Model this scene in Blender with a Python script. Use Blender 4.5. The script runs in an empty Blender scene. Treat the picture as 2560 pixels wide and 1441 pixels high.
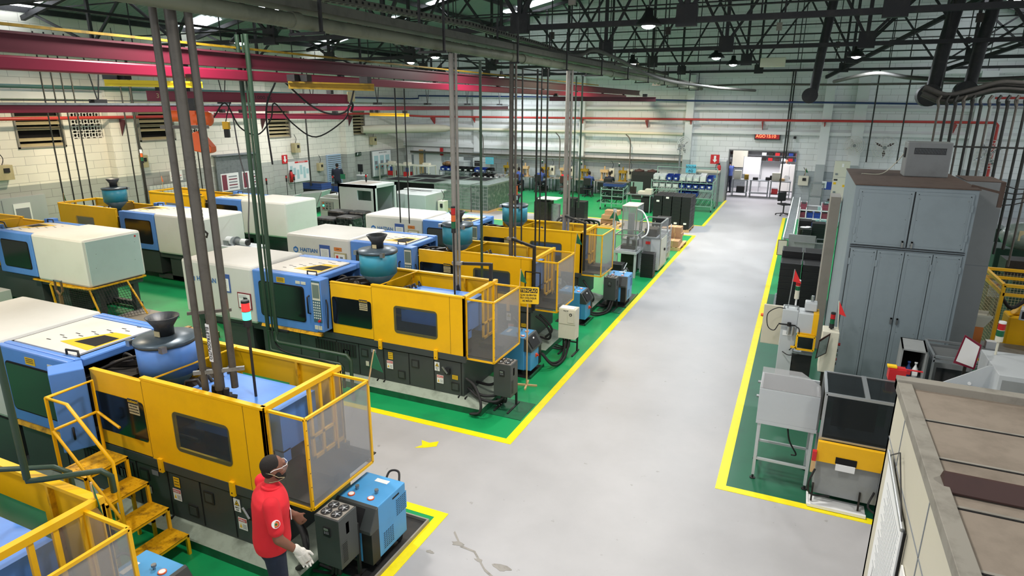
import bpy, math, random
from mathutils import Vector, Matrix
PI = math.pi
rnd = random.Random(7)
C = bpy.context.scene.collection
scene = bpy.context.scene

# ------------------------------------------------------------ materials
def lin(c):
    return c / 12.92 if c <= 0.04045 else ((c + 0.055) / 1.055) ** 2.4
def col(h):
    h = h.lstrip('#')
    return tuple(lin(int(h[i:i + 2], 16) / 255) for i in (0, 2, 4)) + (1,)
M = {}
def mat(name, hexc, rough=0.5, metal=0.0, dirt=0.0, scale=6.0, dark='#3a3228', emit=None, es=0.0, bump=0.0, spec=None):
    m = bpy.data.materials.new(name); m.use_nodes = True
    nt = m.node_tree; b = nt.nodes['Principled BSDF']
    b.inputs['Base Color'].default_value = col(hexc)
    b.inputs['Roughness'].default_value = rough
    b.inputs['Metallic'].default_value = metal
    if spec is not None: b.inputs['Specular IOR Level'].default_value = spec
    if emit:
        b.inputs['Emission Color'].default_value = col(emit); b.inputs['Emission Strength'].default_value = es
    if dirt > 0 or bump > 0:
        tc = nt.nodes.new('ShaderNodeTexCoord')
        n = nt.nodes.new('ShaderNodeTexNoise'); n.inputs['Scale'].default_value = scale; n.inputs['Detail'].default_value = 6
        n.inputs['Roughness'].default_value = 0.65
        nt.links.new(tc.outputs['Object'], n.inputs['Vector'])
        if dirt > 0:
            r = nt.nodes.new('ShaderNodeMapRange')
            r.inputs['From Min'].default_value = 0.48; r.inputs['From Max'].default_value = 0.72
            r.inputs['To Min'].default_value = 0; r.inputs['To Max'].default_value = dirt
            nt.links.new(n.outputs['Fac'], r.inputs['Value'])
            mx = nt.nodes.new('ShaderNodeMixRGB'); mx.inputs[1].default_value = col(hexc); mx.inputs[2].default_value = col(dark)
            nt.links.new(r.outputs['Result'], mx.inputs[0]); nt.links.new(mx.outputs[0], b.inputs['Base Color'])
        if bump > 0:
            bp = nt.nodes.new('ShaderNodeBump'); bp.inputs['Strength'].default_value = bump; bp.inputs['Distance'].default_value = 0.01
            nt.links.new(n.outputs['Fac'], bp.inputs['Height']); nt.links.new(bp.outputs['Normal'], b.inputs['Normal'])
    M[name] = m
    return m
def glassmat(name, hexc, clear, rough=0.08, haze='#a8adb4'):
    """clear sheet: transparent, with a little dull haze and gloss"""
    m = bpy.data.materials.new(name); m.use_nodes = True
    nt = m.node_tree; nt.nodes.clear()
    out = nt.nodes.new('ShaderNodeOutputMaterial')
    t = nt.nodes.new('ShaderNodeBsdfTransparent'); t.inputs[0].default_value = col(hexc)
    p = nt.nodes.new('ShaderNodeBsdfPrincipled'); p.inputs['Base Color'].default_value = col(haze); p.inputs['Roughness'].default_value = rough
    mx = nt.nodes.new('ShaderNodeMixShader'); mx.inputs[0].default_value = 1 - clear
    nt.links.new(t.outputs[0], mx.inputs[1]); nt.links.new(p.outputs[0], mx.inputs[2]); nt.links.new(mx.outputs[0], out.inputs[0])
    M[name] = m
    return m
mat('yellow', '#efb608', 0.42, dirt=0.18, scale=2.2, dark='#a8760e')
mat('yellow_worn', '#dba40e', 0.5, dirt=0.9, scale=9, dark='#5a3c10')
mat('yellow_bright', '#f2dc22', 0.4)
mat('yellow_old', '#9a7c12', 0.6, dirt=0.9, scale=5, dark='#4a3c10')
mat('blue', '#5688d2', 0.42, dirt=0.18, scale=3, dark='#3f5f96')
mat('blue_tcu', '#4c9ad2', 0.4, dirt=0.15, scale=4, dark='#3b6b90')
mat('blue_dark', '#26427c', 0.5)
mat('cream', '#d4d3cd', 0.45, dirt=0.12, scale=2.5, dark='#a9a498')
mat('cream_top', '#d8d3ca', 0.5, dirt=0.2, scale=1.6, dark='#a89c88')
mat('paleblue_panel', '#bccdcb', 0.45, dirt=0.12, scale=3, dark='#90a09a')
mat('cabinet_dark', '#3c4141', 0.45, dirt=0.2, scale=4, dark='#2c2f2e')
mat('black_metal', '#1d1e1f', 0.5, dirt=0.4, scale=8, dark='#3a3128')
mat('black_plastic', '#151618', 0.55)
mat('black_rubber', '#1a1a1b', 0.7)
mat('machinery', '#35312c', 0.5, 0.5, dirt=0.7, scale=12, dark='#14110f')
mat('slot_black', '#070707', 0.9)
mat('teal', '#2f88a0', 0.42, dirt=0.3, scale=4, dark='#205a70')
mat('teal_dark', '#27444e', 0.45, dirt=0.3, scale=4, dark='#1a2c34')
mat('hopper_lid', '#4e5c66', 0.35, 0.3, dirt=0.5, scale=7, dark='#2c353c')
mat('funnel', '#2d3136', 0.45, 0.4, dirt=0.5, scale=9, dark='#54504a')
mat('window_dark', '#15191b', 0.12, spec=0.8)
mat('window_blue', '#2a3446', 0.15, spec=0.8)
mat('concrete', '#8e998a', 0.75, dirt=0.6, scale=5, dark='#5d6658', bump=0.2)
mat('green_side', '#135c3b', 0.5, dirt=0.6, scale=6, dark='#10261b')
mat('green_pipe', '#263e2c', 0.45, dirt=0.4, scale=8, dark='#26352a')
mat('green_flag', '#14613f', 0.8)
mat('green_dark', '#1d4030', 0.55, dirt=0.4, scale=5, dark='#0f1f18')
mat('red_flag', '#d42a2c', 0.8)
mat('conduit', '#5b5750', 0.5, 0.3, dirt=0.5, scale=8, dark='#3b3732')
mat('conduit_light', '#8a8780', 0.5, 0.3, dirt=0.4, scale=6, dark='#55524c')
mat('conduit_dark', '#252825', 0.5, 0.2, dirt=0.4, scale=8, dark='#4a463e')
mat('truss', '#15171a', 0.6, 0.0, dirt=0.5, scale=4, dark='#3a3834')
mat('galv', '#8f9598', 0.4, 0.6, dirt=0.5, scale=9, dark='#55585a')
mat('tray', '#55564c', 0.6, 0.2, dirt=0.7, scale=7, dark='#3b3c35')
mat('traypipe', '#6c705f', 0.55, 0.1, dirt=0.7, scale=3, dark='#4a4f42')
mat('maroon_dark', '#551626', 0.4, dirt=0.2, scale=2, dark='#4a1622')
mat('maroon', '#7c1833', 0.33, dirt=0.15, scale=2, dark='#5e1a2c')
mat('maroon_top', '#55222e', 0.55, dirt=0.4, scale=4, dark='#2a1a1c')
mat('red_pipe', '#b1352f', 0.4, dirt=0.1, scale=4, dark='#7d2a28')
mat('red', '#c3262b', 0.4)
mat('blue_pipe', '#2b3f6b', 0.4)
mat('teal_pipe', '#3f6663', 0.5)
mat('cream_pipe', '#d3ccb6', 0.5, dirt=0.15, scale=2, dark='#a89f88')
mat('orange', '#e8622a', 0.45, dirt=0.15, scale=5, dark='#a8431c')
mat('paper', '#e9e9e6', 0.7)
mat('paper_blueframe', '#3d5aa0', 0.5)
mat('paper_redframe', '#7a2430', 0.5)
mat('ink', '#23272b', 0.7)
mat('ink_grey', '#7d8288', 0.7)
mat('logo_blue', '#2c6bb0', 0.5)
mat('sign_yellow', '#f0c41c', 0.5)
mat('sticker_yellow', '#e3b71a', 0.5)
mat('sticker_red', '#c6302c', 0.5)
mat('orange_label', '#d07a36', 0.6)
mat('white', '#e6e8e8', 0.5)
mat('white_glove', '#d9d6ce', 0.9, bump=0.5, scale=90)
mat('grey_machine', '#aeb5b4', 0.45, dirt=0.15, scale=3, dark='#8b8f8c')
mat('grey_light', '#b9bfc2', 0.45, dirt=0.1, scale=4, dark='#999e9f')
mat('grey_cab', '#7f8c92', 0.5, dirt=0.35, scale=2.2, dark='#6b767a', bump=0.05)
mat('grey_cab2', '#8f9292', 0.55, dirt=0.3, scale=2.5, dark='#797a78')
mat('grey_mid', '#8e9292', 0.5, dirt=0.3, scale=4, dark='#6b6c6a')
mat('taupe', '#8b867d', 0.6, dirt=0.3, scale=4, dark='#6b665c')
mat('beige_box', '#cfcdbb', 0.5, dirt=0.15, scale=4, dark='#a8a592')
mat('beige_old', '#b5aa84', 0.6, dirt=0.3, scale=5, dark='#857a58')
mat('booth_wall', '#c6c1ae', 0.5, dirt=0.12, scale=1.5, dark='#a8a290')
mat('booth_roof', '#857a6d', 0.8, dirt=0.7, scale=2.0, dark='#62584c', bump=0.1)
mat('booth_trim', '#8a867c', 0.6, dirt=0.6, scale=5, dark='#57524a')
mat('brown_steel', '#3c2420', 0.6, dirt=0.3, scale=5, dark='#241614')
mat('rust_dust', '#574840', 0.9, dirt=0.9, scale=7, dark='#43352e')
mat('wood', '#c9a878', 0.7, dirt=0.3, scale=9, dark='#8f7048')
mat('cardboard', '#b18a66', 0.75, dirt=0.2, scale=6, dark='#8c6a4c')
mat('crate', '#121316', 0.5)
mat('crate_edge', '#1c1d21', 0.5)
mat('crate_blue', '#1e3c8c', 0.5)
mat('crate_white', '#cfd6d4', 0.5)
mat('bag', '#4f5d58', 0.35, dirt=0.7, scale=6, dark='#98a29c')
mat('bag_clear', '#7d8a84', 0.3, dirt=0.8, scale=5, dark='#4a564f')
mat('bagged', '#151618', 0.35, dirt=0.55, scale=11, dark='#6d6f72')
mat('mesh_black', '#0e0f10', 0.9, spec=0.2, bump=0.6, scale=60)
mat('alu', '#b8bcbe', 0.35, 0.8)
mat('steel', '#9fa3a5', 0.3, 0.9)
mat('chrome', '#c4c8ca', 0.18, 1.0)
mat('rack_green', '#8fb5a6', 0.5)
mat('panel_green', '#84a397', 0.5)
mat('sign_cyan', '#5fc0d8', 0.6)
mat('cyan_cab', '#8fb0b4', 0.55, dirt=0.2, scale=4, dark='#728e92')
mat('skin', '#7d5240', 0.55)
mat('skin_light', '#b98468', 0.55)
mat('hair', '#17110e', 0.8, bump=0.6, scale=140)
mat('polo_red', '#d8222f', 0.85, bump=0.15, scale=30)
mat('jeans', '#1b2438', 0.9, dirt=0.3, scale=12, dark='#2e3c58', bump=0.2)
mat('uniform', '#384c88', 0.9, dirt=0.2, scale=10, dark='#1e2a4c')
mat('navy', '#1b2130', 0.9)
mat('shoe', '#121212', 0.6)
mat('screen', '#6f7d74', 0.2)
mat('keypad', '#3e5f6c', 0.5)
mat('keys', '#c9ccc4', 0.5)
mat('lamp_red', '#b0181c', 0.3)
mat('lamp_green', '#0f5a38', 0.3)
mat('lamp_amber', '#c8602c', 0.3)
mat('lamp_red_on', '#ff2a2a', 0.3, emit='#ff2020', es=1.6)
mat('lamp_green_on', '#40ffb0', 0.3, emit='#3dffb4', es=2.6)
mat('led_red', '#ff5a30', 0.3, emit='#ff5434', es=4)
mat('led_panel', '#5c0d12', 0.3, emit='#a01018', es=0.5)
mat('lamp_white', '#ffffff', 0.3, emit='#f2f6ff', es=60)
mat('lamp_warm', '#ffe0b0', 0.3, emit='#ffcf90', es=25)
mat('extinguisher', '#c22a2a', 0.35)
mat('exit_green', '#1c3a2a', 0.5)
mat('cyan_pale', '#a8c8cc', 0.5)
mat('magenta_tote', '#7c3a48', 0.5)
mat('blind', '#9db4cc', 0.5)
mat('bluebin', '#2a62b4', 0.4)
mat('towel_blue', '#2a6aa8', 0.8)
mat('skylight', '#ffffff', 0.3, emit='#f4f6ff', es=5.5)
mat('roof_sheet', '#7d8a85', 0.6, dirt=0.3, scale=1.5, dark='#5f6a66')
mat('tile_white', '#d4d4cf', 0.5)
mat('pipe_wrap', '#4c4a46', 0.7, dirt=0.4, scale=9, dark='#2c2a28')
mat('wood_dark', '#6e5030', 0.6, dirt=0.3, scale=8, dark='#45301c')
glassmat('acrylic', '#f4f4f4', 0.88, 0.12, '#b8b8b6')
glassmat('acrylic_hazy', '#ececec', 0.70, 0.25, '#bfc0c2')
glassmat('acrylic_smoke', '#8b9296', 0.8, 0.08, '#51585a')
glassmat('acrylic_window', '#c8d2dc', 0.9, 0.08, '#8a929a')
glassmat('acrylic_clear', '#fbfcfc', 0.88, 0.06, '#d8dcdf')

# ------------------------------------------------------------ mesh building
def frame_of(d):
    d = Vector(d).normalized()
    up = Vector((0, 0, 1)) if abs(d.z) < 0.95 else Vector((1, 0, 0))
    a = up.cross(d).normalized(); b = d.cross(a)
    return a, b, d
_TXT = {}
class MB:
    def __init__(s, m='cream'):
        s.v = []; s.f = []; s.fm = []; s.mats = []; s.cur = 0; s.sm = []; s.smooth = False; s.xf = None; s.use(m)
    def use(s, m):
        if m not in s.mats: s.mats.append(m)
        s.cur = s.mats.index(m); return s
    def add(s, vs, fs, smooth=None):
        o = len(s.v)
        if s.xf is not None: vs = [s.xf @ Vector(p) for p in vs]
        s.v += [tuple(p) for p in vs]
        for f in fs:
            s.f.append(tuple(i + o for i in f)); s.fm.append(s.cur); s.sm.append(s.smooth if smooth is None else smooth)
        return s
    def box(s, x0, y0, z0, x1, y1, z1, m=None):
        if m: s.use(m)
        if x0 > x1: x0, x1 = x1, x0
        if y0 > y1: y0, y1 = y1, y0
        if z0 > z1: z0, z1 = z1, z0
        return s.add([(x0, y0, z0), (x1, y0, z0), (x1, y1, z0), (x0, y1, z0), (x0, y0, z1), (x1, y0, z1), (x1, y1, z1), (x0, y1, z1)],
                     [(0, 3, 2, 1), (4, 5, 6, 7), (0, 1, 5, 4), (1, 2, 6, 5), (2, 3, 7, 6), (3, 0, 4, 7)])
    def cbox(s, cx, cy, cz, dx, dy, dz, m=None):
        return s.box(cx - dx / 2, cy - dy / 2, cz - dz / 2, cx + dx / 2, cy + dy / 2, cz + dz / 2, m)
    def bar(s, p, q, w=0.03, h=None, m=None):
        """square bar from p to q"""
        if m: s.use(m)
        h = h or w; p = Vector(p); q = Vector(q); a, b, d = frame_of(q - p)
        vs = [P + a * (i * w / 2) + b * (j * h / 2) for P in (p, q) for i, j in ((-1, -1), (1, -1), (1, 1), (-1, 1))]
        return s.add(vs, [(0, 1, 2, 3)[::-1], (4, 5, 6, 7), (0, 1, 5, 4), (1, 2, 6, 5), (2, 3, 7, 6), (3, 0, 4, 7)])
    def tube(s, pts, r=0.02, n=8, m=None, cap=True):
        if m: s.use(m)
        pts = [Vector(p) for p in pts]
        rs = r if isinstance(r, (list, tuple)) else [r] * len(pts)
        k = len(pts); vs = []; ref = None
        for i, p in enumerate(pts):
            t = (pts[min(i + 1, k - 1)] - pts[max(i - 1, 0)]).normalized()
            if ref is None: a, b, _ = frame_of(t)
            else:
                a = ref - t * ref.dot(t)
                if a.length < 1e-5: a = frame_of(t)[0]
                a.normalize(); b = t.cross(a)
            ref = a
            for j in range(n):
                an = 2 * PI * j / n; vs.append(p + a * (math.cos(an) * rs[i]) + b * (math.sin(an) * rs[i]))
        fs = [(i * n + j, i * n + (j + 1) % n, (i + 1) * n + (j + 1) % n, (i + 1) * n + j) for i in range(k - 1) for j in range(n)]
        s.add(vs, fs, True)
        if cap: s.add(vs[:n], [tuple(range(n))[::-1]], False); s.add(vs[-n:], [tuple(range(n))], False)
        return s
    def cyl(s, p, q, r, r2=None, n=20, m=None):
        return s.tube([p, q], [r, r if r2 is None else r2], n, m)
    def curve(s, pts, r=0.02, n=8, m=None, sub=6):
        """smooth Catmull-Rom hose"""
        P = [Vector(p) for p in pts]; P = [P[0] * 2 - P[1]] + P + [P[-1] * 2 - P[-2]]; out = []
        for i in range(1, len(P) - 2):
            for k in range(sub):
                t = k / sub; a, b, c, d = P[i - 1], P[i], P[i + 1], P[i + 2]
                out.append(0.5 * ((2 * b) + (c - a) * t + (2 * a - 5 * b + 4 * c - d) * t * t + (3 * b - a - 3 * c + d) * t ** 3))
        out.append(P[-2])
        return s.tube(out, r, n, m)
    def lathe(s, c, prof, n=28, m=None):
        if m: s.use(m)
        c = Vector(c); k = len(prof); vs = [c + Vector((r * math.cos(2 * PI * j / n), r * math.sin(2 * PI * j / n), z)) for r, z in prof for j in range(n)]
        fs = [(i * n + j, i * n + (j + 1) % n, (i + 1) * n + (j + 1) % n, (i + 1) * n + j) for i in range(k - 1) for j in range(n)]
        if prof[0][0] > 1e-4: fs.append(tuple(range(n))[::-1])
        if prof[-1][0] > 1e-4: fs.append(tuple(range((k - 1) * n, k * n)))
        return s.add(vs, fs, True)
    def prism(s, poly, axis, a, b, m=None):
        """poly of (u,v); axis x: (u,v)=(y,z); y: (x,z); z: (x,y)"""
        if m: s.use(m)
        def P(u, v, w): return {'x': (w, u, v), 'y': (u, w, v), 'z': (u, v, w)}[axis]
        n = len(poly); vs = [P(u, v, a) for u, v in poly] + [P(u, v, b) for u, v in poly]
        fs = [tuple(range(n)), tuple(range(n, 2 * n))[::-1]] + [(i, i + n, (i + 1) % n + n, (i + 1) % n) for i in range(n)]
        return s.add(vs, fs)
    def quad(s, a, b, c, d, m=None):
        if m: s.use(m)
        return s.add([a, b, c, d], [(0, 1, 2, 3)])
    def sphere(s, c, r, m=None, n=16, k=10):
        if m: s.use(m)
        rx, ry, rz = r if isinstance(r, (tuple, list)) else (r, r, r); c = Vector(c); vs = []
        for i in range(k + 1):
            th = PI * i / k
            for j in range(n):
                an = 2 * PI * j / n; vs.append(c + Vector((rx * math.sin(th) * math.cos(an), ry * math.sin(th) * math.sin(an), rz * math.cos(th))))
        fs = [(i * n + j, (i + 1) * n + j, (i + 1) * n + (j + 1) % n, i * n + (j + 1) % n) for i in range(k) for j in range(n)]
        return s.add(vs, fs, True)
    def text(s, txt, o, xd, zd, size, m='ink', align='CENTER', bold=0.0):
        """flat lettering, its centre at o, running along xd, upright along zd, a hair thick"""
        s.use(m); key = (txt, align, bold)
        if key not in _TXT:
            cu = bpy.data.curves.new('t', 'FONT'); cu.body = txt; cu.align_x = align; cu.align_y = 'CENTER'; cu.size = 1; cu.extrude = 0.01; cu.resolution_u = 3; cu.offset = bold
            ob = bpy.data.objects.new('t', cu); me = bpy.data.meshes.new_from_object(ob)
            _TXT[key] = ([tuple(v.co) for v in me.vertices], [tuple(p.vertices) for p in me.polygons])
            bpy.data.objects.remove(ob); bpy.data.curves.remove(cu); bpy.data.meshes.remove(me)
        vs, fs = _TXT[key]; o = Vector(o); xd = Vector(xd).normalized(); zd = Vector(zd).normalized(); nd = xd.cross(zd)
        return s.add([o + xd * (x * size) + zd * (y * size) + nd * (z * 0.1) for x, y, z in vs], fs, False)
    def mesh(s, name):
        me = bpy.data.meshes.new(name); me.from_pydata(s.v, [], s.f)
        for m in s.mats: me.materials.append(M[m])
        me.polygons.foreach_set('material_index', s.fm); me.polygons.foreach_set('use_smooth', s.sm)
        me.update(); return me
    def build(s, name, parent=None, bevel=0.0, label=None):
        o = bpy.data.objects.new(name, s.mesh(name)); C.objects.link(o)
        if parent is not None: o.parent = parent
        if bevel: bev(o, bevel)
        if label: o['label'] = label
        return o
def bev(o, w, seg=2):
    b = o.modifiers.new('bevel', 'BEVEL'); b.width = w; b.segments = seg; b.limit_method = 'ANGLE'; b.angle_limit = math.radians(50)
def tag(o, label, cat, group=None, kind=None):
    o['label'] = label; o['category'] = cat
    if group: o['group'] = group
    if kind: o['kind'] = kind
    return o
def thing(name, label, cat, loc=(0, 0, 0), rz=0.0, group=None):
    o = bpy.data.objects.new(name, None); C.objects.link(o); o.location = loc; o.rotation_euler = (0, 0, rz); o.empty_display_size = 0.1
    return tag(o, label, cat, group)
def one(mb, name, label, cat, loc=(0, 0, 0), rz=0.0, group=None, bevel=0.0):
    o = mb.build(name, None, bevel); o.location = loc; o.rotation_euler = (0, 0, rz)
    return tag(o, label, cat, group)
def struct(mb, name, parent=None, bevel=0.0, label=None):
    o = mb.build(name, parent, bevel)
    if parent is None: o['kind'] = 'structure'
    if label: o['label'] = label
    return o
def copy_tree(o, parent=None):
    c = o.copy(); C.objects.link(c)
    if parent is not None: c.parent = parent
    for ch in [x for x in bpy.data.objects if x.parent == o and x != c]: copy_tree(ch, c)
    return c
def dup(o, label, loc, rz=None, group=None):
    c = copy_tree(o); c.location = loc
    if rz is not None: c.rotation_euler = (0, 0, rz)
    c['label'] = label
    if group: c['group'] = group
    return c
def rrect(cx, cz, w, h, r, n=5):
    pts = []
    for sx, sz, a0 in ((1, 1, 0), (-1, 1, 90), (-1, -1, 180), (1, -1, 270)):
        for k in range(n + 1):
            a = math.radians(a0 + 90 * k / n); pts.append((cx + sx * (w / 2 - r) + r * math.cos(a), cz + sz * (h / 2 - r) + r * math.sin(a)))
    return pts

# ------------------------------------------------------------ camera
cam = bpy.data.cameras.new('camera'); co = bpy.data.objects.new('camera', cam); C.objects.link(co)
Rm = Matrix(((0.9113429933641343, -0.11736428573577362, 0.3945625082034927), (0.4116248162762583, 0.24967859164210038, -0.876484803919129), (0.004354201607205441, 0.9611900047905977, 0.27585288763943516)))
co.matrix_world = Matrix.Translation((0, 0, 4.6)) @ Rm.to_4x4()
cam.sensor_width = 36; cam.sensor_fit = 'HORIZONTAL'; cam.lens = 36 * 1588.48 / 2560; cam.clip_start = 0.05; cam.clip_end = 200
scene.camera = co
scene.view_settings.view_transform = 'Standard'; scene.view_settings.look = 'None'; scene.view_settings.gamma = 1; scene.view_settings.use_curve_mapping = False
scene.view_settings.exposure = 0.45
scene.cycles.max_bounces = 6; scene.cycles.diffuse_bounces = 3; scene.cycles.glossy_bounces = 2; scene.cycles.transmission_bounces = 2; scene.cycles.transparent_max_bounces = 10; scene.cycles.caustics_reflective = False; scene.cycles.caustics_refractive = False
scene.cycles.use_adaptive_sampling = True; scene.cycles.adaptive_threshold = 0.035; scene.cycles.use_denoising = True
# ------------------------------------------------------------ painted block walls, floor, roof
def paint_mat(name, upper, lower, zsplit, bumpy=True):
    m = bpy.data.materials.new(name); m.use_nodes = True; nt = m.node_tree; b = nt.nodes['Principled BSDF']; L = nt.links.new
    g = nt.nodes.new('ShaderNodeNewGeometry'); sp = nt.nodes.new('ShaderNodeSeparateXYZ'); L(g.outputs['Position'], sp.inputs[0])
    ad = nt.nodes.new('ShaderNodeMath'); ad.operation = 'ADD'; L(sp.outputs['X'], ad.inputs[0]); L(sp.outputs['Y'], ad.inputs[1])
    cb = nt.nodes.new('ShaderNodeCombineXYZ'); L(ad.outputs[0], cb.inputs['X']); L(sp.outputs['Z'], cb.inputs['Y'])
    br = nt.nodes.new('ShaderNodeTexBrick'); br.inputs['Scale'].default_value = 1.0
    br.inputs['Brick Width'].default_value = 0.62; br.inputs['Row Height'].default_value = 0.27; br.inputs['Mortar Size'].default_value = 0.007; br.inputs['Mortar Smooth'].default_value = 0.3
    br.inputs['Color1'].default_value = (1, 1, 1, 1); br.inputs['Color2'].default_value = (0.95, 0.95, 0.95, 1); br.inputs['Mortar'].default_value = (0.5, 0.5, 0.5, 1)
    L(cb.outputs[0], br.inputs['Vector'])
    cmp = nt.nodes.new('ShaderNodeMath'); cmp.operation = 'GREATER_THAN'; cmp.inputs[1].default_value = zsplit; L(sp.outputs['Z'], cmp.inputs[0])
    mx = nt.nodes.new('ShaderNodeMixRGB'); mx.inputs[1].default_value = col(lower); mx.inputs[2].default_value = col(upper); L(cmp.outputs[0], mx.inputs[0])
    nz = nt.nodes.new('ShaderNodeTexNoise'); nz.inputs['Scale'].default_value = 0.7; nz.inputs['Detail'].default_value = 5; L(g.outputs['Position'], nz.inputs['Vector'])
    mr = nt.nodes.new('ShaderNodeMapRange'); mr.inputs['From Min'].default_value = 0.3; mr.inputs['From Max'].default_value = 0.7; mr.inputs['To Min'].default_value = 0.9; mr.inputs['To Max'].default_value = 1.0; L(nz.outputs['Fac'], mr.inputs['Value'])
    m2 = nt.nodes.new('ShaderNodeMixRGB'); m2.blend_type = 'MULTIPLY'; m2.inputs[0].default_value = 1 if bumpy else 0; L(mx.outputs[0], m2.inputs[1]); L(br.outputs['Color'], m2.inputs[2])
    m3 = nt.nodes.new('ShaderNodeMixRGB'); m3.blend_type = 'MULTIPLY'; m3.inputs[0].default_value = 1; L(m2.outputs[0], m3.inputs[1]); L(mr.outputs['Result'], m3.inputs[2])
    L(m3.outputs[0], b.inputs['Base Color']); b.inputs['Roughness'].default_value = 0.6
    M[name] = m
paint_mat('wall_far_paint', '#e6e9e9', '#aeb7ba', 1.65)
paint_mat('wall_left_paint', '#ece8dc', '#abaea8', 2.08)
paint_mat('pier_paint', '#dcdfde', '#a7aeaf', 2.0, False)

# floor: one slab with painted zones; the grey has worn patches and cracks
m = mat('floor_grey', '#b4b6ba', 0.22, spec=0.3)
nt = m.node_tree; b = nt.nodes['Principled BSDF']; L = nt.links.new
tc = nt.nodes.new('ShaderNodeTexCoord')
n1 = nt.nodes.new('ShaderNodeTexNoise'); n1.inputs['Scale'].default_value = 0.8; n1.inputs['Detail'].default_value = 8; n1.inputs['Roughness'].default_value = 0.6
n2 = nt.nodes.new('ShaderNodeTexNoise'); n2.inputs['Scale'].default_value = 9; n2.inputs['Detail'].default_value = 4
L(tc.outputs['Object'], n1.inputs['Vector']); L(tc.outputs['Object'], n2.inputs['Vector'])
r1 = nt.nodes.new('ShaderNodeValToRGB'); r1.color_ramp.elements[0].position = 0.3; r1.color_ramp.elements[0].color = col('#a2a2a4'); r1.color_ramp.elements[1].position = 0.7; r1.color_ramp.elements[1].color = col('#afafb1')
L(n1.outputs['Fac'], r1.inputs['Fac'])
r2 = nt.nodes.new('ShaderNodeMapRange'); r2.inputs['From Min'].default_value = 0.70; r2.inputs['From Max'].default_value = 0.74; r2.inputs['To Max'].default_value = 0.55
L(n2.outputs['Fac'], r2.inputs['Value'])
mm = nt.nodes.new('ShaderNodeMixRGB'); mm.inputs[2].default_value = col('#84837e'); L(r2.outputs['Result'], mm.inputs[0]); L(r1.outputs[0], mm.inputs[1]); L(mm.outputs[0], b.inputs['Base Color'])
r3 = nt.nodes.new('ShaderNodeMapRange'); r3.inputs['To Min'].default_value = 0.3; r3.inputs['To Max'].default_value = 0.55; L(n1.outputs['Fac'], r3.inputs['Value']); L(r3.outputs['Result'], b.inputs['Roughness'])
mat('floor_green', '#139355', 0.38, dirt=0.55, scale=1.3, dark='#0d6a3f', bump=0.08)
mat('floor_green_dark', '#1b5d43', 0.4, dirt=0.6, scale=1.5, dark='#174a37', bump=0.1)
mat('line_yellow', '#f0e010', 0.4, dirt=0.3, scale=7, dark='#c9b41a')
mat('floor_worn', '#8f8c86', 0.6, dirt=0.8, scale=12, dark='#6c6a64')
fl = MB('floor_grey').box(-23, -2, -0.1, 14, 44, 0)
def zone(x0, y0, x1, y1, m='floor_green'): fl.box(x0, y0, -0.02, x1, y1, 0.003, m)
def line(x0, y0, x1, y1): fl.box(x0, y0, -0.02, x1, y1, 0.005, 'line_yellow')
zone(-23, -2, -3.42, 5.43); zone(-23, 5.43, -6.6, 7.42); zone(-23, 7.42, -3.42, 23.8); zone(-23, 23.8, -13.4, 26.1); zone(-23, 26.1, -3.42, 34)
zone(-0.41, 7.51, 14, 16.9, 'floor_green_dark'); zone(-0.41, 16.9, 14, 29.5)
for a in ((-3.42, -2, -3.30, 5.55), (-6.6, 5.43, -3.42, 5.55), (-6.6, 7.30, -3.30, 7.42), (-3.42, 7.42, -3.30, 23.92), (-13.4, 23.8, -3.42, 23.92),
          (-3.42, 26.0, -3.30, 34), (-13.4, 26.0, -3.42, 26.12), (-0.53, 7.4, -0.41, 29.6), (-0.41, 7.4, 3.0, 7.51)): line(*a)
fl.prism([(-4.35, 6.72), (-4.22, 6.82), (-4.26, 6.95), (-4.36, 6.86), (-4.5, 6.88), (-4.42, 6.76), (-4.48, 6.66)], 'z', 0, 0.004, 'line_yellow')
# a crack with crumbled paint running away from the near green corner
fl.use('floor_worn')
crack = [(-3.08, 5.3), (-2.9, 5.12), (-2.72, 5.1), (-2.5, 4.9), (-2.2, 4.75), (-2.0, 4.55), (-1.7, 4.45), (-1.45, 4.3), (-1.2, 4.05)]
for (x, y), (x2, y2) in zip(crack, crack[1:]):
    fl.add([(x, y - 0.02, 0.002), (x2, y2 - 0.015, 0.002), (x2, y2 + 0.01, 0.002), (x, y + 0.012, 0.002)], [(0, 1, 2, 3)])
for (x, y, r) in ((-2.95, 5.14, 0.08), (-2.62, 5.0, 0.05), (-2.35, 5.0, 0.09), (-2.0, 4.66, 0.06), (-1.75, 4.62, 0.11), (-1.5, 4.42, 0.05), (-3.15, 4.9, 0.05)):
    pts = [(x + r * (0.6 + 0.8 * rnd.random()) * math.cos(a), y + 0.45 * r * (0.6 + 0.8 * rnd.random()) * math.sin(a)) for a in [k * PI / 6 for k in range(12)]]
    fl.prism(pts, 'z', 0.0, 0.0025)
struct(fl, 'floor')

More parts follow.
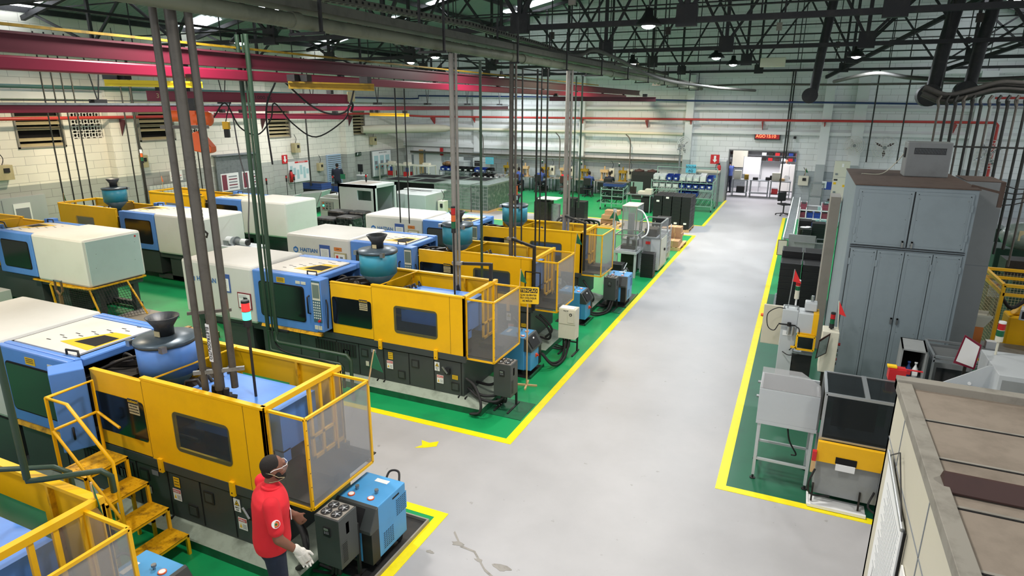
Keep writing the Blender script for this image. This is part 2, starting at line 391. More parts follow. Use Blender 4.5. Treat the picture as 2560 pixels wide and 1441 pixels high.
# far wall, with the doorway into the next hall, piers and ledges
wf = MB('wall_far_paint')
DX0, DX1, DZ = -3.40, -0.34, 2.52
wf.box(-23, 34, 0, DX0, 34.3, 13); wf.box(DX1, 34, 0, 14, 34.3, 13); wf.box(DX0, 34, DZ, DX1, 34.3, 13)
struct(wf, 'wall_far')
for i, (x0, x1, d) in enumerate(((-17.7, -17.3, 0.25), (-11.25, -10.95, 0.3), (-5.65, -5.28, 0.35), (0.55, 0.95, 0.35), (1.85, 2.35, 0.2), (6.4, 7.0, 0.3))):
    struct(MB('pier_paint').box(x0, 34 - d, 0, x1, 34.02, 6.1), 'trim_%d' % (i + 1), bevel=0.01)
lg = MB('pier_paint')
for x0, x1 in ((-23, -17.7), (-17.3, -11.25), (-10.95, -5.65), (-5.28, 0.55), (0.95, 1.85), (2.35, 6.4), (7.0, 14)):
    for z, zt in ((4.42, 4.58), (3.3, 3.48), (2.2, 2.42)):
        if z < 2.5 and (x0 == -5.28 or x0 > 0): continue
        lg.add([(x0, 34, z), (x1, 34, z), (x1, 33.78, z + .02), (x0, 33.78, z + .02), (x0, 34, zt + .1), (x1, 34, zt + .1), (x1, 33.78, zt - .02), (x0, 33.78, zt - .02)],
               [(0, 1, 2, 3), (2, 3, 7, 6), (6, 7, 4, 5), (0, 3, 7, 4), (1, 2, 6, 5)])
    lg.box(x0, 33.8, 6.0, x1, 34, 6.25)
struct(lg, 'trim_7')
tr = MB('grey_mid').box(DX0 - .05, 33.9, 0, DX0, 34.35, DZ + .05); tr.box(DX1, 33.9, 0, DX1 + .05, 34.35, DZ + .05); tr.box(DX0, 33.9, DZ, DX1, 34.35, DZ + .05)
struct(tr, 'door_1')
struct(MB('pier_paint').box(-3.9, 33.3, 0, -3.45, 34, 2.05), 'trim_8')
# the next hall seen through the doorway
nh = MB('white').box(-8, 41, 0, 4, 41.2, 4.5); nh.box(-8, 34.3, 4.3, 4, 41.2, 4.5); nh.box(-8.2, 34.3, 0, -8, 41.2, 4.5); nh.box(4, 34.3, 0, 4.2, 41.2, 4.5)
struct(nh, 'wall_back')

# left wall, openings filled by louvre windows
wl = MB('wall_left_paint')
LOUV = [(12.25, 13.72, 3.22, 4.55), (16.4, 17.9, 3.25, 4.5), (22.7, 24.2, 3.1, 4.4), (28.8, 30.0, 3.0, 4.3)]
LAT = [(14.0, 15.05, 3.45, 4.35), (18.3, 19.4, 3.45, 4.35)]
ops = sorted(LOUV + LAT); y = -2
for (a, b2, z0, z1) in ops:
    wl.box(-22.9, y, 0, -22.6, a, 9); wl.box(-22.9, a, 0, -22.6, b2, z0); wl.box(-22.9, a, z1, -22.6, b2, 9); y = b2
wl.box(-22.9, y, 0, -22.6, 34.3, 9)
struct(wl, 'wall_left')
for i, (y0, y1) in enumerate(((9.0, 9.8), (15.1, 16.0), (21.7, 22.5), (27.9, 28.55))):
    struct(MB('wall_left_paint').box(-22.62, y0, 0, -22.25, y1, 6.6), 'trim_%d' % (9 + i), bevel=0.01)
lw = MB('pier_paint')
for y0, y1 in ((-2, 9.0), (9.8, 15.1), (16.0, 21.7), (22.5, 27.9), (28.55, 34)):
    for z in (4.75, 6.1): lw.box(-22.62, y0, z, -22.4, y1, z + 0.25)
struct(lw, 'trim_13')
for i, (y0, y1, z0, z1) in enumerate(LOUV):
    fr = MB('taupe')
    for a in ((y0, z0, y1, z0 + .05), (y0, z1 - .05, y1, z1), (y0, z0, y0 + .05, z1), (y1 - .05, z0, y1, z1)): fr.box(-22.7, a[0], a[1], -22.55, a[2], a[3])
    w = struct(fr, 'window_%d' % (i + 1))
    s = MB('beige_old'); n = 8
    for k in range(n):
        if (i + k) % 4 == 2 and i < 2: continue
        z = z0 + .08 + (z1 - z0 - .14) * k / (n - 1); s.add([(-22.72, y0, z + .05), (-22.72, y1, z + .05), (-22.58, y1, z - .03), (-22.58, y0, z - .03), (-22.72, y0, z + .065), (-22.72, y1, z + .065), (-22.58, y1, z - .015), (-22.58, y0, z - .015)],
            [(0, 1, 2, 3), (4, 5, 6, 7), (0, 1, 5, 4), (2, 3, 7, 6), (0, 3, 7, 4), (1, 2, 6, 5)])
    struct(s, 'slats', w); struct(MB('slot_black').box(-22.88, y0, z0, -22.84, y1, z1), 'backing', w)
for i, (y0, y1, z0, z1) in enumerate(LAT):
    s = MB('cream'); n = 5; k2 = 4; dy = (y1 - y0) / n; dz = (z1 - z0) / k2
    for a in range(n):
        for c in range(k2):
            cy = y0 + dy * (a + .5); cz = z0 + dz * (c + .5)
            ring = [(cy + .3 * dy * math.cos(t), cz + .3 * dz * math.sin(t)) for t in [q * PI / 5 for q in range(11)]]
            s.tube([(-22.64, u, v) for u, v in ring], 0.022, 5, cap=False)
            for su in (-1, 1):
                for sv in (-1, 1): s.bar((-22.64, cy + su * .22 * dy, cz + sv * .22 * dz), (-22.64, cy + su * .5 * dy, cz + sv * .5 * dz), 0.045)
    w = struct(s, 'window_%d' % (5 + i)); struct(MB('slot_black').box(-22.88, y0, z0, -22.84, y1, z1), 'backing', w)

# corrugated roof with skylight sheets
def rz(x): return 11.6 + 0.22 * (x + 3.4) if x < -3.4 else 11.6 - 0.30 * (x + 3.4)
rf = MB('roof_sheet'); ys = [-1 + 0.125 * k for k in range(283)]
for xs in ((-23.2, -3.4), (-3.4, 14.2)):
    vs = []; fs = []
    for k, y in enumerate(ys):
        for x in xs: vs.append((x, y, rz(x) + (0.035 if k % 2 else 0)))
    for k in range(len(ys) - 1): fs.append((2 * k, 2 * k + 1, 2 * k + 3, 2 * k + 2))
    rf.add(vs, fs)
struct(rf, 'ceiling')
sk = MB('skylight')
for (x0, x1, y0, y1) in ((-22.4, -20.9, 18.4, 19.3), (-22.4, -21.0, 26.0, 27.0), (-18.9, -17.6, 26.0, 27.0), (-15.8, -13.4, 25.8, 26.6), (-14.6, -12.2, 31.0, 32.0), (-22.5, -21.2, 11.8, 13.2), (-19.6, -18.4, 19.6, 20.6),
                         (5.2, 7.2, 31.0, 32.2), (7.4, 9.2, 27.5, 28.5), (-20.6, -19.4, 31.4, 32.2), (-21, -19.6, 7.4, 8.6), (-17.6, -16.4, 12.6, 13.6)):
    sk.add([(x0, y0, rz(x0) - .03), (x1, y0, rz(x1) - .03), (x1, y1, rz(x1) - .03), (x0, y1, rz(x0) - .03)], [(0, 1, 2, 3)])
struct(sk, 'window_7')

# purlins under the roof
for i, x in enumerate([-22.2 + 2.1 * k for k in range(18)]):
    struct(MB('truss').box(x - .04, -1, rz(x) - .2, x + .04, 34, rz(x) - .03), 'beam_%d' % (i + 1))

# roof trusses
TY = [6.6, 13.0, 19.3, 25.6, 31.9]
where = ['nearest, its chord crossing the top left corner', 'second, crossing above the lamp over the aisle', 'third, crossing halfway down the hall', 'fourth, beyond the orange-glowing lamp', 'last, close before the far wall']
for i, Y in enumerate(TY):
    t = thing('roof_truss', 'black steel roof truss with gusset plates, ' + where[i], 'truss', (0, Y, 0), 0, 'black steel roof trusses')
    bc = MB('truss').box(-22.4, -.05, 6.17, 13.5, .05, 6.2); bc.box(-22.4, -.055, 6.1, 13.5, -.035, 6.2); bc.box(-22.4, .035, 6.1, 13.5, .055, 6.2); bc.build('bottom_chord', t)
    tc2 = MB('truss').bar((-22.4, 0, rz(-22.4) - .3), (-3.4, 0, rz(-3.4) - .3), .12, .14); tc2.bar((-3.4, 0, rz(-3.4) - .3), (13.5, 0, rz(13.5) - .3), .12, .14); tc2.build('top_chord', t)
    MB('truss').bar((-22.4, .09, 7.35), (13.5, .09, 7.35), .035).build('tie_bar', t)
    nodes = [-19.3 + 3.4 * k for k in range(10)]
    for x in nodes:
        MB('truss').box(x - .045, -.04, 6.2, x + .045, .04, rz(x) - .3).build('post', t)
        MB('truss').box(x - .19, -.065, 6.04, x + .19, .065, 6.42).build('gusset_plate', t)
        for s in (-1, 1):
            xm = x + s * 2.6
            if -22.4 < xm < 13.4: MB('truss').bar((x, 0, 6.25), (xm, 0, rz(xm) - .3), .06, .07).build('diagonal_brace', t)
    for x in nodes[:-1]:
        MB('truss').cyl((x + 1.7, 0, 6.2), (x + 1.7, 0, rz(x + 1.7) - .3), .018, n=6).build('tie_rod', t)

# raking braces by the right-hand side
for k, (a, b2) in enumerate((((0.5, 33.2, 5.9), (6.0, 20.5, 8.6)), ((4.6, 33.0, 6.0), (8.6, 22.0, 7.6)))):
    q = MB('truss').bar(a, b2, .11, .14); one(q, 'raking_brace', ['dark raking steel brace rising from the far wall over the right side of the aisle', 'dark raking steel brace farther right, rising over the bundle of cables'][k], 'brace')
# ------------------------------------------------------------ light
w = bpy.data.worlds.new('World'); scene.world = w; w.use_nodes = True
w.node_tree.nodes['Background'].inputs[0].default_value = (0.93, 0.95, 1.0, 1); w.node_tree.nodes['Background'].inputs[1].default_value = 0.72
def lamp(name, loc, e, color, size=0.6, spread=150):
    l = bpy.data.lights.new(name, 'AREA'); l.shape = 'DISK'; l.size = size; l.energy = e; l.color = color; l.spread = math.radians(spread)
    o = bpy.data.objects.new(name, l); C.objects.link(o); o.location = loc; return o
WHITE = (1, 0.955, 0.90); COOL = (0.90, 0.96, 1.0); WARM = (1, 0.82, 0.58)
def make_lamp():
    t = thing('high_bay_lamp', '-', 'ceiling lamp', (0, 0, 6), 0, 'high bay lamps hung under the trusses')
    s = MB('black_metal').lathe((0, 0, 0), [(.24, .0), (.235, .03), (.16, .12), (.08, .17), (.07, .3), (0, .3)], 20); s.build('reflector', t)
    MB('lamp_white').sphere((0, 0, .02), (.13, .13, .07), n=16, k=10).build('bulb', t)
    MB('black_metal').cyl((0, 0, .3), (0, 0, .75), .012, n=6).build('hanger', t)
    return t
LAMPS = [(-2.85, 12.3, 6.0, 'over the front of the aisle, brightest one', WHITE, 1), (-6.6, 14.0, 6.0, 'beside the long cable tray near the top centre', WHITE, 1),
         (-12.6, 19.5, 6.0, 'left of the hanging conduits, over the rows of machines', WHITE, 1), (-2.74, 20.9, 6.0, 'over the middle of the aisle', COOL, 1),
         (-2.62, 24.4, 6.0, 'just beyond the one over the middle of the aisle', COOL, 1), (1.03, 21.8, 6.0, 'over the right side, before the far wall', COOL, 1),
         (-12.5, 12.0, 6.0, 'over the left machines, above the maroon rail', WHITE, 1), (-5.76, 22.8, 6.0, 'small warm-glowing one by the fourth truss', WARM, 1),
         (-10.5, 17.6, 6.0, 'dim, behind the cable tray', COOL, 1), (-14.9, 25.4, 6.0, 'over the wrapped pallets', COOL, 1), (-8.4, 29.6, 6.0, 'over the seated workers, warm white', WARM, 1),
         (-19.0, 13.4, 6.0, 'along the left wall, warm white', WARM, 1), (-19.2, 22.4, 6.0, 'by the left wall over the grey skips', WHITE, 1), (-14.6, 31.0, 6.0, 'over the left end of the assembly tables', COOL, 1)]
l0 = make_lamp(); first = True
for (x, y, z, wh, c, k) in LAMPS:
    lb = 'round black high bay lamp, ' + wh
    if first: l0.location = (x, y, z); l0['label'] = lb; first = False
    else: dup(l0, lb, (x, y, z))
    lamp('hall_light', (x, y, z - .12), (190 if y > 24 or x < -15 else (170 if x < -8 else 110)) if c is not WARM else 260, c, .6, 170)
# area lights without fixtures, added at plausible lamp spots to brighten the hall
for (x, y, e, c) in ((-2.0, 3.5, 110, WHITE), (-7.0, 6.4, 170, WHITE), (-7.6, 0.5, 100, WHITE), (-14, 5.5, 240, WARM), (-1.5, 7.6, 120, WHITE), (-2.3, 16.6, 110, COOL), (3.6, 4.0, 60, WHITE), (4.5, 12.5, 60, WHITE), (-3.6, 30.0, 120, COOL), (6, 27, 100, COOL)):
    lamp('hall_light', (x, y, 6.4), e, c)
lamp('next_hall_light', (-2, 37.5, 4.2), 260, (1, .95, 1), 2.5, 170)
# ------------------------------------------------------------ injection moulding machines
def sticker(mb, x, z, w, h, y, kind):
    """small label plate on a front (-Y) face"""
    if kind == 'yellow':
        mb.box(x - w / 2, y - .003, z - h / 2, x + w / 2, y, z + h / 2, 'sticker_yellow'); mb.use('ink')
        for k in range(3): mb.box(x - w * .38, y - .004, z + h * (.3 - .28 * k), x + w * .38, y - .003, z + h * (.36 - .28 * k))
    elif kind == 'danger':
        mb.box(x - w / 2, y - .003, z - h / 2, x + w / 2, y, z + h / 2, 'paper'); mb.box(x - w * .46, y - .004, z + h * .18, x + w * .46, y - .003, z + h * .45, 'sticker_red')
        mb.text('PERIGO', (x, y - .006, z + h * .31), (1, 0, 0), (0, 0, 1), h * .2, 'white')
        mb.prism([(x - w * .4, z - h * .35), (x - w * .1, z - h * .35), (x - w * .25, z + .0)], 'y', y - .004, y - .003, 'sticker_yellow')
        mb.use('ink_grey')
        for k in range(3): mb.box(x - w * .02, y - .004, z - h * (.05 + .13 * k), x + w * .4, y - .003, z - h * (.1 + .13 * k))
    elif kind == 'volt':
        mb.box(x - w / 2, y - .003, z - h / 2, x + w / 2, y, z + h / 2, 'paper')
        mb.prism([(x - w * .4, z - h * .02), (x + w * .4, z - h * .02), (x, z + h * .42)], 'y', y - .004, y - .003, 'ink'); mb.prism([(x - w * .3, z + h * .03), (x + w * .3, z + h * .03), (x, z + h * .34)], 'y', y - .005, y - .004, 'sign_yellow')
        mb.prism([(x - .01, z + h * .2), (x + .012, z + h * .2), (x, z + h * .12), (x + .008, z + h * .12), (x - .008, z + h * .04), (x - .002, z + h * .1), (x - .012, z + h * .1)], 'y', y - .006, y - .005, 'ink')
        mb.text('440 V', (x, y - .006, z - h * .18), (1, 0, 0), (0, 0, 1), h * .17, 'ink'); mb.text('3 Ø', (x, y - .006, z - h * .36), (1, 0, 0), (0, 0, 1), h * .15, 'ink')
def panel_open(mb, x0, x1, z0, z1, holes, y0, y1, m):
    """upright sheet with window openings"""
    mb.use(m); xs = x0
    for (a, b2, c, d) in holes:
        mb.box(xs, y0, z0, a, y1, z1); mb.box(a, y0, z0, b2, y1, c); mb.box(a, y0, d, b2, y1, z1); xs = b2
    mb.box(xs, y0, z0, x1, y1, z1)
def make_machine(label, loc, rz=0.0, hopper='teal', hz=2.28, cage=True, papers=1, detail=1, mirror=False, brand=True, tower=None, win_right='acrylic_window', hx=-1.9, turned=False):
    t = thing('injection_molding_machine', label, 'injection molding machine', loc, rz, 'injection molding machines')
    # concrete plinth strip under the injection end
    if detail:
        p = MB('green_side').box(-4.0, -.13, 0, .32, 1.0, .11)
        p.use('concrete').add([(-4.0, -.13, .11), (.32, -.13, .11), (.32, 1.0, .11), (-4.0, 1.0, .11), (-4.0, .03, .2), (-.05, .03, .2), (.0, .9, .2), (-4.0, .9, .2)], [(0, 1, 5, 4), (1, 2, 6, 5), (2, 3, 7, 6), (4, 5, 6, 7), (3, 0, 4, 7)])
        p.use('slot_black')
        for x in (-.14, -.02, -1.55, -1.68, -2.6): p.box(x, -.02, .13, x + .018, .05, .2)
        p.build('plinth', t)
    # base cabinets
    c = MB('cabinet_dark').box(-4.15, .02, .2, -.05, 1.22, .80); c.box(-4.2, -.005, .78, .0, 1.2, .885); c.use('slot_black')
    seams = (-3.3, -2.9, -2.5, -2.04, -1.54, -1.05, -.58, -.09)
    for x in seams: c.box(x - .006, .014, .22, x + .006, .03, .76)
    c.box(-4.1, .014, .755, -.07, .03, .765)
    if detail:
        for x, z in ((-1.92, .62), (-.93, .6), (-1.2, .36), (-.2, .34), (-2.3, .55)): c.box(x - .07, .01, z - .07, x + .07, .02, z + .07, 'black_metal'); c.box(x - .05, .008, z - .05, x + .05, .011, z + .05, 'cabinet_dark')
        c.box(-2.95, .01, .5, -2.1, .016, .72, 'black_metal')
        for k in range(14): c.box(-2.95 + k * .06, .008, .5, -2.93 + k * .06, .012, .72, 'slot_black')
    c.build('base_cabinet', t, .004)
    if detail:
        for (x_, z_, w_, h_, k_) in ((-1.4, .66, .09, .12, 'yellow'), (-1.42, .5, .12, .14, 'danger'), (-.52, .63, .09, .15, 'volt'), (-.47, .42, .12, .14, 'danger'), (-.2, .5, .1, .07, 'yellow')):
            s = MB('paper'); sticker(s, x_, z_, w_, h_, .014, k_); s.build('warning_sticker', t)
        MB('ink_grey').box(-1.78, .01, .66, -1.68, .014, .72).build('name_plate', t); MB('beige_box').box(-1.9, .005, .4, -1.84, .014, .48).build('latch_plate', t)
        MB('black_plastic').box(-.36, -.03, .54, -.28, .014, .64).bar((-.4, -.03, .66), (-.3, -.05, .57), .02, m='steel').build('main_switch', t)
    # clamp end: legs and frame
    c = MB('cabinet_dark').box(-6.0, .08, .66, -4.15, 1.2, .8); c.box(-5.0, .06, .05, -4.45, 1.15, .7); c.box(-5.98, .2, 0, -5.85, .32, .66); c.box(-5.98, 1.0, 0, -5.85, 1.12, .66); c.box(-5.9, .1, .05, -3.9, .2, .16); c.box(-5.9, 1.05, .05, -3.9, 1.15, .16)
    c.build('clamp_base', t)
    # white clamp housing
    h = MB('cream').box(-6.0, -.03, .79, -4.23, 1.30, 1.845); h.build('clamp_housing', t, .055)
    if brand and detail:
        s = MB('logo_blue'); X, Z = -5.74, 1.49
        s.prism([(X + .075 * math.cos(a), Z + .075 * math.sin(a)) for a in [PI / 6 + k * PI / 3 for k in range(6)]], 'y', -.036, -.031)
        s.box(X - .035, -.038, Z - .03, X + .035, -.0365, Z + .02, 'paper'); s.box(X - .02, -.0395, Z - .02, X - .004, -.038, Z + .01, 'logo_blue'); s.box(X + .008, -.0395, Z - .02, X + .022, -.038, Z + .01)
        s.text('HAITIAN', (-5.37, -.037, 1.5), (1, 0, 0), (0, 0, 1), .125, 'logo_blue', bold=.01); s.build('maker_logo', t, label='blue hexagon emblem and lettering')
    if papers:
        s = MB('paper_blueframe').box(-5.06, -.04, 1.32, -4.78, -.031, 1.66); s.box(-5.035, -.042, 1.345, -4.805, -.04, 1.58, 'paper'); s.use('ink_grey')
        for k in range(5): s.box(-5.0, -.043, 1.54 - .03 * k, -4.85, -.042, 1.546 - .03 * k)
        s.build('posted_sheet', t, label='notice in a blue plastic sleeve')
    if papers == 2:
        s = MB('paper_redframe').box(-4.62, -.045, 1.06, -4.3, -.033, 1.36); s.box(-4.6, -.048, 1.08, -4.32, -.045, 1.34, 'paper'); s.box(-4.5, -.05, 1.1, -4.36, -.048, 1.17, 'cardboard'); s.box(-4.48, -.05, 1.24, -4.38, -.048, 1.28, 'ink')
        s.use('ink_grey')
        for k in range(3): s.box(-4.58, -.05, 1.31 - .022 * k, -4.4, -.048, 1.315 - .022 * k)
        s.build('posted_sheet', t, label='sheet in a dark red frame')
    if papers == 3:
        s = MB('orange_label').box(-4.66, -.04, 1.56, -4.46, -.031, 1.64); s.box(-4.6, -.042, 1.6, -4.52, -.04, 1.61, 'ink'); s.box(-4.66, -.055, 1.24, -4.34, -.036, 1.53, 'beige_old'); s.box(-4.63, -.058, 1.27, -4.37, -.055, 1.5, 'paper')
        s.box(-4.6, -.06, 1.3, -4.54, -.058, 1.47, 'sticker_red'); s.box(-4.5, -.06, 1.32, -4.42, -.058, 1.45, 'ink_grey'); s.build('clipboard', t, label='clipboard with a printed sheet under an orange tag')
    # blue clamp door section with cream cover plate
    d = MB('blue'); d.box(-4.22, -.03, .84, -2.85, .05, 1.82)
    d.box(-4.22, 1.22, .84, -2.85, 1.30, 1.82); d.box(-4.22, .05, 1.70, -2.85, .13, 1.82); d.box(-4.22, 1.14, 1.7, -2.85, 1.22, 1.82); d.box(-2.98, .13, 1.70, -2.85, 1.14, 1.80)
    d.build('clamp_door', t, .02)
    q = MB('slot_black').box(-4.23, .02, .86, -4.20, 1.26, 1.80); q.box(-4.19, .14, 1.78, -3.0, 1.13, 1.795); q.build('seal', t)
    pl = MB('cream_top').box(-4.17, .15, 1.795, -3.0, 1.12, 1.815)
    for k in range(6):
        for j in range(2): pl.box(-3.86 + .12 * k + .0 * j, .5 + .12 * k - .16 * j, 1.816, -3.78 + .12 * k, .512 + .12 * k - .16 * j, 1.818, 'slot_black')
    pl.prism([(-3.62, .36), (-3.02, .3), (-3.02, .86), (-3.3, .84)], 'z', 1.8155, 1.8185, 'sticker_yellow'); pl.prism([(-3.45, .42), (-3.05, .42), (-3.05, .72), (-3.33, .72)], 'z', 1.8187, 1.8195, 'slot_black'); pl.build('cover_plate', t)
    for yy, s in ((-.034, -1), (1.304, 1)):
        g = MB('window_dark').prism(rrect(-3.58, 1.32, .98, .6, .05), 'y', yy, yy + .01 * s); g.prism(rrect(-3.58, 1.32, 1.02, .64, .06), 'y', yy + .003 * s, yy - .002 * s, 'slot_black'); g.build('door_window', t)
    hd = MB('black_plastic').tube([(-2.97, -.03, 1.5), (-2.97, -.08, 1.48), (-2.97, -.08, 1.2), (-2.97, -.03, 1.18)], .014, 8); hd.build('door_handle', t)
    hd = MB('black_metal').tube([(-3.1, .12, 1.8), (-3.1, .12, 1.88), (-2.92, .14, 1.88), (-2.92, .14, 1.8)], .014, 8); hd.build('top_handle', t)
    if detail:
        s = MB('sticker_yellow').box(-3.66, -.036, 1.66, -3.48, -.031, 1.75); s.use('ink')
        for k in range(3): s.box(-3.64, -.038, 1.73 - .022 * k, -3.5, -.036, 1.737 - .022 * k)
        s.build('warning_sticker', t); MB('beige_box').box(-3.24, -.036, 1.68, -3.14, -.031, 1.73).build('name_plate', t); MB('beige_box').box(-3.12, -.036, 1.68, -3.02, -.031, 1.73).build('name_plate', t)
        y_ = MB('yellow_worn').add([(-4.1, -.04, .845), (-2.75, -.04, .845), (-2.75, .04, .845), (-4.1, .04, .845), (-4.1, -.06, .80), (-2.75, -.06, .80), (-2.75, .04, .80), (-4.1, .04, .80)], [(0, 1, 2, 3), (4, 7, 6, 5), (0, 4, 5, 1), (1, 5, 6, 2), (0, 3, 7, 4)]); y_.build('door_rail', t)
    # toggle gear and barrel between the guards
    g = MB('machinery'); g.box(-4.0, .2, .9, -2.95, 1.1, 1.5); g.box(-2.8, .2, .9, -2.35, 1.1, 1.6); g.box(-2.28, .3, .9, -2.0, 1.0, 1.35)
    for yy in (.28, 1.0): g.cyl((-2.9, yy, 1.5), (-1.3, yy, 1.5), .03, n=10); g.cyl((-2.9, yy, 1.05), (-1.3, yy, 1.05), .03, n=10)
    g.curve([(-2.86, .3, 1.6), (-2.6, .5, 1.72), (-2.45, .8, 1.66), (-2.3, .95, 1.5)], .02); g.curve([(-2.86, .6, 1.62), (-2.7, .55, 1.74), (-2.5, .6, 1.62)], .016)
    g.bar((-2.85, .45, 1.62), (-2.3, .7, 1.68), .09, .06); g.bar((-2.7, .9, 1.55), (-2.35, .45, 1.62), .08, .07); g.sphere((-2.42, .55, 1.6), .08, n=10, k=6); g.cyl((-2.3, .65, 1.25), (-1.3, .65, 1.25), .085, n=14); g.build('toggle_and_barrel', t)
    u = MB('black_metal')
    for k in range(4): u.tube([(-1.5 + .05 * k, .3 + .15 * k, 1.5), (-1.42 + .05 * k, .32 + .15 * k, 1.72), (-1.3, .36 + .14 * k, 1.74), (-1.26, .4 + .14 * k, 1.6)], .02, 6)
    u.box(-1.75, .35, 1.3, -1.38, .9, 1.55, 'machinery'); u.build('valve_block', t)
    # bed plate and blue injection unit
    MB('machinery').box(-2.8, .05, .885, .44, 1.1, .9).box(-2.4, .12, .9, .0, .2, .96).box(-2.4, .95, .9, 0, 1.03, .96).box(.02, .42, .9, .42, .5, .98).build('bed', t)
    b_ = MB('blue').box(-1.35, .3, 1.18, -.1, .82, 1.66); b_.box(-.22, .3, 1.06, -.1, .4, 1.2); b_.box(-.22, .72, 1.06, -.1, .82, 1.2); b_.box(-1.1, .298, 1.5, -.85, .3, 1.515, 'slot_black'); b_.build('injection_unit_cover', t, .008)
    MB('machinery').box(-1.3, .36, .9, -.3, .76, 1.18).build('injection_motor', t)
    # hopper
    if hopper is None: hopper = 'teal'; nohop = True
    else: nohop = False
    lidm = {'teal': 'hopper_lid', 'blue': 'hopper_lid', 'cyan': 'hopper_lid'}[hopper]; y0 = .5
    hp = MB({'teal': 'teal', 'blue': 'blue', 'cyan': 'teal'}[hopper]).lathe((hx, y0, hz), [(.075, -.66), (.1, -.66), (.10, -.6), (.305, -.38)], 28, 'teal_dark'); hp.lathe((hx, y0, hz), [(.305, -.38), (.31, -.0), (.0, -.0)], 32, {'teal': 'teal', 'blue': 'blue', 'cyan': 'teal'}[hopper])
    H = hp.build('hopper', t)
    MB(lidm).lathe((hx, y0, hz), [(.0, -.03), (.325, -.03), (.33, .0), (.32, .02), (.1, .045), (0, .045)], 32).build('lid', H)
    f = MB('funnel').lathe((hx, y0, hz), [(.1, .03), (.1, .14), (.175, .26), (.165, .262), (.09, .14), (.0, .1)], 24); f.box(hx - .03, y0 - .105, hz + .05, hx + .05, y0 - .095, hz + .11, 'beige_old'); f.build('funnel', H)
    for s in (-1, 1): MB('steel').box(hx + .26 * s - .03, y0 - .27, hz - .05, hx + .26 * s + .03, y0 - .21, hz + .02).build('latch', H)
    MB('machinery').cyl((hx, y0, hz - .66), (hx, y0, 1.2), .09, n=14).build('feed_throat', H)
    if nohop:
        for ch in list(H.children): bpy.data.objects.remove(ch)
        bpy.data.objects.remove(H)
    # control panel box
    if turned:
        p = MB('blue'); p.xf = Matrix.Translation((-2.62, -.12, 0)) @ Matrix.Rotation(-.5, 4, 'Z'); p.box(-.16, -.22, .92, .14, .1, 1.85); P = p.build('control_panel', t, .012)
        q = MB('black_plastic'); q.xf = p.xf; q.tube([(.14, -.1, 1.2), (.17, -.1, 1.18), (.17, -.1, 1.08), (.14, -.1, 1.06)], .012, 6); q.build('hook', P); q = MB('beige_box'); q.xf = p.xf; q.box(-.161, -.15, 1.2, -.162, .05, 1.75, 'keypad').build('keypad_and_screen', P)
    else: P = MB('blue').box(-2.76, -.2, .95, -2.56, .02, 1.85).build('control_panel', t, .012)
    k = MB('keypad') if not turned else MB('keypad')
    k.box(-2.745, -.205, 1.12, -2.575, -.199, 1.83); k.box(-2.74, -.208, 1.5, -2.58, -.204, 1.8, 'beige_box'); k.box(-2.73, -.21, 1.54, -2.59, -.207, 1.77, 'screen'); k.use('keys')
    for a in range(4):
        for b2 in range(7): k.box(-2.737 + .04 * a, -.208, 1.45 - .045 * b2, -2.713 + .04 * a, -.204, 1.475 - .045 * b2)
    k.cyl((-2.62, -.205, 1.15), (-2.62, -.235, 1.15), .02, n=12, m='red'); k.box(-2.74, -.206, .99, -2.67, -.199, 1.06, 'beige_box'); k.box(-2.66, -.206, .99, -2.59, -.199, 1.06, 'beige_box')
    if not turned: k.build('keypad_and_screen', P)
    cc = MB('black_rubber').curve([(-2.55, -.1, 1.5), (-2.51, -.12, 1.4), (-2.52, -.12, 1.2), (-2.55, -.1, 1.0)], .012, 6); cc.build('cable_clip', P)
    # yellow guards
    f = MB('yellow'); panel_open(f, -2.53, -1.7, .9, 1.78, [(-2.47, -1.76, 1.1, 1.51)], 0, .02, 'yellow'); f.box(-2.53, -.005, 1.78, -1.7, .05, 1.795); F = f.build('sliding_guard', t)
    MB('window_dark').prism(rrect(-2.115, 1.305, .79, .47, .04), 'y', -.006, 0).build('pane', F)
    f = MB('yellow'); panel_open(f, -1.7, 0, .885, 1.84, [(-1.26, -.51, 1.12, 1.51)], 0, .025, 'yellow'); f.box(-1.7, -.01, 1.82, 0, .05, 1.845)
    for x in (-1.57, -.52): f.box(x - .03, -.03, .76, x + .03, 0, .92, 'yellow')
    f.use('slot_black').box(-.262, -.001, .89, -.257, .0, 1.82).box(-1.702, -.001, .9, -1.697, 0, 1.8)
    for x in (-1.57, -.52): f.box(x - .008, -.032, .79, x + .008, -.03, .805)
    F = f.build('front_guard', t, .003)
    MB(win_right).prism(rrect(-.885, 1.315, .8, .46, .06), 'y', -.006, -.001).build('pane', F)
    if detail:
        s = MB('beige_old').box(-1.95, -.01, 1.38, -1.79, -.006, 1.56); s.box(-1.95, -.012, 1.5, -1.79, -.01, 1.56, 'ink'); s.text('CUIDADO', (-1.87, -.014, 1.53), (1, 0, 0), (0, 0, 1), .034, 'sign_yellow'); 
        for k2, tx in enumerate(('NÃO RETIRE', 'AS PROTEÇÕES', 'DAS MÁQUINAS')): s.text(tx, (-1.87, -.012, 1.475 - .033 * k2), (1, 0, 0), (0, 0, 1), .022, 'ink')
        s.build('caution_sticker', F)
    f = MB('yellow'); panel_open(f, -2.5, 0, .9, 1.82, [(-1.5, -.75, 1.15, 1.5)], 1.12, 1.14, 'yellow'); f.box(-2.5, 1.08, 1.80, 0, 1.15, 1.83, 'yellow')
    for x in (-2.5, -1.65, -.6): f.box(x, 1.08, .9, x + .03, 1.12, 1.8, 'yellow_worn')
    R_ = f.build('rear_guard', t)
    MB('acrylic').prism(rrect(-1.125, 1.325, .79, .39, .05), 'y', 1.141, 1.146).build('pane', R_)
    MB('yellow').box(-.05, .02, 1.79, .01, 1.14, 1.845).build('end_rail', t)
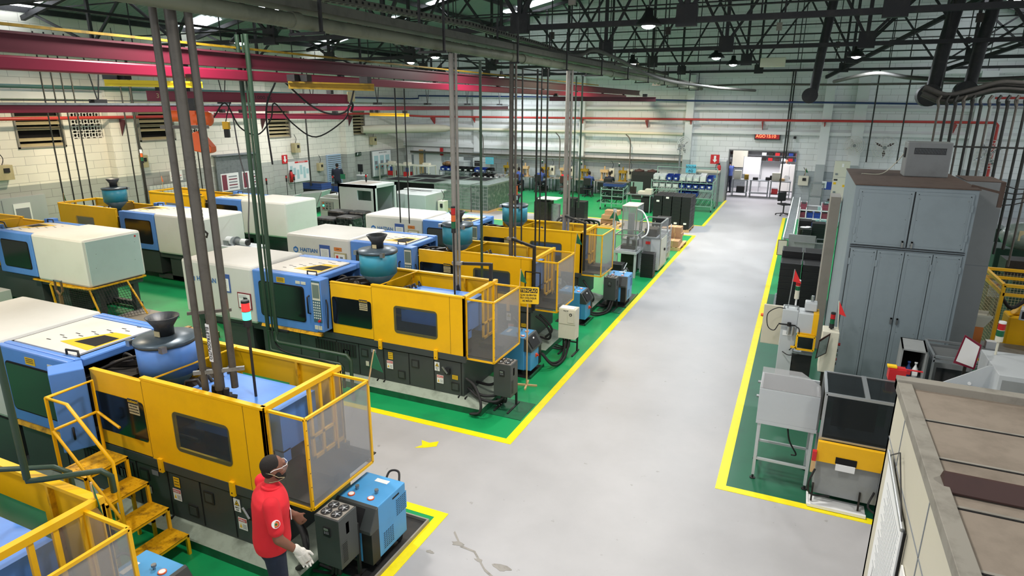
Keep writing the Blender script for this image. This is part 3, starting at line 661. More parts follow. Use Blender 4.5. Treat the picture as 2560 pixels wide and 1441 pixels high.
    MB('yellow').bar((-1.62, .02, 1.81), (-1.5, 1.1, 1.83), .014).build('stay_bar', t)
    f = MB('yellow')
    for yy in (.62, .78, .96, 1.11): f.box(-.03, yy, .95, .0, yy + .035, 1.8)
    f.box(-.03, .62, .95, 0, 1.14, .99); f.box(-.03, .62, 1.2, 0, .98, 1.23); E_ = f.build('end_gate', t)
    MB('acrylic').box(-.018, .65, .99, -.012, 1.12, 1.79).build('pane', E_)
    f = MB('yellow_worn').box(-.04, 0, .88, .0, .05, 1.82); f.build('corner_post', t)
    if cage:
        f = MB('yellow'); x1, ya, yb, za, zb, w_ = .46, .05, 1.0, .84, 1.80, .026
        for (X_, Y_) in ((.0, ya), (x1, ya), (x1, yb), (0, yb)): f.bar((X_, Y_, za), (X_, Y_, zb), w_)
        for z in (za, zb):
            f.bar((0, ya, z), (x1, ya, z), w_); f.bar((x1, ya, z), (x1, yb, z), w_)
            if z == za: f.bar((0, yb, z), (x1, yb, z), w_)
        f.bar((0, yb, zb), (x1, yb, zb), w_); f.use('slot_black')
        for k2 in range(6): f.cbox(x1 + .014, ya, za + .1 + .15 * k2, .003, .008, .008)
        K = f.build('discharge_cage', t)
        MB('acrylic').box(.01, ya - .002, za, x1, ya + .002, zb).build('pane', K); MB('acrylic_hazy').box(x1 - .002, ya, za, x1 + .002, yb, zb).build('pane', K); MB('acrylic').box(.01, yb - .002, za, x1, yb + .002, zb).build('pane', K)
    return t
XR = -4.38
M1 = make_machine('nearest complete blue, white and yellow molding machine, behind the red-shirted man', (XR, 4.0, 0), hopper='blue', hz=2.08, papers=0, turned=True)
M2 = make_machine('molding machine in the middle of the picture, second from the red-shirted man, teal hopper', (XR, 8.0, 0), papers=2)
M3 = make_machine('molding machine behind the warning sign, third away from the red-shirted man', (XR, 10.72, 0), papers=3)
M4 = make_machine('farthest of the molding machines lined up along the left yellow line of the aisle', (XR, 13.6, 0), papers=3)
M0 = make_machine('molding machine cut off by the bottom left corner, only its yellow guard and cage showing', (XR, 1.32, 0), papers=0, hx=-3.2)
# the row by the left wall stands the other way round
def left_machine(label, x_end, y_front, **k):
    return make_machine(label, (x_end - 6.0, y_front + 1.3, 0), PI, cage=False, detail=0, papers=0, brand=False, **k)
LA = left_machine('molding machine with a pale blank end panel, nearest of the left row', -13.6, 8.2, hopper=None)
LB = left_machine('molding machine with a teal hopper by the left wall, second of the left row', -13.6, 11.2, hx=-1.65)
LC = left_machine('grey-white molding machine behind the hanging conduits, third of the left row', -13.6, 14.1, hopper=None)
for T, lbl in ((LA, 1), (LB, 0), (LC, 0)):
    if lbl:
        s = MB('paleblue_panel').box(-6.012, .03, .83, -6.0, 1.24, 1.79); s.use('ink')
        for (yy, zz) in ((.15, 1.6), (.2, 1.2), (1.05, 1.5), (1.1, 1.2)): s.cbox(-6.014, yy, zz, .003, .01, .01)
        s.box(-6.014, .1, 1.71, -6.012, .14, 1.75, 'red'); s.build('end_panel', T)
        MB('yellow_worn').box(-6.02, .0, .76, -4.0, 1.3, .79).build('sill', T)
# ------------------------------------------------------------ things beside the machines
def make_tcu(label, loc, rz, seed=0):
    """mould temperature controller: origin under the middle of its front edge, front towards -Y"""
    t = thing('mold_temperature_controller', label, 'temperature controller', loc, rz, 'blue mold temperature controllers')
    w, d, h = .50, .62, .70
    b_ = MB('blue_tcu').box(-w / 2, .12, .1, w / 2, d, h); b_.box(-w / 2 + .02, .0, .1, w / 2 - .12, .12, .48); b_.build('body', t, .012)
    MB('black_metal').box(w / 2 - .12, .0, .1, w / 2 + .003, .125, .48).build('side_strip', t)
    bz = MB('cabinet_dark').prism([(-.02, .46), (-.02, .5), (.1, .69), (.13, .705), (.13, .46)], 'x', -w / 2 - .005, w / 2 + .005); B = bz.build('control_bezel', t, .006)
    p = MB('black_plastic').add([(-.2, -.018, .52), (.13, -.018, .52), (.13, .085, .675), (-.2, .085, .675), (-.2, -.026, .524), (.13, -.026, .524), (.13, .078, .68), (-.2, .078, .68)], [(4, 5, 6, 7), (0, 1, 5, 4), (1, 2, 6, 5), (2, 3, 7, 6), (3, 0, 4, 7)])
    p.use('white').add([(-.02, .045, .632), (.03, .045, .632), (.03, .06, .655), (-.02, .06, .655)], [(0, 1, 2, 3)])
    for x in (-.14, -.09, -.04): p.add([(x, -.008, .55), (x + .03, -.008, .55), (x + .03, .02, .592), (x, .02, .592)], [(0, 1, 2, 3)])
    p.build('display', B)
    x = w / 2 + .0005
    for (ya_, za_) in ((.2, .16), (.44, .4)):
        s = MB('blue_tcu').box(x, ya_ - .01, za_ - .01, x + .001, ya_ + .19, za_ + .2); s.use('slot_black')
        for r in range(9):
            for c in range(5): s.box(x + .001, ya_ + .036 * c, za_ + .022 * r, x + .002, ya_ + .028 + .036 * c, za_ + .008 + .022 * r)
        s.build('vent_grille', t)
    MB('slot_black').box(x, .38, .63, x + .001, .5, .65).build('hand_slot', t)
    for k, (x, y) in enumerate(((-.13, .2), (.1, .22))):
        MB('steel').cyl((x, y + .1, h), (x, y + .1, h + .03), .012, n=10).cyl((x, y + .1, h + .03), (x, y + .1, h + .05), .022, n=12, m='galv').build('relief_valve', t)
        MB('orange').cyl((x, y, h), (x, y, h + .012), .036, n=18).cyl((x, y, h + .012), (x, y, h + .014), .028, n=18, m='paper').build('pressure_gauge', t)
    MB('orange').box(-.03, -.02, .3, .03, .0, .36).cyl((0, -.02, .33), (0, -.05, .33), .02, n=10, m='sticker_red').build('main_switch', t)
    MB('white').box(-.06, .5, h, .1, .56, h + .003).build('paper_tag', t)
    MB('black_rubber').curve([(.0, d - .02, h - .06), (.0, d + .08, h + .02), (.1, d + .1, h + .03), (.16, d + .02, h - .04)], .012).build('hose', t)
    for x in (-.2, .2):
        for y in (.14, .54): MB('black_rubber').cyl((x - .012, y, .045), (x + .012, y, .045), .045, n=12).box(x - .02, y - .02, .07, x + .02, y + .02, .1, 'black_metal').build('caster', t)
    return t
make_tcu('sky-blue temperature controller in the foreground, right of the red-shirted man', (-3.74, 4.36, .0135), 0)
make_tcu('blue temperature controller just behind the warning sign post', (-3.93, 9.78, .0135), PI / 2)
make_tcu('blue temperature controller half hidden behind the beige drive cabinet', (-3.93, 12.85, .0135), PI / 2)
make_tcu('farthest of the blue temperature controllers along the aisle', (-3.72, 14.25, .0135), 0)
one(MB('black_metal').box(-3.99, 4.25, .002, -3.44, 5.32, .012).box(-3.44, 4.25, .002, -3.42, 5.32, .05, 'taupe').box(-3.99, 5.30, .012, -3.44, 5.32, .05), 'drip_tray', 'shallow dirty drip tray under the sky-blue controller in the foreground', 'tray')
for nm, (x0, x1, y0, y1), wh in (('drip_tray', (-4.62, -3.9, 9.47, 10.12), 'behind the warning sign post'), ('drip_tray', (-4.6, -3.9, 12.55, 13.15), 'under the third blue controller from the man'), ('drip_tray', (-4.1, -3.43, 14.18, 15.4), 'under the farthest blue controller')):
    one(MB('black_metal').box(x0, y0, .002, x1, y1, .012).box(x1 - .02, y0, .002, x1, y1, .05, 'green_side'), nm, 'flat dark metal drip tray ' + wh, 'tray')

def make_inverter(label, loc, col_='cabinet_dark', size=(.29, .27, .54), base=.3, style=0):
    t = thing('inverter_drive_cabinet', label, 'drive cabinet', loc, 0, 'motor drive cabinets on floor stands' if style == 0 else None)
    w, d, h = size
    MB(col_).box(-w / 2, 0, base, w / 2, d, base + h).build('housing', t, .006)
    z = base + h
    if style == 0:
        f = MB('taupe').box(-w / 2 + .015, .015, z, w / 2 - .015, d - .015, z + .005)
        for x in (-.06, .06):
            for y in (d * .3, d * .7):
                f.lathe((x, y, z), [(.05, .004), (.055, .012), (.045, .014), (.04, .006)], 16, 'black_metal')
                for a in range(5): f.bar((x, y, z + .01), (x + .045 * math.cos(a * 1.257), y + .045 * math.sin(a * 1.257), z + .01), .01, .003, 'alu')
                f.lathe((x, y, z), [(.0, .018), (.016, .018), (.016, .0)], 10, 'alu')
        f.build('cooling_fans', t)
        k = MB('black_plastic').box(-.04, -.01, z - .2, .04, 0, z - .1); k.box(-.03, -.012, z - .135, .02, -.01, z - .11, 'screen'); k.use('ink_grey')
        for a in range(3):
            for b2 in range(2): k.box(-.028 + .02 * a, -.012, z - .17 + .015 * b2, -.016 + .02 * a, -.01, z - .162 + .015 * b2)
        k.build('keypad', t)
        for x_ in (-w / 2 - .002, w / 2):
            s = MB(col_).box(x_, .02, base + .05, x_ + .002, .11, base + .28); s.use('slot_black')
            for a in range(12): s.box(x_ - .001, .03, base + .06 + .018 * a, x_ + .003, .1, base + .068 + .018 * a)
            s.build('vent_grille', t); MB('white').box(w / 2, .1, z - .2, w / 2 + .002, .14, z - .08).build('side_label', t)
    else:
        MB(col_).box(-w / 2 + .01, -.015, base + .3, w / 2 - .0, 0, z - .01).build('upper_cover', t, .004)
        k = MB('beige_box').box(.02, -.03, z - .26, .14, -.012, z - .05); k.cyl((.08, -.03, z - .1), (.08, -.036, z - .1), .028, n=16, m='black_plastic'); k.cyl((.08, -.036, z - .1), (.08, -.04, z - .1), .014, n=12, m='beige_box'); k.build('keypad', t)
        MB('white').box(-w / 2 + .02, .02, z, w / 2 - .05, d - .02, z + .004).text('MQ 07', (-.02, -.018, z - .04), (1, 0, 0), (0, 0, 1), .035, 'ink').build('paper_tag', t)
    s = MB('black_metal')
    for x in (-w / 2 + .03, w / 2 - .03):
        for_bar = s.bar((x, d + .02, .02), (x, d + .02, base + h * .6), .03)
    for x in (-w / 2 + .03, w / 2 - .03): s.bar((x, -.05, .015), (x, d + .12, .015), .03)
    s.bar((-w / 2 + .03, d + .02, .2), (w / 2 - .03, d + .02, .2), .025); s.build('stand', t)
    c = MB('black_rubber')
    for k in range(3): c.curve([(-.05 + .04 * k, .1, base + .01), (-.06 + .04 * k, .1, .14), (-.16 + .03 * k, .15 + .05 * k, .05), (-.32, .1 + .1 * k, .06)], .016, 6)
    c.build('cables', t)
    return t
I1 = make_inverter('dark grey drive cabinet with fans on top, beside the red-shirted man', (-3.72, 4.0, 0))
I2 = make_inverter('dark grey drive cabinet in front of the cage of the middle machine', (-3.83, 8.15, 0), base=.26)
I4 = make_inverter('dark grey drive cabinet before the farthest blue temperature controller', (-3.74, 13.8, 0), base=.26)
I3 = make_inverter('beige drive cabinet on black legs, right of the warning sign', (-3.72, 10.8, 0), 'beige_box', (.34, .22, .6), .33, 1)
for a, wh in (((-4.05, -3.45, 8.0, 8.6), 'under the drive cabinet by the middle machine'), ((-4.0, -3.45, 13.7, 14.1), 'under the farthest dark drive cabinet')):
    one(MB('green_side').box(a[0], a[2], .003, a[1], a[3], .012), 'floor_plate', 'dark green steel plate on the floor ' + wh, 'floor plate')

# hose bundles from machine beds to the drives
def hoses(label, pts_list, r=.022, grp='black hose bundles at the machine ends'):
    h = MB('black_rubber')
    for p in pts_list: h.curve(p, r, 8)
    return one(h, 'hose_bundle', label, 'hoses', group=grp)
hoses('thick black hoses hanging beside the dark drive cabinet by the red-shirted man', [[(-4.3, 4.1, .75), (-4.05, 4.02, .55), (-3.98, 3.95, .3), (-4.15, 4.0, .12)], [(-4.35, 4.15, .7), (-4.1, 4.1, .5), (-4.02, 4.0, .3), (-4.2, 4.1, .1)], [(-4.2, 3.95, .1), (-4.0, 3.85, .06), (-3.85, 3.8, .1), (-3.7, 3.95, .2)]], .026)
hoses('brown-black hoses curling out of the end of the middle machine', [[(-4.4, 8.05, .5), (-4.2, 7.95, .45), (-4.05, 7.85, .25), (-4.05, 7.8, .1), (-4.2, 7.8, .05), (-4.1, 7.9, .03)], [(-4.4, 8.2, .38), (-4.2, 8.1, .25), (-4.0, 8.2, .22), (-3.9, 8.2, .3)], [(-4.4, 8.1, .32), (-4.15, 8.05, .2), (-3.95, 8.15, .15), (-3.8, 8.2, .25)], [(-4.4, 8.4, .3), (-4.1, 8.3, .35), (-3.9, 8.3, .5)]])
hoses('black hoses looping from the third machine to its drive cabinet', [[(-4.35, 10.8, .7), (-4.15, 10.75, .6), (-4.05, 10.8, .4), (-4.1, 10.85, .25), (-4.3, 10.9, .25)], [(-4.3, 10.85, .72), (-4.1, 10.8, .6), (-4.02, 10.8, .45), (-4.15, 10.8, .3)], [(-3.9, 10.0, .3), (-3.75, 10.1, .1), (-3.7, 10.5, .05), (-3.75, 10.9, .3)], [(-3.9, 9.95, .32), (-3.7, 10.05, .08), (-3.65, 10.5, .06), (-3.68, 10.9, .3)]])
hoses('black hoses drooping at the end of the fourth machine', [[(-4.35, 13.7, .7), (-4.15, 13.6, .5), (-4.05, 13.6, .3), (-4.2, 13.7, .15)], [(-4.3, 13.3, .3), (-4.0, 13.3, .08), (-3.75, 13.6, .06), (-3.7, 13.9, .3)], [(-4.25, 13.2, .25), (-3.95, 13.2, .06), (-3.7, 13.6, .05), (-3.65, 13.9, .3)]])

# warning sign on a cross-footed post
t = thing('warning_sign', 'yellow and black warning sign on a thin post reading hot parts, keep hands off', 'warning sign', (-3.86, 9.2, 0), math.radians(14))
MB('wood').cyl((0, 0, .02), (0, 0, 1.5), .013, n=10).build('post', t)
MB('wood').bar((-.18, 0, .015), (.18, 0, .015), .03).bar((0, -.18, .015), (0, .18, .015), .03).build('cross_foot', t)
s = MB('sign_yellow').prism(rrect(0, 1.62, .38, .29, .02), 'y', -.02, -.014); s.box(-.165, -.022, 1.665, .165, -.02, 1.74, 'ink')
s.text('ATENÇÃO', (0, -.024, 1.7), (1, 0, 0), (0, 0, 1), .066, 'sign_yellow', bold=.015)
for k, tx in enumerate(('PEÇAS QUENTES', 'NÃO COLOQUE', 'AS MÃOS')): s.text(tx, (0, -.024, 1.625 - .05 * k), (1, 0, 0), (0, 0, 1), .04, 'ink', bold=.02)
s.build('sign_board', t)

# steps with handrail
t = thing('step_platform', 'yellow steel steps with handrail in front of the nearest complete machine', 'steps', (0, 0, 0))
ya, yb = 3.36, 3.82
for k, (x0, x1, z) in enumerate(((-5.73, -5.44, .24), (-5.98, -5.69, .49), (-6.24, -5.95, .73), (-6.60, -6.22, .97))):
    f = MB('yellow').box(x0, ya, z - .03, x1, ya + .02, z).box(x0, yb - .02, z - .03, x1, yb, z).box(x0, ya, z - .03, x0 + .02, yb, z).box(x1 - .02, ya, z - .03, x1, yb, z)
    f.use('yellow_worn').box(x0, ya, z - .005, x1, yb, z + .002)
    for i in range(7):
        for j in range(11):
            if (i + j) % 2: f.cbox(x0 + .03 + (x1 - x0 - .06) * i / 6, ya + .03 + .04 * j, z + .004, .022, .008, .004)
    f.build('tread', t)
    for (x, y) in ((x1 - .03, ya), (x1 - .03, yb - .03), (x0, ya), (x0, yb - .03)): MB('yellow').box(x, y, 0 if (x1 - .03 == x or k == 3) else z - .25, x + .03, y + .03, z - .03).build('leg', t)
r = MB('yellow'); r.tube([(-6.6, yb, .97), (-6.6, yb, 1.78), (-6.6, ya, 1.78), (-6.27, ya, 1.78), (-5.72, ya, 1.28), (-5.72, ya, .5)], .017, 10)
r.tube([(-6.6, ya, 1.78), (-6.6, ya, .97)], .017, 10); r.tube([(-6.6, ya, 1.42), (-6.6, yb, 1.42)], .015, 10); r.tube([(-6.6, ya, 1.42), (-5.73, ya, .62)], .015, 10); r.tube([(-6.6, yb, 1.42), (-6.27, yb, 1.3)], .015, 8)
r.build('handrail', t)
B5 = ((-4.2, 3.9, .0),)

# flags on canes
def flag(label, x, y, z0, z1, m='green_flag', lean=(.1, 0), pole='wood', d=1):
    t = thing('flag', label, 'flag', (x, y, 0), 0, 'triangular flags on canes'); lx, ly = lean
    MB(pole).cyl((0, 0, z0), (lx, ly, z1), .008, n=8).build('cane', t)
    MB(m).add([(lx, ly, z1), (lx * .3 + 0, ly * .3, z1 - .2), (lx + .12 * d, ly - .03, z1 - .22), (lx + .004, ly + .004, z1), (lx * .3 + .004, ly * .3 + .004, z1 - .2), (lx + .12 * d, ly - .026, z1 - .22)], [(0, 1, 2), (5, 4, 3), (0, 3, 4, 1), (1, 4, 5, 2), (2, 5, 3, 0)]).build('cloth', t)
flag('green flag on a cane at the cage corner of the nearest complete machine', -3.91, 5.0, 1.76, 2.17)
flag('green flag standing up from the cage of the middle machine', -3.92, 9.0, 1.78, 2.1, lean=(.02, 0))
flag('green flag standing up from the cage of the third machine', -3.92, 11.72, 1.78, 2.2, lean=(.04, 0))
flag('green flag standing up from the cage of the farthest lined-up machine', -3.92, 14.6, 1.78, 2.2, lean=(.02, 0))
flag('drooping green flag on the machine guard in the bottom left corner', -4.4, 2.42, 1.84, 1.97, lean=(-.02, 0))
flag('green flag on the pipe stand by the left wall door', -19.5, 11.5, 1.7, 2.1, lean=(.02, 0))
flag('orange flag before the white tile board on the left wall', -21.2, 16.0, 0.0, 2.1, 'orange', lean=(0, 0))

# signal towers
def tower(label, x, y, z0, z1, seg, h=.075, r=.032, pole='black_metal', base='black_plastic', grp='signal towers on poles'):
    t = thing('signal_tower', label, 'signal light', (x, y, 0), 0, grp); MB(pole).cyl((0, 0, z0), (0, 0, z1), .014, n=8).build('pole', t)
    MB(base).cyl((0, 0, z1), (0, 0, z1 + .07), r * 1.05, n=16).build('base', t); z = z1 + .07
    for m_ in seg: MB(m_).cyl((0, 0, z), (0, 0, z + h), r, n=18).build('lens', t); MB(base).cyl((0, 0, z + h), (0, 0, z + h + .006), r * 1.04, n=16).build('ring', t); z += h + .006
    MB(base if base != 'beige_box' else 'white').cyl((0, 0, z), (0, 0, z + .02), r, n=16).build('cap', t)
    return t
tower('lit signal tower, red over glowing green, over the nearest complete machine', -4.94, 4.45, 1.66, 2.44, ['lamp_green_on', 'lamp_red_on'], .085, .04)
tower('signal tower with red, amber and green lenses before the second teal hopper', -4.77, 8.4, 1.66, 2.72, ['lamp_green', 'lamp_amber', 'lamp_red'], .1, .033)
tower('signal tower with orange and pale green lenses left of the white-topped hopper', -6.2, 14.0, 1.9, 2.35, ['cyan_pale', 'lamp_amber', 'lamp_amber'], .11, .035)
tower('signal tower over the yellow guard by the lattice wall opening', -19.6, 14.2, 1.7, 2.75, ['lamp_green', 'lamp_amber', 'white'], .12, .04)
# conduits hanging down to the machines
def poles(label, lst, z0, z1, m='conduit', extras=None, grp='hanging conduits', nm='hanging_conduit'):
    t = thing(nm, label, 'conduit', (0, 0, 0), 0, grp)
    for (x, y, r) in lst: MB(m).cyl((x, y, z0), (x, y, z1), r, n=12).build('pipe', t)
    if extras: extras(t)
    return t
def ex1(t):
    MB('galv').bar((-5.36, 4.08, 1.99), (-5.0, 4.4, 1.99), .03, .04).build('clamp_bar', t)
    for z in (2.62, 4.4): MB('conduit').bar((-5.35, 4.1, z), (-5.06, 4.38, z), .03, .03).build('pipe_clip', t)
    s = MB('white').box(-5.235, 4.19, 2.1, -5.185, 4.2, 2.5); s.text('ELETRODUTO', (-5.21, 4.185, 2.3), (0, 0, -1), (1, 0, 0), .055, 'ink'); s.build('label_strip', t)
    for (x, r) in ((-5.29, .035), (-5.2, .05), (-5.12, .036)): MB('black_rubber').curve([(x, 4.25, 1.8), (x, 4.25, 1.72), (x + .05, 4.32, 1.68)], r * .8, 10).build('cable_tail', t)
poles('three thick brown conduits hanging side by side before the crane hoist', [(-5.3, 4.15, .034), (-5.2, 4.24, .05), (-5.1, 4.34, .036)], 1.78, 6.4, extras=ex1)
def ex2(t):
    MB('black_metal').box(-7.95, 7.55, .93, -7.5, 7.6, .97).build('clamp_bar', t)
    MB('green_pipe').tube([(-7.72, 7.5, .95), (-7.72, 7.5, .8), (-7.65, 7.5, .77), (-6.25, 7.5, .77), (-6.18, 7.5, .7), (-6.18, 7.5, 0)], .03, 10).build('branch_pipe', t)
    MB('green_pipe').tube([(-7.86, 7.5, .95), (-7.86, 7.5, .62), (-7.8, 7.5, .6), (-6.4, 7.5, .6), (-6.34, 7.5, .55), (-6.34, 7.5, .2)], .026, 10).build('branch_pipe', t)
    MB('black_rubber').curve([(-7.78, 7.5, .95), (-7.7, 7.5, .7), (-7.4, 7.48, .62), (-6.6, 7.48, .6), (-6.3, 7.45, .5)], .014, 8).build('cable', t)
poles('dark green pipes dropping behind the nearest machine and branching sideways', [(-7.9, 7.53, .034), (-7.8, 7.53, .016), (-7.72, 7.53, .036)], .9, 5.6, 'green_pipe', ex2)
def arm(x0, y0, x1, y1, z, zb):
    def f(t):
        MB('black_metal').bar((x0, y0, z), (x1, y1, z), .045).build('arm', t); MB('black_metal').bar((x1, y1, z + .02), (x1, y1, zb), .05).build('arm_post', t)
        MB('conduit_light').box(x0 - .07, y0 - .05, z - .02, x0 + .1, y0 + .05, z + .03).build('clamp_plate', t)
        MB('black_rubber').tube([(x0, y0, 1.75), (x0, y0 + .02, 1.65), (x0 - .02, y0 + .05, 1.6)], [.03, .05, .03], 10).build('cable_boot', t)
    return f
poles('tall light grey twin conduit over the second machine, with a black angle arm', [(-5.0, 8.84, .04), (-4.94, 8.87, .022)], 1.66, 5.35, 'conduit_light', arm(-4.97, 8.84, -4.43, 9.0, 2.12, 1.8))
poles('tall brown-grey conduit over the third machine, with a long black angle arm', [(-5.06, 11.18, .042), (-4.98, 11.2, .022)], 1.7, 5.4, 'conduit', arm(-5.06, 11.18, -4.34, 10.64, 2.09, .86))
poles('tall pale conduit over the fourth machine, with a black angle arm', [(-5.06, 14.29, .05), (-4.98, 14.33, .03)], 1.7, 5.4, 'conduit_light', arm(-5.06, 14.29, -4.3, 13.54, 2.07, .97))
poles('thin bright green pipe beside the tall light grey twin conduit', [(-4.9, 9.6, .022)], 1.5, 5.3, 'green_pipe', grp=None)
poles('cluster of four thin black rods before the white-topped hopper', [(-5.15, 11.9, .016), (-5.0, 12.3, .02), (-4.9, 12.28, .014), (-4.76, 12.25, .018)], 1.75, 5.3, 'conduit_dark', grp='thin hanging rods')
poles('pair of thin dark green rods right of the tall pale conduit', [(-5.69, 16.7, .02), (-5.5, 16.65, .024)], 1.9, 5.35, 'green_pipe', grp='thin hanging rods')
poles('thin dark rods hanging left of the second teal hopper', [(-8.6, 12.6, .016), (-8.35, 12.6, .014)], 1.9, 5.3, 'conduit_dark', grp='thin hanging rods')
def wallrods(label, y, xs, z0=1.9, m='conduit_dark'):
    z0 = z0 - .6
    poles(label, [(-20.6 + dx, y + dy, r) for dx, dy, r in xs], z0, 6.6, m, grp='rods in front of the left wall')
wallrods('four thin dark rods before the nearest louvre window', 12.15, [(0, 0, .02), (.08, .25, .02), (.12, .5, .02), (.1, .8, .02)], 2.0)
wallrods('thick and thin dark rods before the nearest lattice opening', 14.55, [(0, 0, .022), (.05, .3, .04)], 1.75)
wallrods('pair of dark rods before the second pier of the left wall', 16.9, [(0, 0, .03), (.05, .25, .022)], 1.6)
wallrods('dark rod left of the pink-windowed door', 19.6, [(0, 0, .035)], 1.6)
wallrods('dark rod right of the pink-windowed door', 23.1, [(0, 0, .035)], 1.6)
# cables bundle on the second and third arms
t = poles('square black wire frame hung on the long angle arm of the third machine', [], 0, 0, grp=None, nm='wire_frame'); t['category'] = 'frame'
MB('black_metal').bar((-4.5, 10.6, 1.62), (-4.2, 10.6, 1.62), .02).bar((-4.5, 10.6, 1.28), (-4.2, 10.6, 1.28), .02).bar((-4.5, 10.6, 1.28), (-4.5, 10.6, 1.62), .02).bar((-4.2, 10.6, 1.28), (-4.2, 10.6, 1.62), .02).build('frame_bars', t)

# green pipes rising over the corner machine
def ex3(t):
    MB('green_pipe').tube([(-4.98, 2.3, 1.95), (-4.98, 2.3, 1.9), (-4.9, 2.36, 1.9), (-4.62, 2.62, 1.9), (-4.58, 2.66, 1.84), (-4.58, 2.66, 1.7)], .022, 10).build('branch_pipe', t)
    MB('green_pipe').tube([(-5.35, 2.3, 1.9), (-5.0, 2.5, 1.9), (-4.92, 2.56, 1.84), (-4.92, 2.56, 1.7)], .02, 10).build('branch_pipe', t)
poles('dark green pipe coming down over the guard of the corner machine', [(-4.98, 2.3, .024)], 1.92, 5.6, 'green_pipe', ex3, grp=None)
# blue box seen at the bottom edge
t = make_tcu('blue controller at the bottom edge, only its top showing, below the steps', (-4.42, 2.86, .0), PI / 2)

# pallet and crates between the rows
def pallet(label, x, y, z=0, w=1.0, d=.8, rz=0):
    t = thing('pallet', label, 'pallet', (x, y, z), rz, 'wooden pallets')
    for k in range(5): MB('wood').box(-w / 2 + k * (w - .1) / 4, -d / 2, .1, -w / 2 + k * (w - .1) / 4 + .1, d / 2, .12).build('deck_board', t)
    for y_ in (-d / 2 + .04, 0, d / 2 - .04): MB('wood').box(-w / 2, y_ - .04, 0, w / 2, y_ + .04, .1).build('bearer', t)
    return t
pallet('wooden pallet under the white clamp housing of the middle machine', -10.95, 8.35, .0, .9, .75)
def crate(label, x, y, z, w, d, h, m='crate', grp=None, rz=0, ribs=True, lab=False):
    hh = h; h = h - .0015; w -= .016; d -= .016
    c = MB(m).box(-w / 2, -d / 2, 0.0005, w / 2, d / 2, h * .95); c.box(-w / 2 - .006, -d / 2 - .006, h * .86, w / 2 + .006, d / 2 + .006, h - .001, 'crate_edge' if m == 'crate' else m)
    c.box(-w / 2 + .02, -d / 2 + .02, h - .004, w / 2 - .02, d / 2 - .02, h, 'slot_black')
    if ribs: c.box(-w / 2 - .005, -d / 2 - .005, h * .4, w / 2 + .005, d / 2 + .005, h * .46, 'crate_edge' if m == 'crate' else m)
    if lab: c.box(-.05, -d / 2 - .009, h * .3, .06, -d / 2 - .006, h * .8, 'paper')
    return one(c, 'plastic_crate', label, 'crate', (x, y, z), rz, grp)
ord_ = ['bottom', 'second from the bottom', 'third from the bottom', 'fourth from the bottom', 'fifth from the bottom', 'sixth from the bottom', 'seventh from the bottom', 'eighth from the bottom']
def crate_stack(where, x, y, n, w, d, h, z0=0, grp=None, m='crate', adj='black'):
    for k in range(n):
        crate('%s crate %s, %s' % (adj, where, 'topmost' if k == n - 1 and n > 1 else ord_[k]), x, y, z0 + k * h, w, d, h, m, grp)
crate_stack('between the middle machine and the left row', -11.0, 9.6, 3, .62, .55, .26, 0, 'black crates in the passage between the machine rows')
crate_stack('in the passage, behind the first stack', -11.2, 10.5, 4, .62, .55, .26, 0, 'black crates in the passage between the machine rows')
crate_stack('left of the third machine housing', -11.0, 12.3, 4, .6, .5, .22, 0, 'black crates in the passage between the machine rows')
crate_stack('in the passage beside the hopper motor', -11.7, 13.0, 5, .6, .5, .22, 0, 'black crates in the passage between the machine rows')

# motor on a grey bench in the passage
t = thing('geared_motor', 'grey geared motor with round flange lying on the small bench behind the middle machine', 'motor', (-13.1, 11.75, 1.1), 0)
MB('grey_light').cyl((-.3, 0, .1), (-.1, 0, .1), .11, n=20).box(-.34, -.12, 0, -.16, .12, .12, 'galv').build('gearbox', t)
MB('galv').cyl((.0, 0, .1), (.03, 0, .1), .13, n=20).cyl((.03, 0, .1), (.2, 0, .1), .08, n=18).build('flange', t)
MB('grey_light').cyl((.2, 0, .1), (.38, 0, .1), .09, n=18).cyl((.38, 0, .1), (.42, 0, .1), .075, n=18, m='black_metal').build('fan_cowl', t)
t = thing('bench', 'small grey steel bench carrying the geared motor', 'bench', (-13.0, 11.85, 0), 0)
MB('grey_light').box(-.5, -.3, .92, .6, .3, 1.095).build('top', t, .01); MB('machinery').box(-.45, -.25, 0, .5, .25, .92).build('body', t)
one(MB('black_rubber').curve([(-12.9, 12.0, 1.12), (-13.0, 12.1, 1.5), (-13.6, 12.8, 2.4), (-14.1, 13.1, 3.2), (-14.3, 13.2, 4.35)], .018, 6), 'hanging_cable', 'thin black cable slanting down from the crane rails to the geared motor', 'cable')
# drum, cabinet and mesh guard under the first left machine
t = thing('waste_drum', 'wide yellow drum with dirty lid beside the nearest left machine', 'drum', (-10.95, 6.35, 0), 0)
MB('yellow_worn').lathe((0, 0, 0), [(.42, 0), (.43, .3), (.42, .3), (.43, .6), (.44, .85), (.44, .9)], 30).build('drum_body', t); MB('taupe').lathe((0, 0, 0), [(0, .86), (.4, .86), (.43, .9), (.44, .91)], 30).build('lid', t)
MB('black_metal').bar((-.2, -.15, .9), (.15, .1, .93), .05).build('lid_bar', t)
t = thing('mesh_guard', 'yellow framed wire mesh guard under the end of the nearest left machine', 'guard', (0, 0, 0), 0)
g = MB('yellow_worn').bar((-13.55, 8.15, .78), (-13.35, 8.2, .1), .03).bar((-13.55, 9.0, .78), (-13.1, 9.05, .05), .03).bar((-13.55, 8.15, .78), (-13.55, 9.4, .78), .03).bar((-13.55, 8.15, .78), (-14.8, 8.1, .78), .03).bar((-14.8, 8.1, .78), (-14.7, 8.1, .1), .03); g.build('guard_frame', t)
g = MB('machinery')
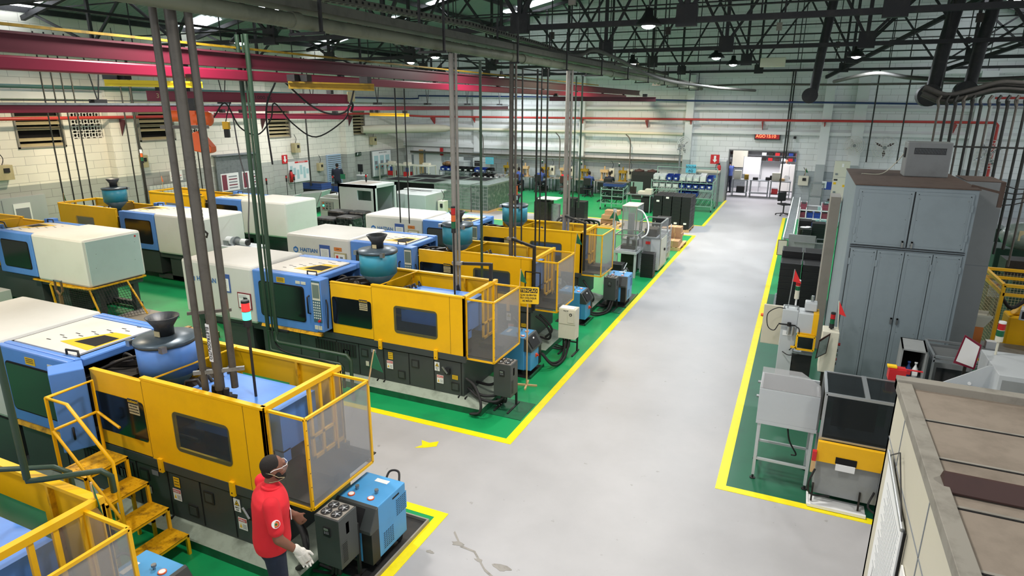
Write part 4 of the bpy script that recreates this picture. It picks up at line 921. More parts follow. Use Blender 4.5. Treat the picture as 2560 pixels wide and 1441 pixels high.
for k in range(15):
    a = k / 14; g.bar((-13.55, 8.15 + .85 * a, .78), (-13.35 + .25 * a, 8.2 + .85 * a, .08), .006)
    g.bar((-13.55 + .2 * a, 8.15 + .05 * a, .78 - .7 * a), (-13.55 + .45 * a, 9.0 + .05 * a, .78 - .72 * a), .006)
    g.bar((-13.56 - 1.2 * a, 8.12, .78), (-13.45 - 1.2 * a, 8.12, .1), .006); g.bar((-13.5, 8.12, .78 - .68 * a), (-14.75, 8.12, .78 - .68 * a), .006)
g.build('wire_mesh', t)
one(MB('taupe').box(-13.6, 8.1, .0, -12.4, 9.3, .04).box(-13.6, 8.1, .04, -12.4, 8.13, .09, 'black_metal').box(-12.43, 8.1, .04, -12.4, 9.3, .09), 'drip_tray', 'dusty steel tray on the floor before the mesh guard', 'tray')
t = thing('electrical_box', 'grey electrical box under the nearest left machine', 'electrical box', (-16.1, 7.6, 0), 0)
MB('grey_machine').box(-.35, -.2, .0, .35, .2, .62).build('housing', t, .01); MB('black_plastic').cyl((-.2, -.2, .45), (-.2, -.23, .45), .03, n=10).build('switch', t)
t = thing('cart_handle', 'rusty steel cart with a square pull handle beside the yellow drum', 'cart', (-12.9, 7.2, 0), 0)
MB('wood_dark').bar((0, 0, .2), (0, 0, 1.0), .05).bar((0, 0, 1.0), (-.1, 0, 1.1), .03).bar((0, 0, 1.0), (.1, 0, 1.1), .03).bar((-.1, 0, 1.1), (-.1, 0, 1.3), .03).bar((.1, 0, 1.1), (.1, 0, 1.3), .03).bar((-.12, 0, 1.3), (.12, 0, 1.3), .03, m='galv').build('pull_handle', t)
MB('black_metal').box(-.3, .0, .12, .3, .8, .2).build('deck', t)
for x in (-.24, .24):
    for y in (.1, .7): MB('black_rubber').cyl((x - .02, y, .06), (x + .02, y, .06), .06, n=12).build('wheel', t)
# ------------------------------------------------------------ overhead runs, cranes, pipes
t = thing('cable_tray', 'long grey-green pipe and tray hung over the first row of machines', 'cable tray', (0, 0, 0), 0, 'overhead cable trays')
MB('traypipe').cyl((-5.0, 2.4, 5.44), (-5.0, 33.8, 5.44), .075, n=18).build('pipe', t)
MB('tray').box(-5.22, 2.4, 5.56, -4.92, 33.8, 5.575).box(-5.22, 2.4, 5.575, -5.2, 33.8, 5.66).box(-4.94, 2.4, 5.575, -4.92, 33.8, 5.66).build('tray', t)
for k in range(12):
    y = 3.2 + 2.6 * k; MB('black_metal').bar((-5.26, y, 5.35), (-5.26, y, 6.1), .03).bar((-4.86, y, 5.35), (-4.86, y, 6.1), .03).bar((-5.3, y, 5.34), (-4.82, y, 5.34), .03).build('bracket', t)
for k in range(5): MB('traypipe').cyl((-5.0, 5.5 + 6 * k, 5.44), (-5.0, 5.62 + 6 * k, 5.44), .09, n=18).build('pipe_socket', t)
t = thing('cable_tray', 'perforated grey cable tray sagging above the long pipe', 'cable tray', (0, 0, 0), 0, 'overhead cable trays')
s = MB('tray'); P = [(-6.3, 6.6, 5.95), (-6.0, 8.2, 5.95), (-5.6, 10.5, 5.92), (-5.55, 13.5, 5.85), (-5.6, 17, 5.75), (-5.5, 22, 5.85), (-5.4, 27, 5.8)]
for a, b2 in zip(P, P[1:]):
    s.bar(a, b2, .16, .012)
    for z in (.0,): s.bar((a[0] + .08, a[1], a[2] + .04), (b2[0] + .08, b2[1], b2[2] + .04), .01, .07)
    n = int((Vector(b2) - Vector(a)).length / .11)
    s.use('slot_black')
    for k in range(n):
        q = Vector(a).lerp(Vector(b2), (k + .5) / n)
        s.cbox(q.x + .086, q.y, q.z + .04, .004, .05, .035); s.cbox(q.x + .02, q.y, q.z - .008, .05, .05, .004)
    s.use('tray')
s.build('tray', t)
one(MB('pipe_wrap').curve([(-5.3, 9.5, 5.68), (-5.25, 12, 5.72), (-5.0, 14.5, 5.7), (-4.9, 15.6, 5.9), (-4.7, 17, 5.78), (-4.2, 20, 5.4), (-3.2, 24, 5.25), (-2, 27, 5.2)], .05), 'cable_run', 'thick wrapped cable run leaving the long tray toward the doorway', 'cable')
MB('conduit_dark').curve([(-5.1, 6, 5.62), (-5.08, 12, 5.66), (-5.12, 20, 5.63), (-5.1, 30, 5.62)], .05).build('cables', [o for o in bpy.data.objects if o.name.startswith('cable_tray') and 'pipe and tray' in o['label']][0])

# maroon crane rails
t = thing('crane_rail', 'upper dark maroon crane rail running the length of the hall', 'crane rail', (0, 0, 0), 0, 'maroon crane rails')
MB('maroon_top').box(-7.86, 1.5, 5.31, -7.74, 32.5, 5.335).box(-7.82, 1.5, 5.15, -7.78, 32.5, 5.31, 'maroon_dark').box(-7.86, 1.5, 5.12, -7.74, 32.5, 5.15).build('beam', t)
t = thing('crane_rail', 'lower glossy pink-maroon crane rail hung just under the dark one', 'crane rail', (0, 0, 0), 0, 'maroon crane rails')
MB('maroon').box(-7.87, 1.5, 4.94, -7.73, 29.8, 5.09).build('beam', t, .02)
for k in range(9): MB('black_metal').box(-7.84, 3.1 + 3.3 * k, 5.085, -7.76, 3.2 + 3.3 * k, 5.119).build('hanger', t)
one(MB('yellow_old').box(-7.95, 1.5, 5.4, -7.9, 26, 5.43), 'conductor_bar', 'thin dirty yellow conductor bar running above the upper maroon rail', 'conductor bar')
t = thing('crane_rail', 'far maroon crane rail with pale top running before the left wall louvres', 'crane rail', (0, 0, 0), 0, 'maroon crane rails')
MB('maroon').box(-15.05, 3, 4.41, -14.95, 32.6, 4.57).build('beam', t, .008); MB('galv').box(-15.12, 3, 4.57, -14.9, 32.6, 4.62).box(-15.0, 3, 4.66, -14.97, 32.6, 4.68, 'black_metal').build('top_track', t)
for k in range(8):
    y = 6.4 + 3.6 * k; MB('black_metal').bar((-15, y, 4.62), (-15.0, y - .25, 6.05), .02).bar((-15, y, 4.62), (-15, y + .25, 6.05), .02).box(-15.1, y - .15, 4.62, -14.9, y + .15, 4.7).build('hanger', t)
def beam3(label, p, q, h, w_, m, endm=None, grp=None, nm='crane_bridge', txt=None):
    t = thing(nm, label, 'crane beam', (0, 0, 0), 0, grp); p = Vector(p); q = Vector(q); d = (q - p).normalized(); n_ = d.cross(Vector((0, 0, 1))).normalized()
    b_ = MB(m); b_.bar(p, q, w_ * .35, h); b_.bar(p + Vector((0, 0, h / 2)), q + Vector((0, 0, h / 2)), w_, .02); b_.bar(p - Vector((0, 0, h / 2)), q - Vector((0, 0, h / 2)), w_, .02); b_.build('beam', t)
    if txt:
        s = MB('maroon_top'); s.text(txt, p.lerp(q, .55) + n_ * (w_ * .2), d, (0, 0, 1), .12, 'ink'); s.text('3', p.lerp(q, .05) + n_ * (w_ * .2), d, (0, 0, 1), .14, 'beige_old'); s.build('load_marking', t)
    for f in (.06, .2, .9): c = p.lerp(q, f) + Vector((0, 0, h / 2 + .06)); MB('black_metal').cbox(c.x, c.y, c.z, .14, .1, .09).build('trolley', t)
    return t
beam3('dark maroon crane bridge lettered 1000 kg, over the middle of the left rows', (-13.6, 10.2, 4.78), (-10.5, 13.37, 4.74), .2, .12, 'maroon', txt='1000 kg')
beam3('lower maroon crane beam behind the black-shaded cable loops', (-15.0, 13.2, 4.31), (-12.4, 15.7, 4.26), .12, .1, 'maroon')
beam3('short dark maroon crane bridge in the distance, before the warm-lit wall bay', (-7.9, 20.5, 4.83), (-4.6, 21.5, 4.82), .12, .12, 'maroon_top')
beam3('bright yellow trolley beam hung under the pink-maroon rail', (-8.26, 5.63, 4.86), (-7.57, 6.53, 4.855), .06, .07, 'yellow_bright')
beam3('dirty mustard trolley beam hung by two straps at the top centre', (-6.8, 7.33, 4.87), (-5.88, 8.09, 4.85), .08, .08, 'yellow_old')
beam3('small yellow trolley beam seen far behind the cable loops', (-13.6, 18.4, 4.3), (-12.3, 18.8, 4.28), .08, .08, 'yellow')
for (x, y) in ((-6.78, 7.35), (-5.95, 8.03)): pass
# orange chain hoist
t = thing('chain_hoist', 'orange electric chain hoist hanging under the dark crane bridge', 'hoist', (-10.8, 8.95, -1.09), math.radians(24)); t.scale = (1.25, 1.25, 1.25)
MB('orange').cyl((-.28, 0, 4.38), (-.02, 0, 4.38), .085, n=20).cyl((-.3, 0, 4.38), (-.28, 0, 4.38), .09, n=20).build('motor', t); MB('grey_light').cyl((-.315, 0, 4.38), (-.3, 0, 4.38), .08, n=20).build('end_badge', t)
MB('orange').cyl((.08, 0, 4.34), (.28, 0, 4.34), .11, n=20).sphere((.28, 0, 4.34), (.06, .11, .11)).box(-.06, -.09, 4.2, .12, .09, 4.46).build('gearbox', t)
MB('orange').prism([(.0, 4.12), (.12, 4.16), (.3, 3.92), (.3, 3.84), (.24, 3.82), (.02, 3.86)], 'y', -.1, .1).build('chain_bag', t, .02)
MB('black_metal').box(-.05, -.05, 4.44, .1, .05, 4.64).build('trolley', t)
ch = MB('black_metal')
for k in range(48): ch.tube([(-.02 + (.012 if k % 2 else 0) * c, 0 + (0 if k % 2 else .012) * c, 4.15 - .03 * k + .018 * s) for c, s in ((1, 1), (1, -1), (-1, -1), (-1, 1), (1, 1))], .004, 5, cap=False)
ch.build('chain', t); MB('machinery').tube([(-.02, 0, 2.72), (-.02, 0, 2.6), (.03, 0, 2.55), (.01, 0, 2.49), (-.05, 0, 2.52)], .018, 8).build('hook', t)
t = thing('pendant_control', 'yellow and black pendant control hanging on a cable beside the orange hoist', 'pendant control', (-11.6, 10.5, 0), .4)
MB('yellow').box(-.07, -.05, 4.08, .07, .05, 4.24).build('upper_housing', t, .01); MB('black_plastic').box(-.05, -.05, 3.9, .05, .05, 4.08).build('lower_housing', t, .01); MB('black_rubber').curve([(0, 0, 4.24), (.05, 0, 4.4), (.1, .1, 4.65)], .012).build('cable', t)
one(MB('black_rubber').curve([(-11.45, 9.69, 4.63), (-11.31, 9.86, 4.3), (-11.1, 10.08, 4.63), (-10.95, 10.25, 4.15), (-10.72, 10.5, 3.98), (-10.5, 10.7, 4.3), (-10.43, 10.78, 4.63), (-10.19, 11.01, 4.21), (-9.84, 11.32, 3.92), (-9.36, 11.72, 4.29), (-9.27, 11.79, 4.6)], .017, 6), 'festoon_cable', 'black festoon cable hanging in wide loops under the crane bridge', 'cable')
one(MB('black_rubber').curve([(-8.28, 8.69, 5.4), (-8.3, 8.67, 5.02), (-8.42, 8.55, 4.66), (-8.44, 8.5, 4.3), (-8.4, 8.5, 3.6)], .015).curve([(-8.24, 8.73, 5.02), (-7.93, 9.01, 4.61), (-7.67, 9.23, 4.45), (-7.44, 9.42, 4.52), (-7.3, 9.5, 4.95)], .015), 'festoon_cable', 'black cable draped from the pink-maroon rail across the mustard beam', 'cable')
t = thing('terminal_box', 'small beige terminal box at the right end of the 1000 kg bridge', 'electrical box', (-10.45, 13.4, 4.68), .75)
MB('beige_old').box(-.09, -.06, 0, .09, .06, .24).build('housing', t, .01); MB('black_rubber').curve([(0, 0, 0), (.03, 0, -.1), (-.02, 0, -.25)], .03).build('cable_gland', t)

# wall pipes
t = thing('fire_pipe', 'red fire water pipe running round both walls on brackets', 'pipe', (0, 0, 0), 0)
MB('red_pipe').tube([(-22.05, 2, 4.15), (-22.05, 29.6, 4.15), (-21.9, 31.2, 4.1), (-20.5, 32.9, 3.98), (-19.6, 33.55, 3.97), (7.2, 33.55, 4.0), (7.28, 33.55, 3.9), (7.28, 33.55, .9)], .055, 12).build('pipe', t)
MB('red_pipe').tube([(7.0, 33.6, 5.0), (14, 33.6, 5.0)], .05, 10).build('upper_pipe', t)
for x in (-20.4, -17.6, -11.05, -7.6, -5.35, -2.0, .7, 5.8): MB('red_pipe').add([(x - .03, 33.98, 3.95), (x + .03, 33.98, 3.95), (x + .03, 33.45, 3.9), (x - .03, 33.45, 3.9), (x, 33.98, 3.45)], [(0, 1, 2, 3), (0, 3, 4), (1, 4, 2), (3, 2, 4), (0, 4, 1)]).build('bracket', t)
for y in (9.4, 15.5, 22.1, 28.2): MB('maroon_top').add([(-22.3, y - .03, 4.1), (-22.3, y + .03, 4.1), (-21.95, y + .03, 4.05), (-21.95, y - .03, 4.05), (-22.3, y, 3.4)], [(0, 1, 2, 3), (0, 3, 4), (1, 4, 2), (3, 2, 4), (0, 4, 1)]).build('bracket', t)
one(MB('blue_pipe').tube([(-22.1, 24, 4.98), (-22.1, 32.8, 4.98), (-21.9, 33.6, 4.98), (-21.3, 33.65, 5.0), (-21.3, 33.65, 5.15), (-14, 33.65, 5.08), (-5.5, 33.65, 4.88), (5, 33.65, 4.75), (14, 33.65, 4.7)], .045, 10), 'air_pipe', 'dark blue compressed air pipe along the far wall', 'pipe')
one(MB('teal_pipe').cyl((-22.1, 2, 5.12), (-22.1, 24, 5.1), .06, n=12), 'air_pipe', 'grey-green pipe along the left wall above the louvres', 'pipe')
t = thing('ventilation_duct', 'cream ventilation duct narrowing into a long pipe on the far wall', 'duct', (0, 0, 0), 0)
MB('cream_pipe').tube([(-22.4, 29.5, 3.3), (-22.0, 30.2, 3.3), (-21.6, 31.0, 3.3), (-20.8, 32.2, 3.3), (-19.9, 33.2, 3.3), (-19.4, 33.45, 3.3), (-19.0, 33.5, 3.3), (-5.7, 33.5, 3.26)], [.2, .24, .24, .24, .24, .2, .08, .075], 18).build('duct', t)
for x in (-17.2, -15.2, -12.5, -8.6): MB('conduit').curve([(x, 33.5, 3.2), (x + .25, 33.45, 2.9), (x + .3, 33.4, 2.2), (x + .35, 33.2, 1.3)], .03).build('drop_hose', t)
one(MB('tray').box(-22, 33.6, 1.82, -5.7, 33.9, 1.9).box(-22, 33.6, 1.9, -5.7, 33.62, 1.94), 'wall_rail', 'grey service rail along the far wall above the assembly tables', 'rail')
# grey trunking across the far wall right side
one(MB('conduit').curve([(-5.3, 33.4, 5.55), (-2.5, 33.4, 5.62), (1, 33.4, 5.58), (6, 33.3, 5.6), (13, 33.2, 5.6)], .045), 'cable_run', 'grey flexible conduit strung across the far wall above the doorway', 'cable')
one(MB('pipe_wrap').curve([(.6, 24, 5.4), (1.6, 22, 5.55), (2.4, 20.4, 5.35), (4.0, 20.6, 5.3), (7, 20, 5.4), (10, 19, 5.3)], .055), 'cable_run', 'dark drooping cable bundle over the right side', 'cable')
# dark ducts hanging on the right
def duct(label, x, y, zt, zb, r):
    t = thing('exhaust_duct', label, 'duct', (x, y, 0), 0, 'dark hanging exhaust ducts'); MB('truss').tube([(.35, 0, zt), (.1, 0, zb + 1.1), (.03, 0, zb + .15), (-.0, 0, zb)], r, 14).build('duct', t)
    MB('truss').cyl((-.05, -.25, zb), (-.05, .2, zb), r * 1.7, n=20).build('fan_housing', t)
duct('dark round exhaust duct ending in a fan housing, right of the doorway', 0.0, 20.0, 8.5, 4.9, .12)
duct('dark exhaust duct with fan housing, farther right above the air conditioner', 2.75, 19.8, 8.0, 4.9, .16)
duct('grey exhaust duct beside the bundle of vertical conduits', 3.5, 19.7, 8.0, 5.0, .14)
t = thing('cable_bundle', 'thick drooping bundle of taped cables feeding the vertical conduits at right', 'cable', (0, 0, 0), 0)
for k, (dz, dy) in enumerate(((0, 0), (.05, .08), (.1, -.05), (-.03, .12))): MB('pipe_wrap').curve([(1.8, 13.85 + dy, 4.86 + dz), (2.15, 13.8 + dy, 4.72 + dz), (2.5, 13.8 + dy, 4.8 + dz), (2.9, 13.8 + dy, 4.92 + dz), (3.4, 13.8 + dy, 4.9 + dz), (4.5, 13.7 + dy, 4.92 + dz), (7, 13.5 + dy, 4.9 + dz)], .04).build('cable', t)
for k in range(13):
    x = 2.05 + .122 * k; wh = 'cabinet'
    o = MB('conduit_dark' if k % 3 else 'conduit').cyl((0, 0, 1.9 + .1 * (k % 4)), (0, 0, 4.66 + .02 * (k % 5)), .018 + .004 * (k % 3), n=8).curve([(0, 0, 4.62), (-.02, .02, 4.72), (.02, .05, 4.8)], .024)
    one(o, 'vertical_conduit', 'one of the dark vertical conduits crowded behind the air conditioner', 'conduit', (x, 13.66 - .008 * k, 0), 0, 'vertical conduits behind the air conditioner')
one(MB('conduit_dark').bar((1.9, 13.52, 3.95), (4.2, 13.46, 3.95), .03), 'conduit_rail', 'black horizontal rail tying the vertical conduits together', 'rail')
for k, (x, y) in enumerate(((4.5, 30), (3.8, 33.3), (2.6, 33.4), (-.9, 33.75), (-.8, 33.75))):
    one(MB('conduit_dark').cyl((x, y, 0.3 if k == 3 else 2.2), (x, y, 6.2), .03, n=8), 'wall_conduit', ['thin dark conduit standing behind the right-hand fans', 'dark conduit on the far wall between two fans', 'dark conduit beside the far grey pier at right', 'left of two dark conduits right above the door clock', 'right of two dark conduits right above the door clock'][k], 'conduit')
t = thing('banner', 'cream rolled banner hung on the fourth truss over the aisle', 'banner', (-1.4, 25.52, 6.12), 0); MB('booth_wall').box(-.42, -.03, -.16, .42, .03, .16).build('sheet', t, .02)
# rods hanging from the trusses (thin hangers)
hp = [(-9.2, 19.3), (-7.4, 19.3), (-3.9, 19.3), (-1.0, 19.4), (.6, 25.6), (2.2, 25.6), (-6.4, 25.6), (-8.3, 25.6), (-3.2, 25.6), (-4.6, 13.1), (-1.0, 13.1), (-11, 19.3), (-13, 19.3), (3.4, 19.3), (4.3, 25.5), (-9.7, 31.9), (-7, 31.9), (.2, 31.9)]
for k, (x, y) in enumerate(hp): one(MB('truss').cyl((x, y, 6.2), (x, y, 8.6), .016, n=6).box(x - .07, y - .04, 6.55, x + .07, y + .04, 6.75, 'machinery' if k % 3 else 'taupe'), 'suspension_rod', 'thin black suspension rod with a small box among the roof trusses', 'rod', group='suspension rods among the trusses')
for k, (x0, y, z) in enumerate(((-22, 9.6, 7.0), (-22, 16.4, 6.9), (-22, 22.4, 6.8), (-22, 28.6, 6.7))):
    one(MB('truss').cyl((x0, y, z), (8.5, y, z - .1), .022, n=8), 'cross_pipe', ['nearest', 'second', 'third', 'farthest'][k] + ' of the thin black cross pipes strung between the trusses', 'pipe')
for k, x in enumerate((-12.4, 4.6)):
    one(MB('truss').box(x - .025, 1, 6.22, x + .025, 33.8, 6.27), 'longitudinal_beam', ['thin black beam lying lengthwise on the truss chords over the left rows', 'thin black beam lying lengthwise on the truss chords at right'][k], 'beam')

# ------------------------------------------------------------ wall equipment
t = thing('led_clock', 'red LED clock display above the doorway', 'clock', (-1.73, 33.9, 3.23), 0)
MB('black_metal').box(-.58, -.1, -.16, .58, .08, .18).build('housing', t); d = MB('led_panel').box(-.54, -.104, -.12, .54, -.1, .14); d.build('panel', t)
d = MB('led_red'); d.text('AGO', (-.3, -.106, .0), (1, 0, 0), (0, 0, 1), .2, 'led_red', bold=.015); d.text('15:10', (.17, -.106, .0), (1, 0, 0), (0, 0, 1), .2, 'led_red', bold=.015); d.build('digits', t)
one(MB('black_rubber').curve([(-1.15, 33.85, 3.3), (-.95, 33.85, 3.4), (-.8, 33.8, 3.25), (-.78, 33.8, 3.0)], .02).cbox(-.5, 33.85, 3.2, .12, .1, .12), 'power_cable', 'black power cable looping from the LED clock', 'cable')
def fan(label, x, y, z, r, tilt=0, grp='wall fans on the far wall', bl='brown_steel', n=3, wall=True, rz=0):
    t = thing('wall_fan', label, 'fan', (x, y, z), rz, grp); g = MB('cream')
    for q in range(5): rr = r * (q + 1) / 5; g.tube([(rr * math.cos(a), -.12 - .05 * (1 - q / 4), rr * math.sin(a)) for a in [k * PI / 12 for k in range(25)]], .010, 4, cap=False)
    for k in range(20): a = k * PI / 10; g.bar((.08 * math.cos(a), -.18, .08 * math.sin(a)), (r * math.cos(a), -.12, r * math.sin(a)), .008); g.bar((.1 * math.cos(a), .12, .1 * math.sin(a)), (r * math.cos(a), -.12, r * math.sin(a)), .008)
    g.build('cage', t)
    b_ = MB(bl)
    for k in range(n):
        a = k * 2 * PI / n + .5; c, s = math.cos(a), math.sin(a); w_ = .3 * r
        b_.add([(.05 * c, -.05, .05 * s), (.55 * r * c - w_ * .5 * s, -.09, .55 * r * s + w_ * .5 * c), (.92 * r * c, -.06, .92 * r * s), (.5 * r * c + w_ * .3 * s, -.01, .5 * r * s - w_ * .3 * c), (.05 * c, -.04, .05 * s), (.55 * r * c - w_ * .5 * s, -.08, .55 * r * s + w_ * .5 * c), (.92 * r * c, -.05, .92 * r * s), (.5 * r * c + w_ * .3 * s, -.0, .5 * r * s - w_ * .3 * c)], [(0, 1, 2, 3), (7, 6, 5, 4), (0, 4, 5, 1), (1, 5, 6, 2), (2, 6, 7, 3), (3, 7, 4, 0)])
    b_.build('blades', t); MB('grey_mid').cyl((0, -.1, 0), (0, .2, 0), .09, n=16).build('motor', t)
    if wall: MB('grey_mid').bar((0, .2, 0), (0, .42, -.05), .05).build('wall_arm', t)
    return t
fan('smaller pale wall fan by the grey pier', 2.03, 33.5, 2.92, .42, bl='cream', n=4)
fan('large wall fan with three dark brown blades left of the air conditioner', 3.24, 33.5, 2.86, .5)
fan('wall fan seen among the vertical conduits at far right', 7.1, 33.4, 2.7, .6, bl='galv', n=4)
t = fan('large pedestal fan on a steel post before the pier left of the doorway', -5.5, 32.4, 2.75, .45, bl='galv', n=4, wall=False, grp=None, rz=.9); MB('galv').cyl((0, .1, -2.75), (0, .1, 0), .05, n=12).cyl((0, .1, -2.75), (0, .1, -2.68), .25, n=18, m='black_metal').build('post', t)
# electrical cabinets
t = thing('electrical_cabinet', 'tall beige electrical cabinet with stickers by the far grey pier', 'electrical cabinet', (1.6, 32.0, 0), 0)
MB('beige_box').box(-.3, 0, .55, .3, .4, 2.3).box(-.32, .0, 0, .32, .4, .55, 'galv').build('housing', t, .01)
s = MB('paper').box(-.02, -.004, 2.05, .06, 0, 2.2).box(-.27, -.004, 1.45, -.12, 0, 1.52, 'ink').box(-.27, -.004, 1.28, -.16, 0, 1.38, 'sticker_yellow').box(.1, -.004, 1.18, .2, 0, 1.28, 'sticker_yellow').box(-.3, -.003, 1.6, .3, 0, 1.612, 'ink_grey').box(-.24, -.02, 1.7, -.14, 0, 1.78, 'galv').box(-.24, -.02, .9, -.14, 0, .98, 'galv'); s.build('door_labels', t)
def wbox(label, x, y, z, w_, h, d, m='beige_box', rz=0, grp=None):
    t = thing('junction_box', label, 'electrical box', (x, y, z), rz, grp); MB(m).box(-w_ / 2, 0, -h / 2, w_ / 2, d, h / 2).build('housing', t, .008)
    MB('black_plastic').box(-w_ * .1, -.03, 0, w_ * .25, 0, h * .3).build('switch', t); MB('black_rubber').curve([(0, d / 2, h / 2), (.06, d / 2, h / 2 + .2), (-.05, d / 2, h / 2 + .4)], .012).build('cable', t); return t
wbox('beige junction box on the wall right of the doorway', .1, 33.75, 1.2, .45, .45, .2)
E2 = PI / 2
wbox('old beige box with a yellow label under the nearest louvre window', -22.3, 11.6, 2.55, .45, .45, .25, 'beige_old', E2)
wbox('beige box with black switch by the second left pier', -22.3, 16.25, 2.55, .3, .45, .25, 'beige_old', E2)
wbox('beige box under the third louvre window', -22.3, 24.3, 2.6, .35, .45, .25, 'beige_old', E2)
wbox('beige box by the duct start on the left wall', -22.3, 30.5, 2.65, .35, .45, .25, 'beige_old', E2)
wbox('beige box right of the red-headed notice board', -22.4, 26.0, 1.55, .3, .4, .2, 'beige_old', E2)
# left wall doors, boards
d = MB('pier_paint').box(-22.6, 10.2, 0, -22.5, 12.7, 1.75).box(-22.52, 11.4, 0, -22.49, 11.42, 1.7, 'ink_grey'); w = struct(d, 'door_2')
s = MB('white').box(-22.5, 10.6, .95, -22.48, 11.1, 1.55).box(-22.5, 11.7, .95, -22.48, 12.2, 1.55); struct(s, 'glazing', w); struct(MB('ink_grey').box(-22.48, 10.65, 1.0, -22.47, 11.05, 1.35).box(-22.48, 11.75, 1.0, -22.47, 12.15, 1.4), 'posters', w)
d = MB('galv').box(-22.6, 19.6, 0, -22.5, 22.0, 2.5).box(-22.6, 19.5, 2.5, -22.3, 22.1, 2.56, 'ink_grey'); w = struct(d, 'door_3')
s = MB('white')
for y0 in (19.75, 20.9): s.box(-22.5, y0, 1.0, -22.48, y0 + .95, 1.75, 'white'); s.box(-22.48, y0 + .05, 1.05, -22.475, y0 + .3, 1.7, 'magenta_tote'); [s.box(-22.48, y0 + .4, 1.1 + .12 * k, -22.475, y0 + .85, 1.15 + .12 * k, 'magenta_tote' if k % 2 else 'ink_grey') for k in range(5)]
struct(s, 'glazing', w)
d = MB('blind').box(-22.6, 26.6, 0, -22.52, 27.7, 2.1)
for k in range(20): d.box(-22.52, 26.65, .1 + .1 * k, -22.5, 27.65, .13 + .1 * k, 'galv')
struct(d, 'door_4')
t = thing('tile_board', 'white board of small numbered squares on the left wall behind the yellow guard', 'board', (-22.2, 16.9, 0), E2)
b_ = MB('tile_white').box(-.7, 0, .6, 1.1, .03, 1.65); b_.use('ink_grey')
for k in range(13): b_.box(-.7 + .15 * k, -.003, .6, -.69 + .15 * k, 0, 1.65)
for k in range(8): b_.box(-.7, -.003, .6 + .15 * k, 1.1, 0, .61 + .15 * k)
b_.build('board', t)
one(MB('paper').box(-22.3, 17.2, 1.72, -22.28, 17.75, 2.1).box(-22.28, 17.25, 1.9, -22.275, 17.7, 1.92, 'sticker_red').box(-22.28, 17.25, 1.8, -22.275, 17.7, 1.82, 'ink'), 'notice', 'white paper notice above the board of small squares', 'notice')
t = thing('notice_board', 'white notice board with a red heading by the fire extinguisher', 'notice board', (-22.55, 24.55, 0), E2)
b_ = MB('white').box(-.75, -.02, .95, .75, .02, 1.95).box(-.3, -.024, 1.86, .6, -.02, 1.94, 'sticker_red').text('SEGURANÇA', (.15, -.026, 1.9), (1, 0, 0), (0, 0, 1), .08, 'white'); b_.use('cyan_pale')
for k in range(6): b_.box(-.65 + .22 * k, -.024, 1.1 + .2 * (k % 2), -.48 + .22 * k, -.02, 1.75 - .1 * (k % 3))
b_.build('board', t)
t = thing('notice_board', 'large white board with printed charts near the left far corner', 'notice board', (-22.5, 31.3, 0), E2)
b_ = MB('alu').box(-.95, -.03, .6, .95, .02, 2.1).box(-.9, -.035, .65, .9, -.03, 2.05, 'white').text('GESTÃO À VISTA', (.1, -.04, 1.95), (1, 0, 0), (0, 0, 1), .1, 'ink'); b_.use('cyan_pale')
for k in range(3): b_.box(-.75 + .55 * k, -.038, 1.0, -.35 + .55 * k, -.035, 1.8, 'cyan_pale'); b_.box(-.7 + .55 * k, -.041, 1.3, -.45 + .55 * k, -.038, 1.5, 'ink_grey'); b_.box(-.6 + .55 * k, -.041, 1.1, -.5 + .55 * k, -.038, 1.2, 'sticker_red')
b_.build('board', t)
def arrow_sign(label, x, y, z, rz, w_=.35, h=.4):
    t = thing('extinguisher_sign', label, 'sign', (x, y, z), rz, 'red extinguisher arrow signs'); s = MB('red').box(-w_ / 2, -.02, -h / 2, w_ / 2, 0, h / 2); s.prism([(-.05, h * .38), (.05, h * .38), (.05, -.02), (.11, -.02), (0, -.16), (-.11, -.02), (-.05, -.02)], 'y', -.024, -.02, 'white'); s.build('plate', t)
def ext(label, x, y, z, rz):
    t = thing('fire_extinguisher', label, 'fire extinguisher', (x, y, z), rz); MB('extinguisher').lathe((0, 0, 0), [(.0, 0), (.09, 0), (.09, .42), (.05, .5), (.03, .52)], 18).build('cylinder', t); MB('black_metal').box(-.03, -.06, .52, .03, .04, .58).build('valve', t); MB('black_rubber').curve([(0, -.05, .56), (-.14, -.06, .5), (-.12, -.06, .2)], .014).build('hose', t)
arrow_sign('red arrow sign above the fire extinguisher on the left wall', -22.58, 23.65, 2.1, E2); ext('red fire extinguisher beside the red-headed notice board', -22.45, 23.85, 1.0, E2)
arrow_sign('red arrow sign on the wall beside the doorway', -4.0, 33.27, 2.1, 0, .42, .45); ext('red fire extinguisher under the arrow sign by the doorway', -3.75, 33.1, 1.35, 0)
def exitsign(label, x, y, z, rz, arrow, bg):
    t = thing('exit_sign', label, 'exit sign', (x, y, z), rz, 'exit signs'); s = MB(bg).box(-.22, -.02, -.1, .22, 0, .1); s.use('white').box(-.16, -.024, -.07, -.13, -.02, .0).box(-.13, -.024, -.03, -.06, -.02, .05).sphere((-.09, -.024, .065), (.018, .004, .018), n=8, k=5); s.bar((.03, -.022, 0), (.17, -.022, 0) if arrow == 'r' else (.1, -.022, .07), .02, .004); s.bar((.1, -.022, -.06), (.1, -.022, .07), .02, .004)
    s.build('plate', t)
exitsign('black exit sign with running figure above the far left doorway', -21.9, 33.9, 2.35, 0, 'u', 'ink'); exitsign('green exit sign on the left wall beside the blind door', -22.5, 29.2, 2.0, E2, 'r', 'exit_green')
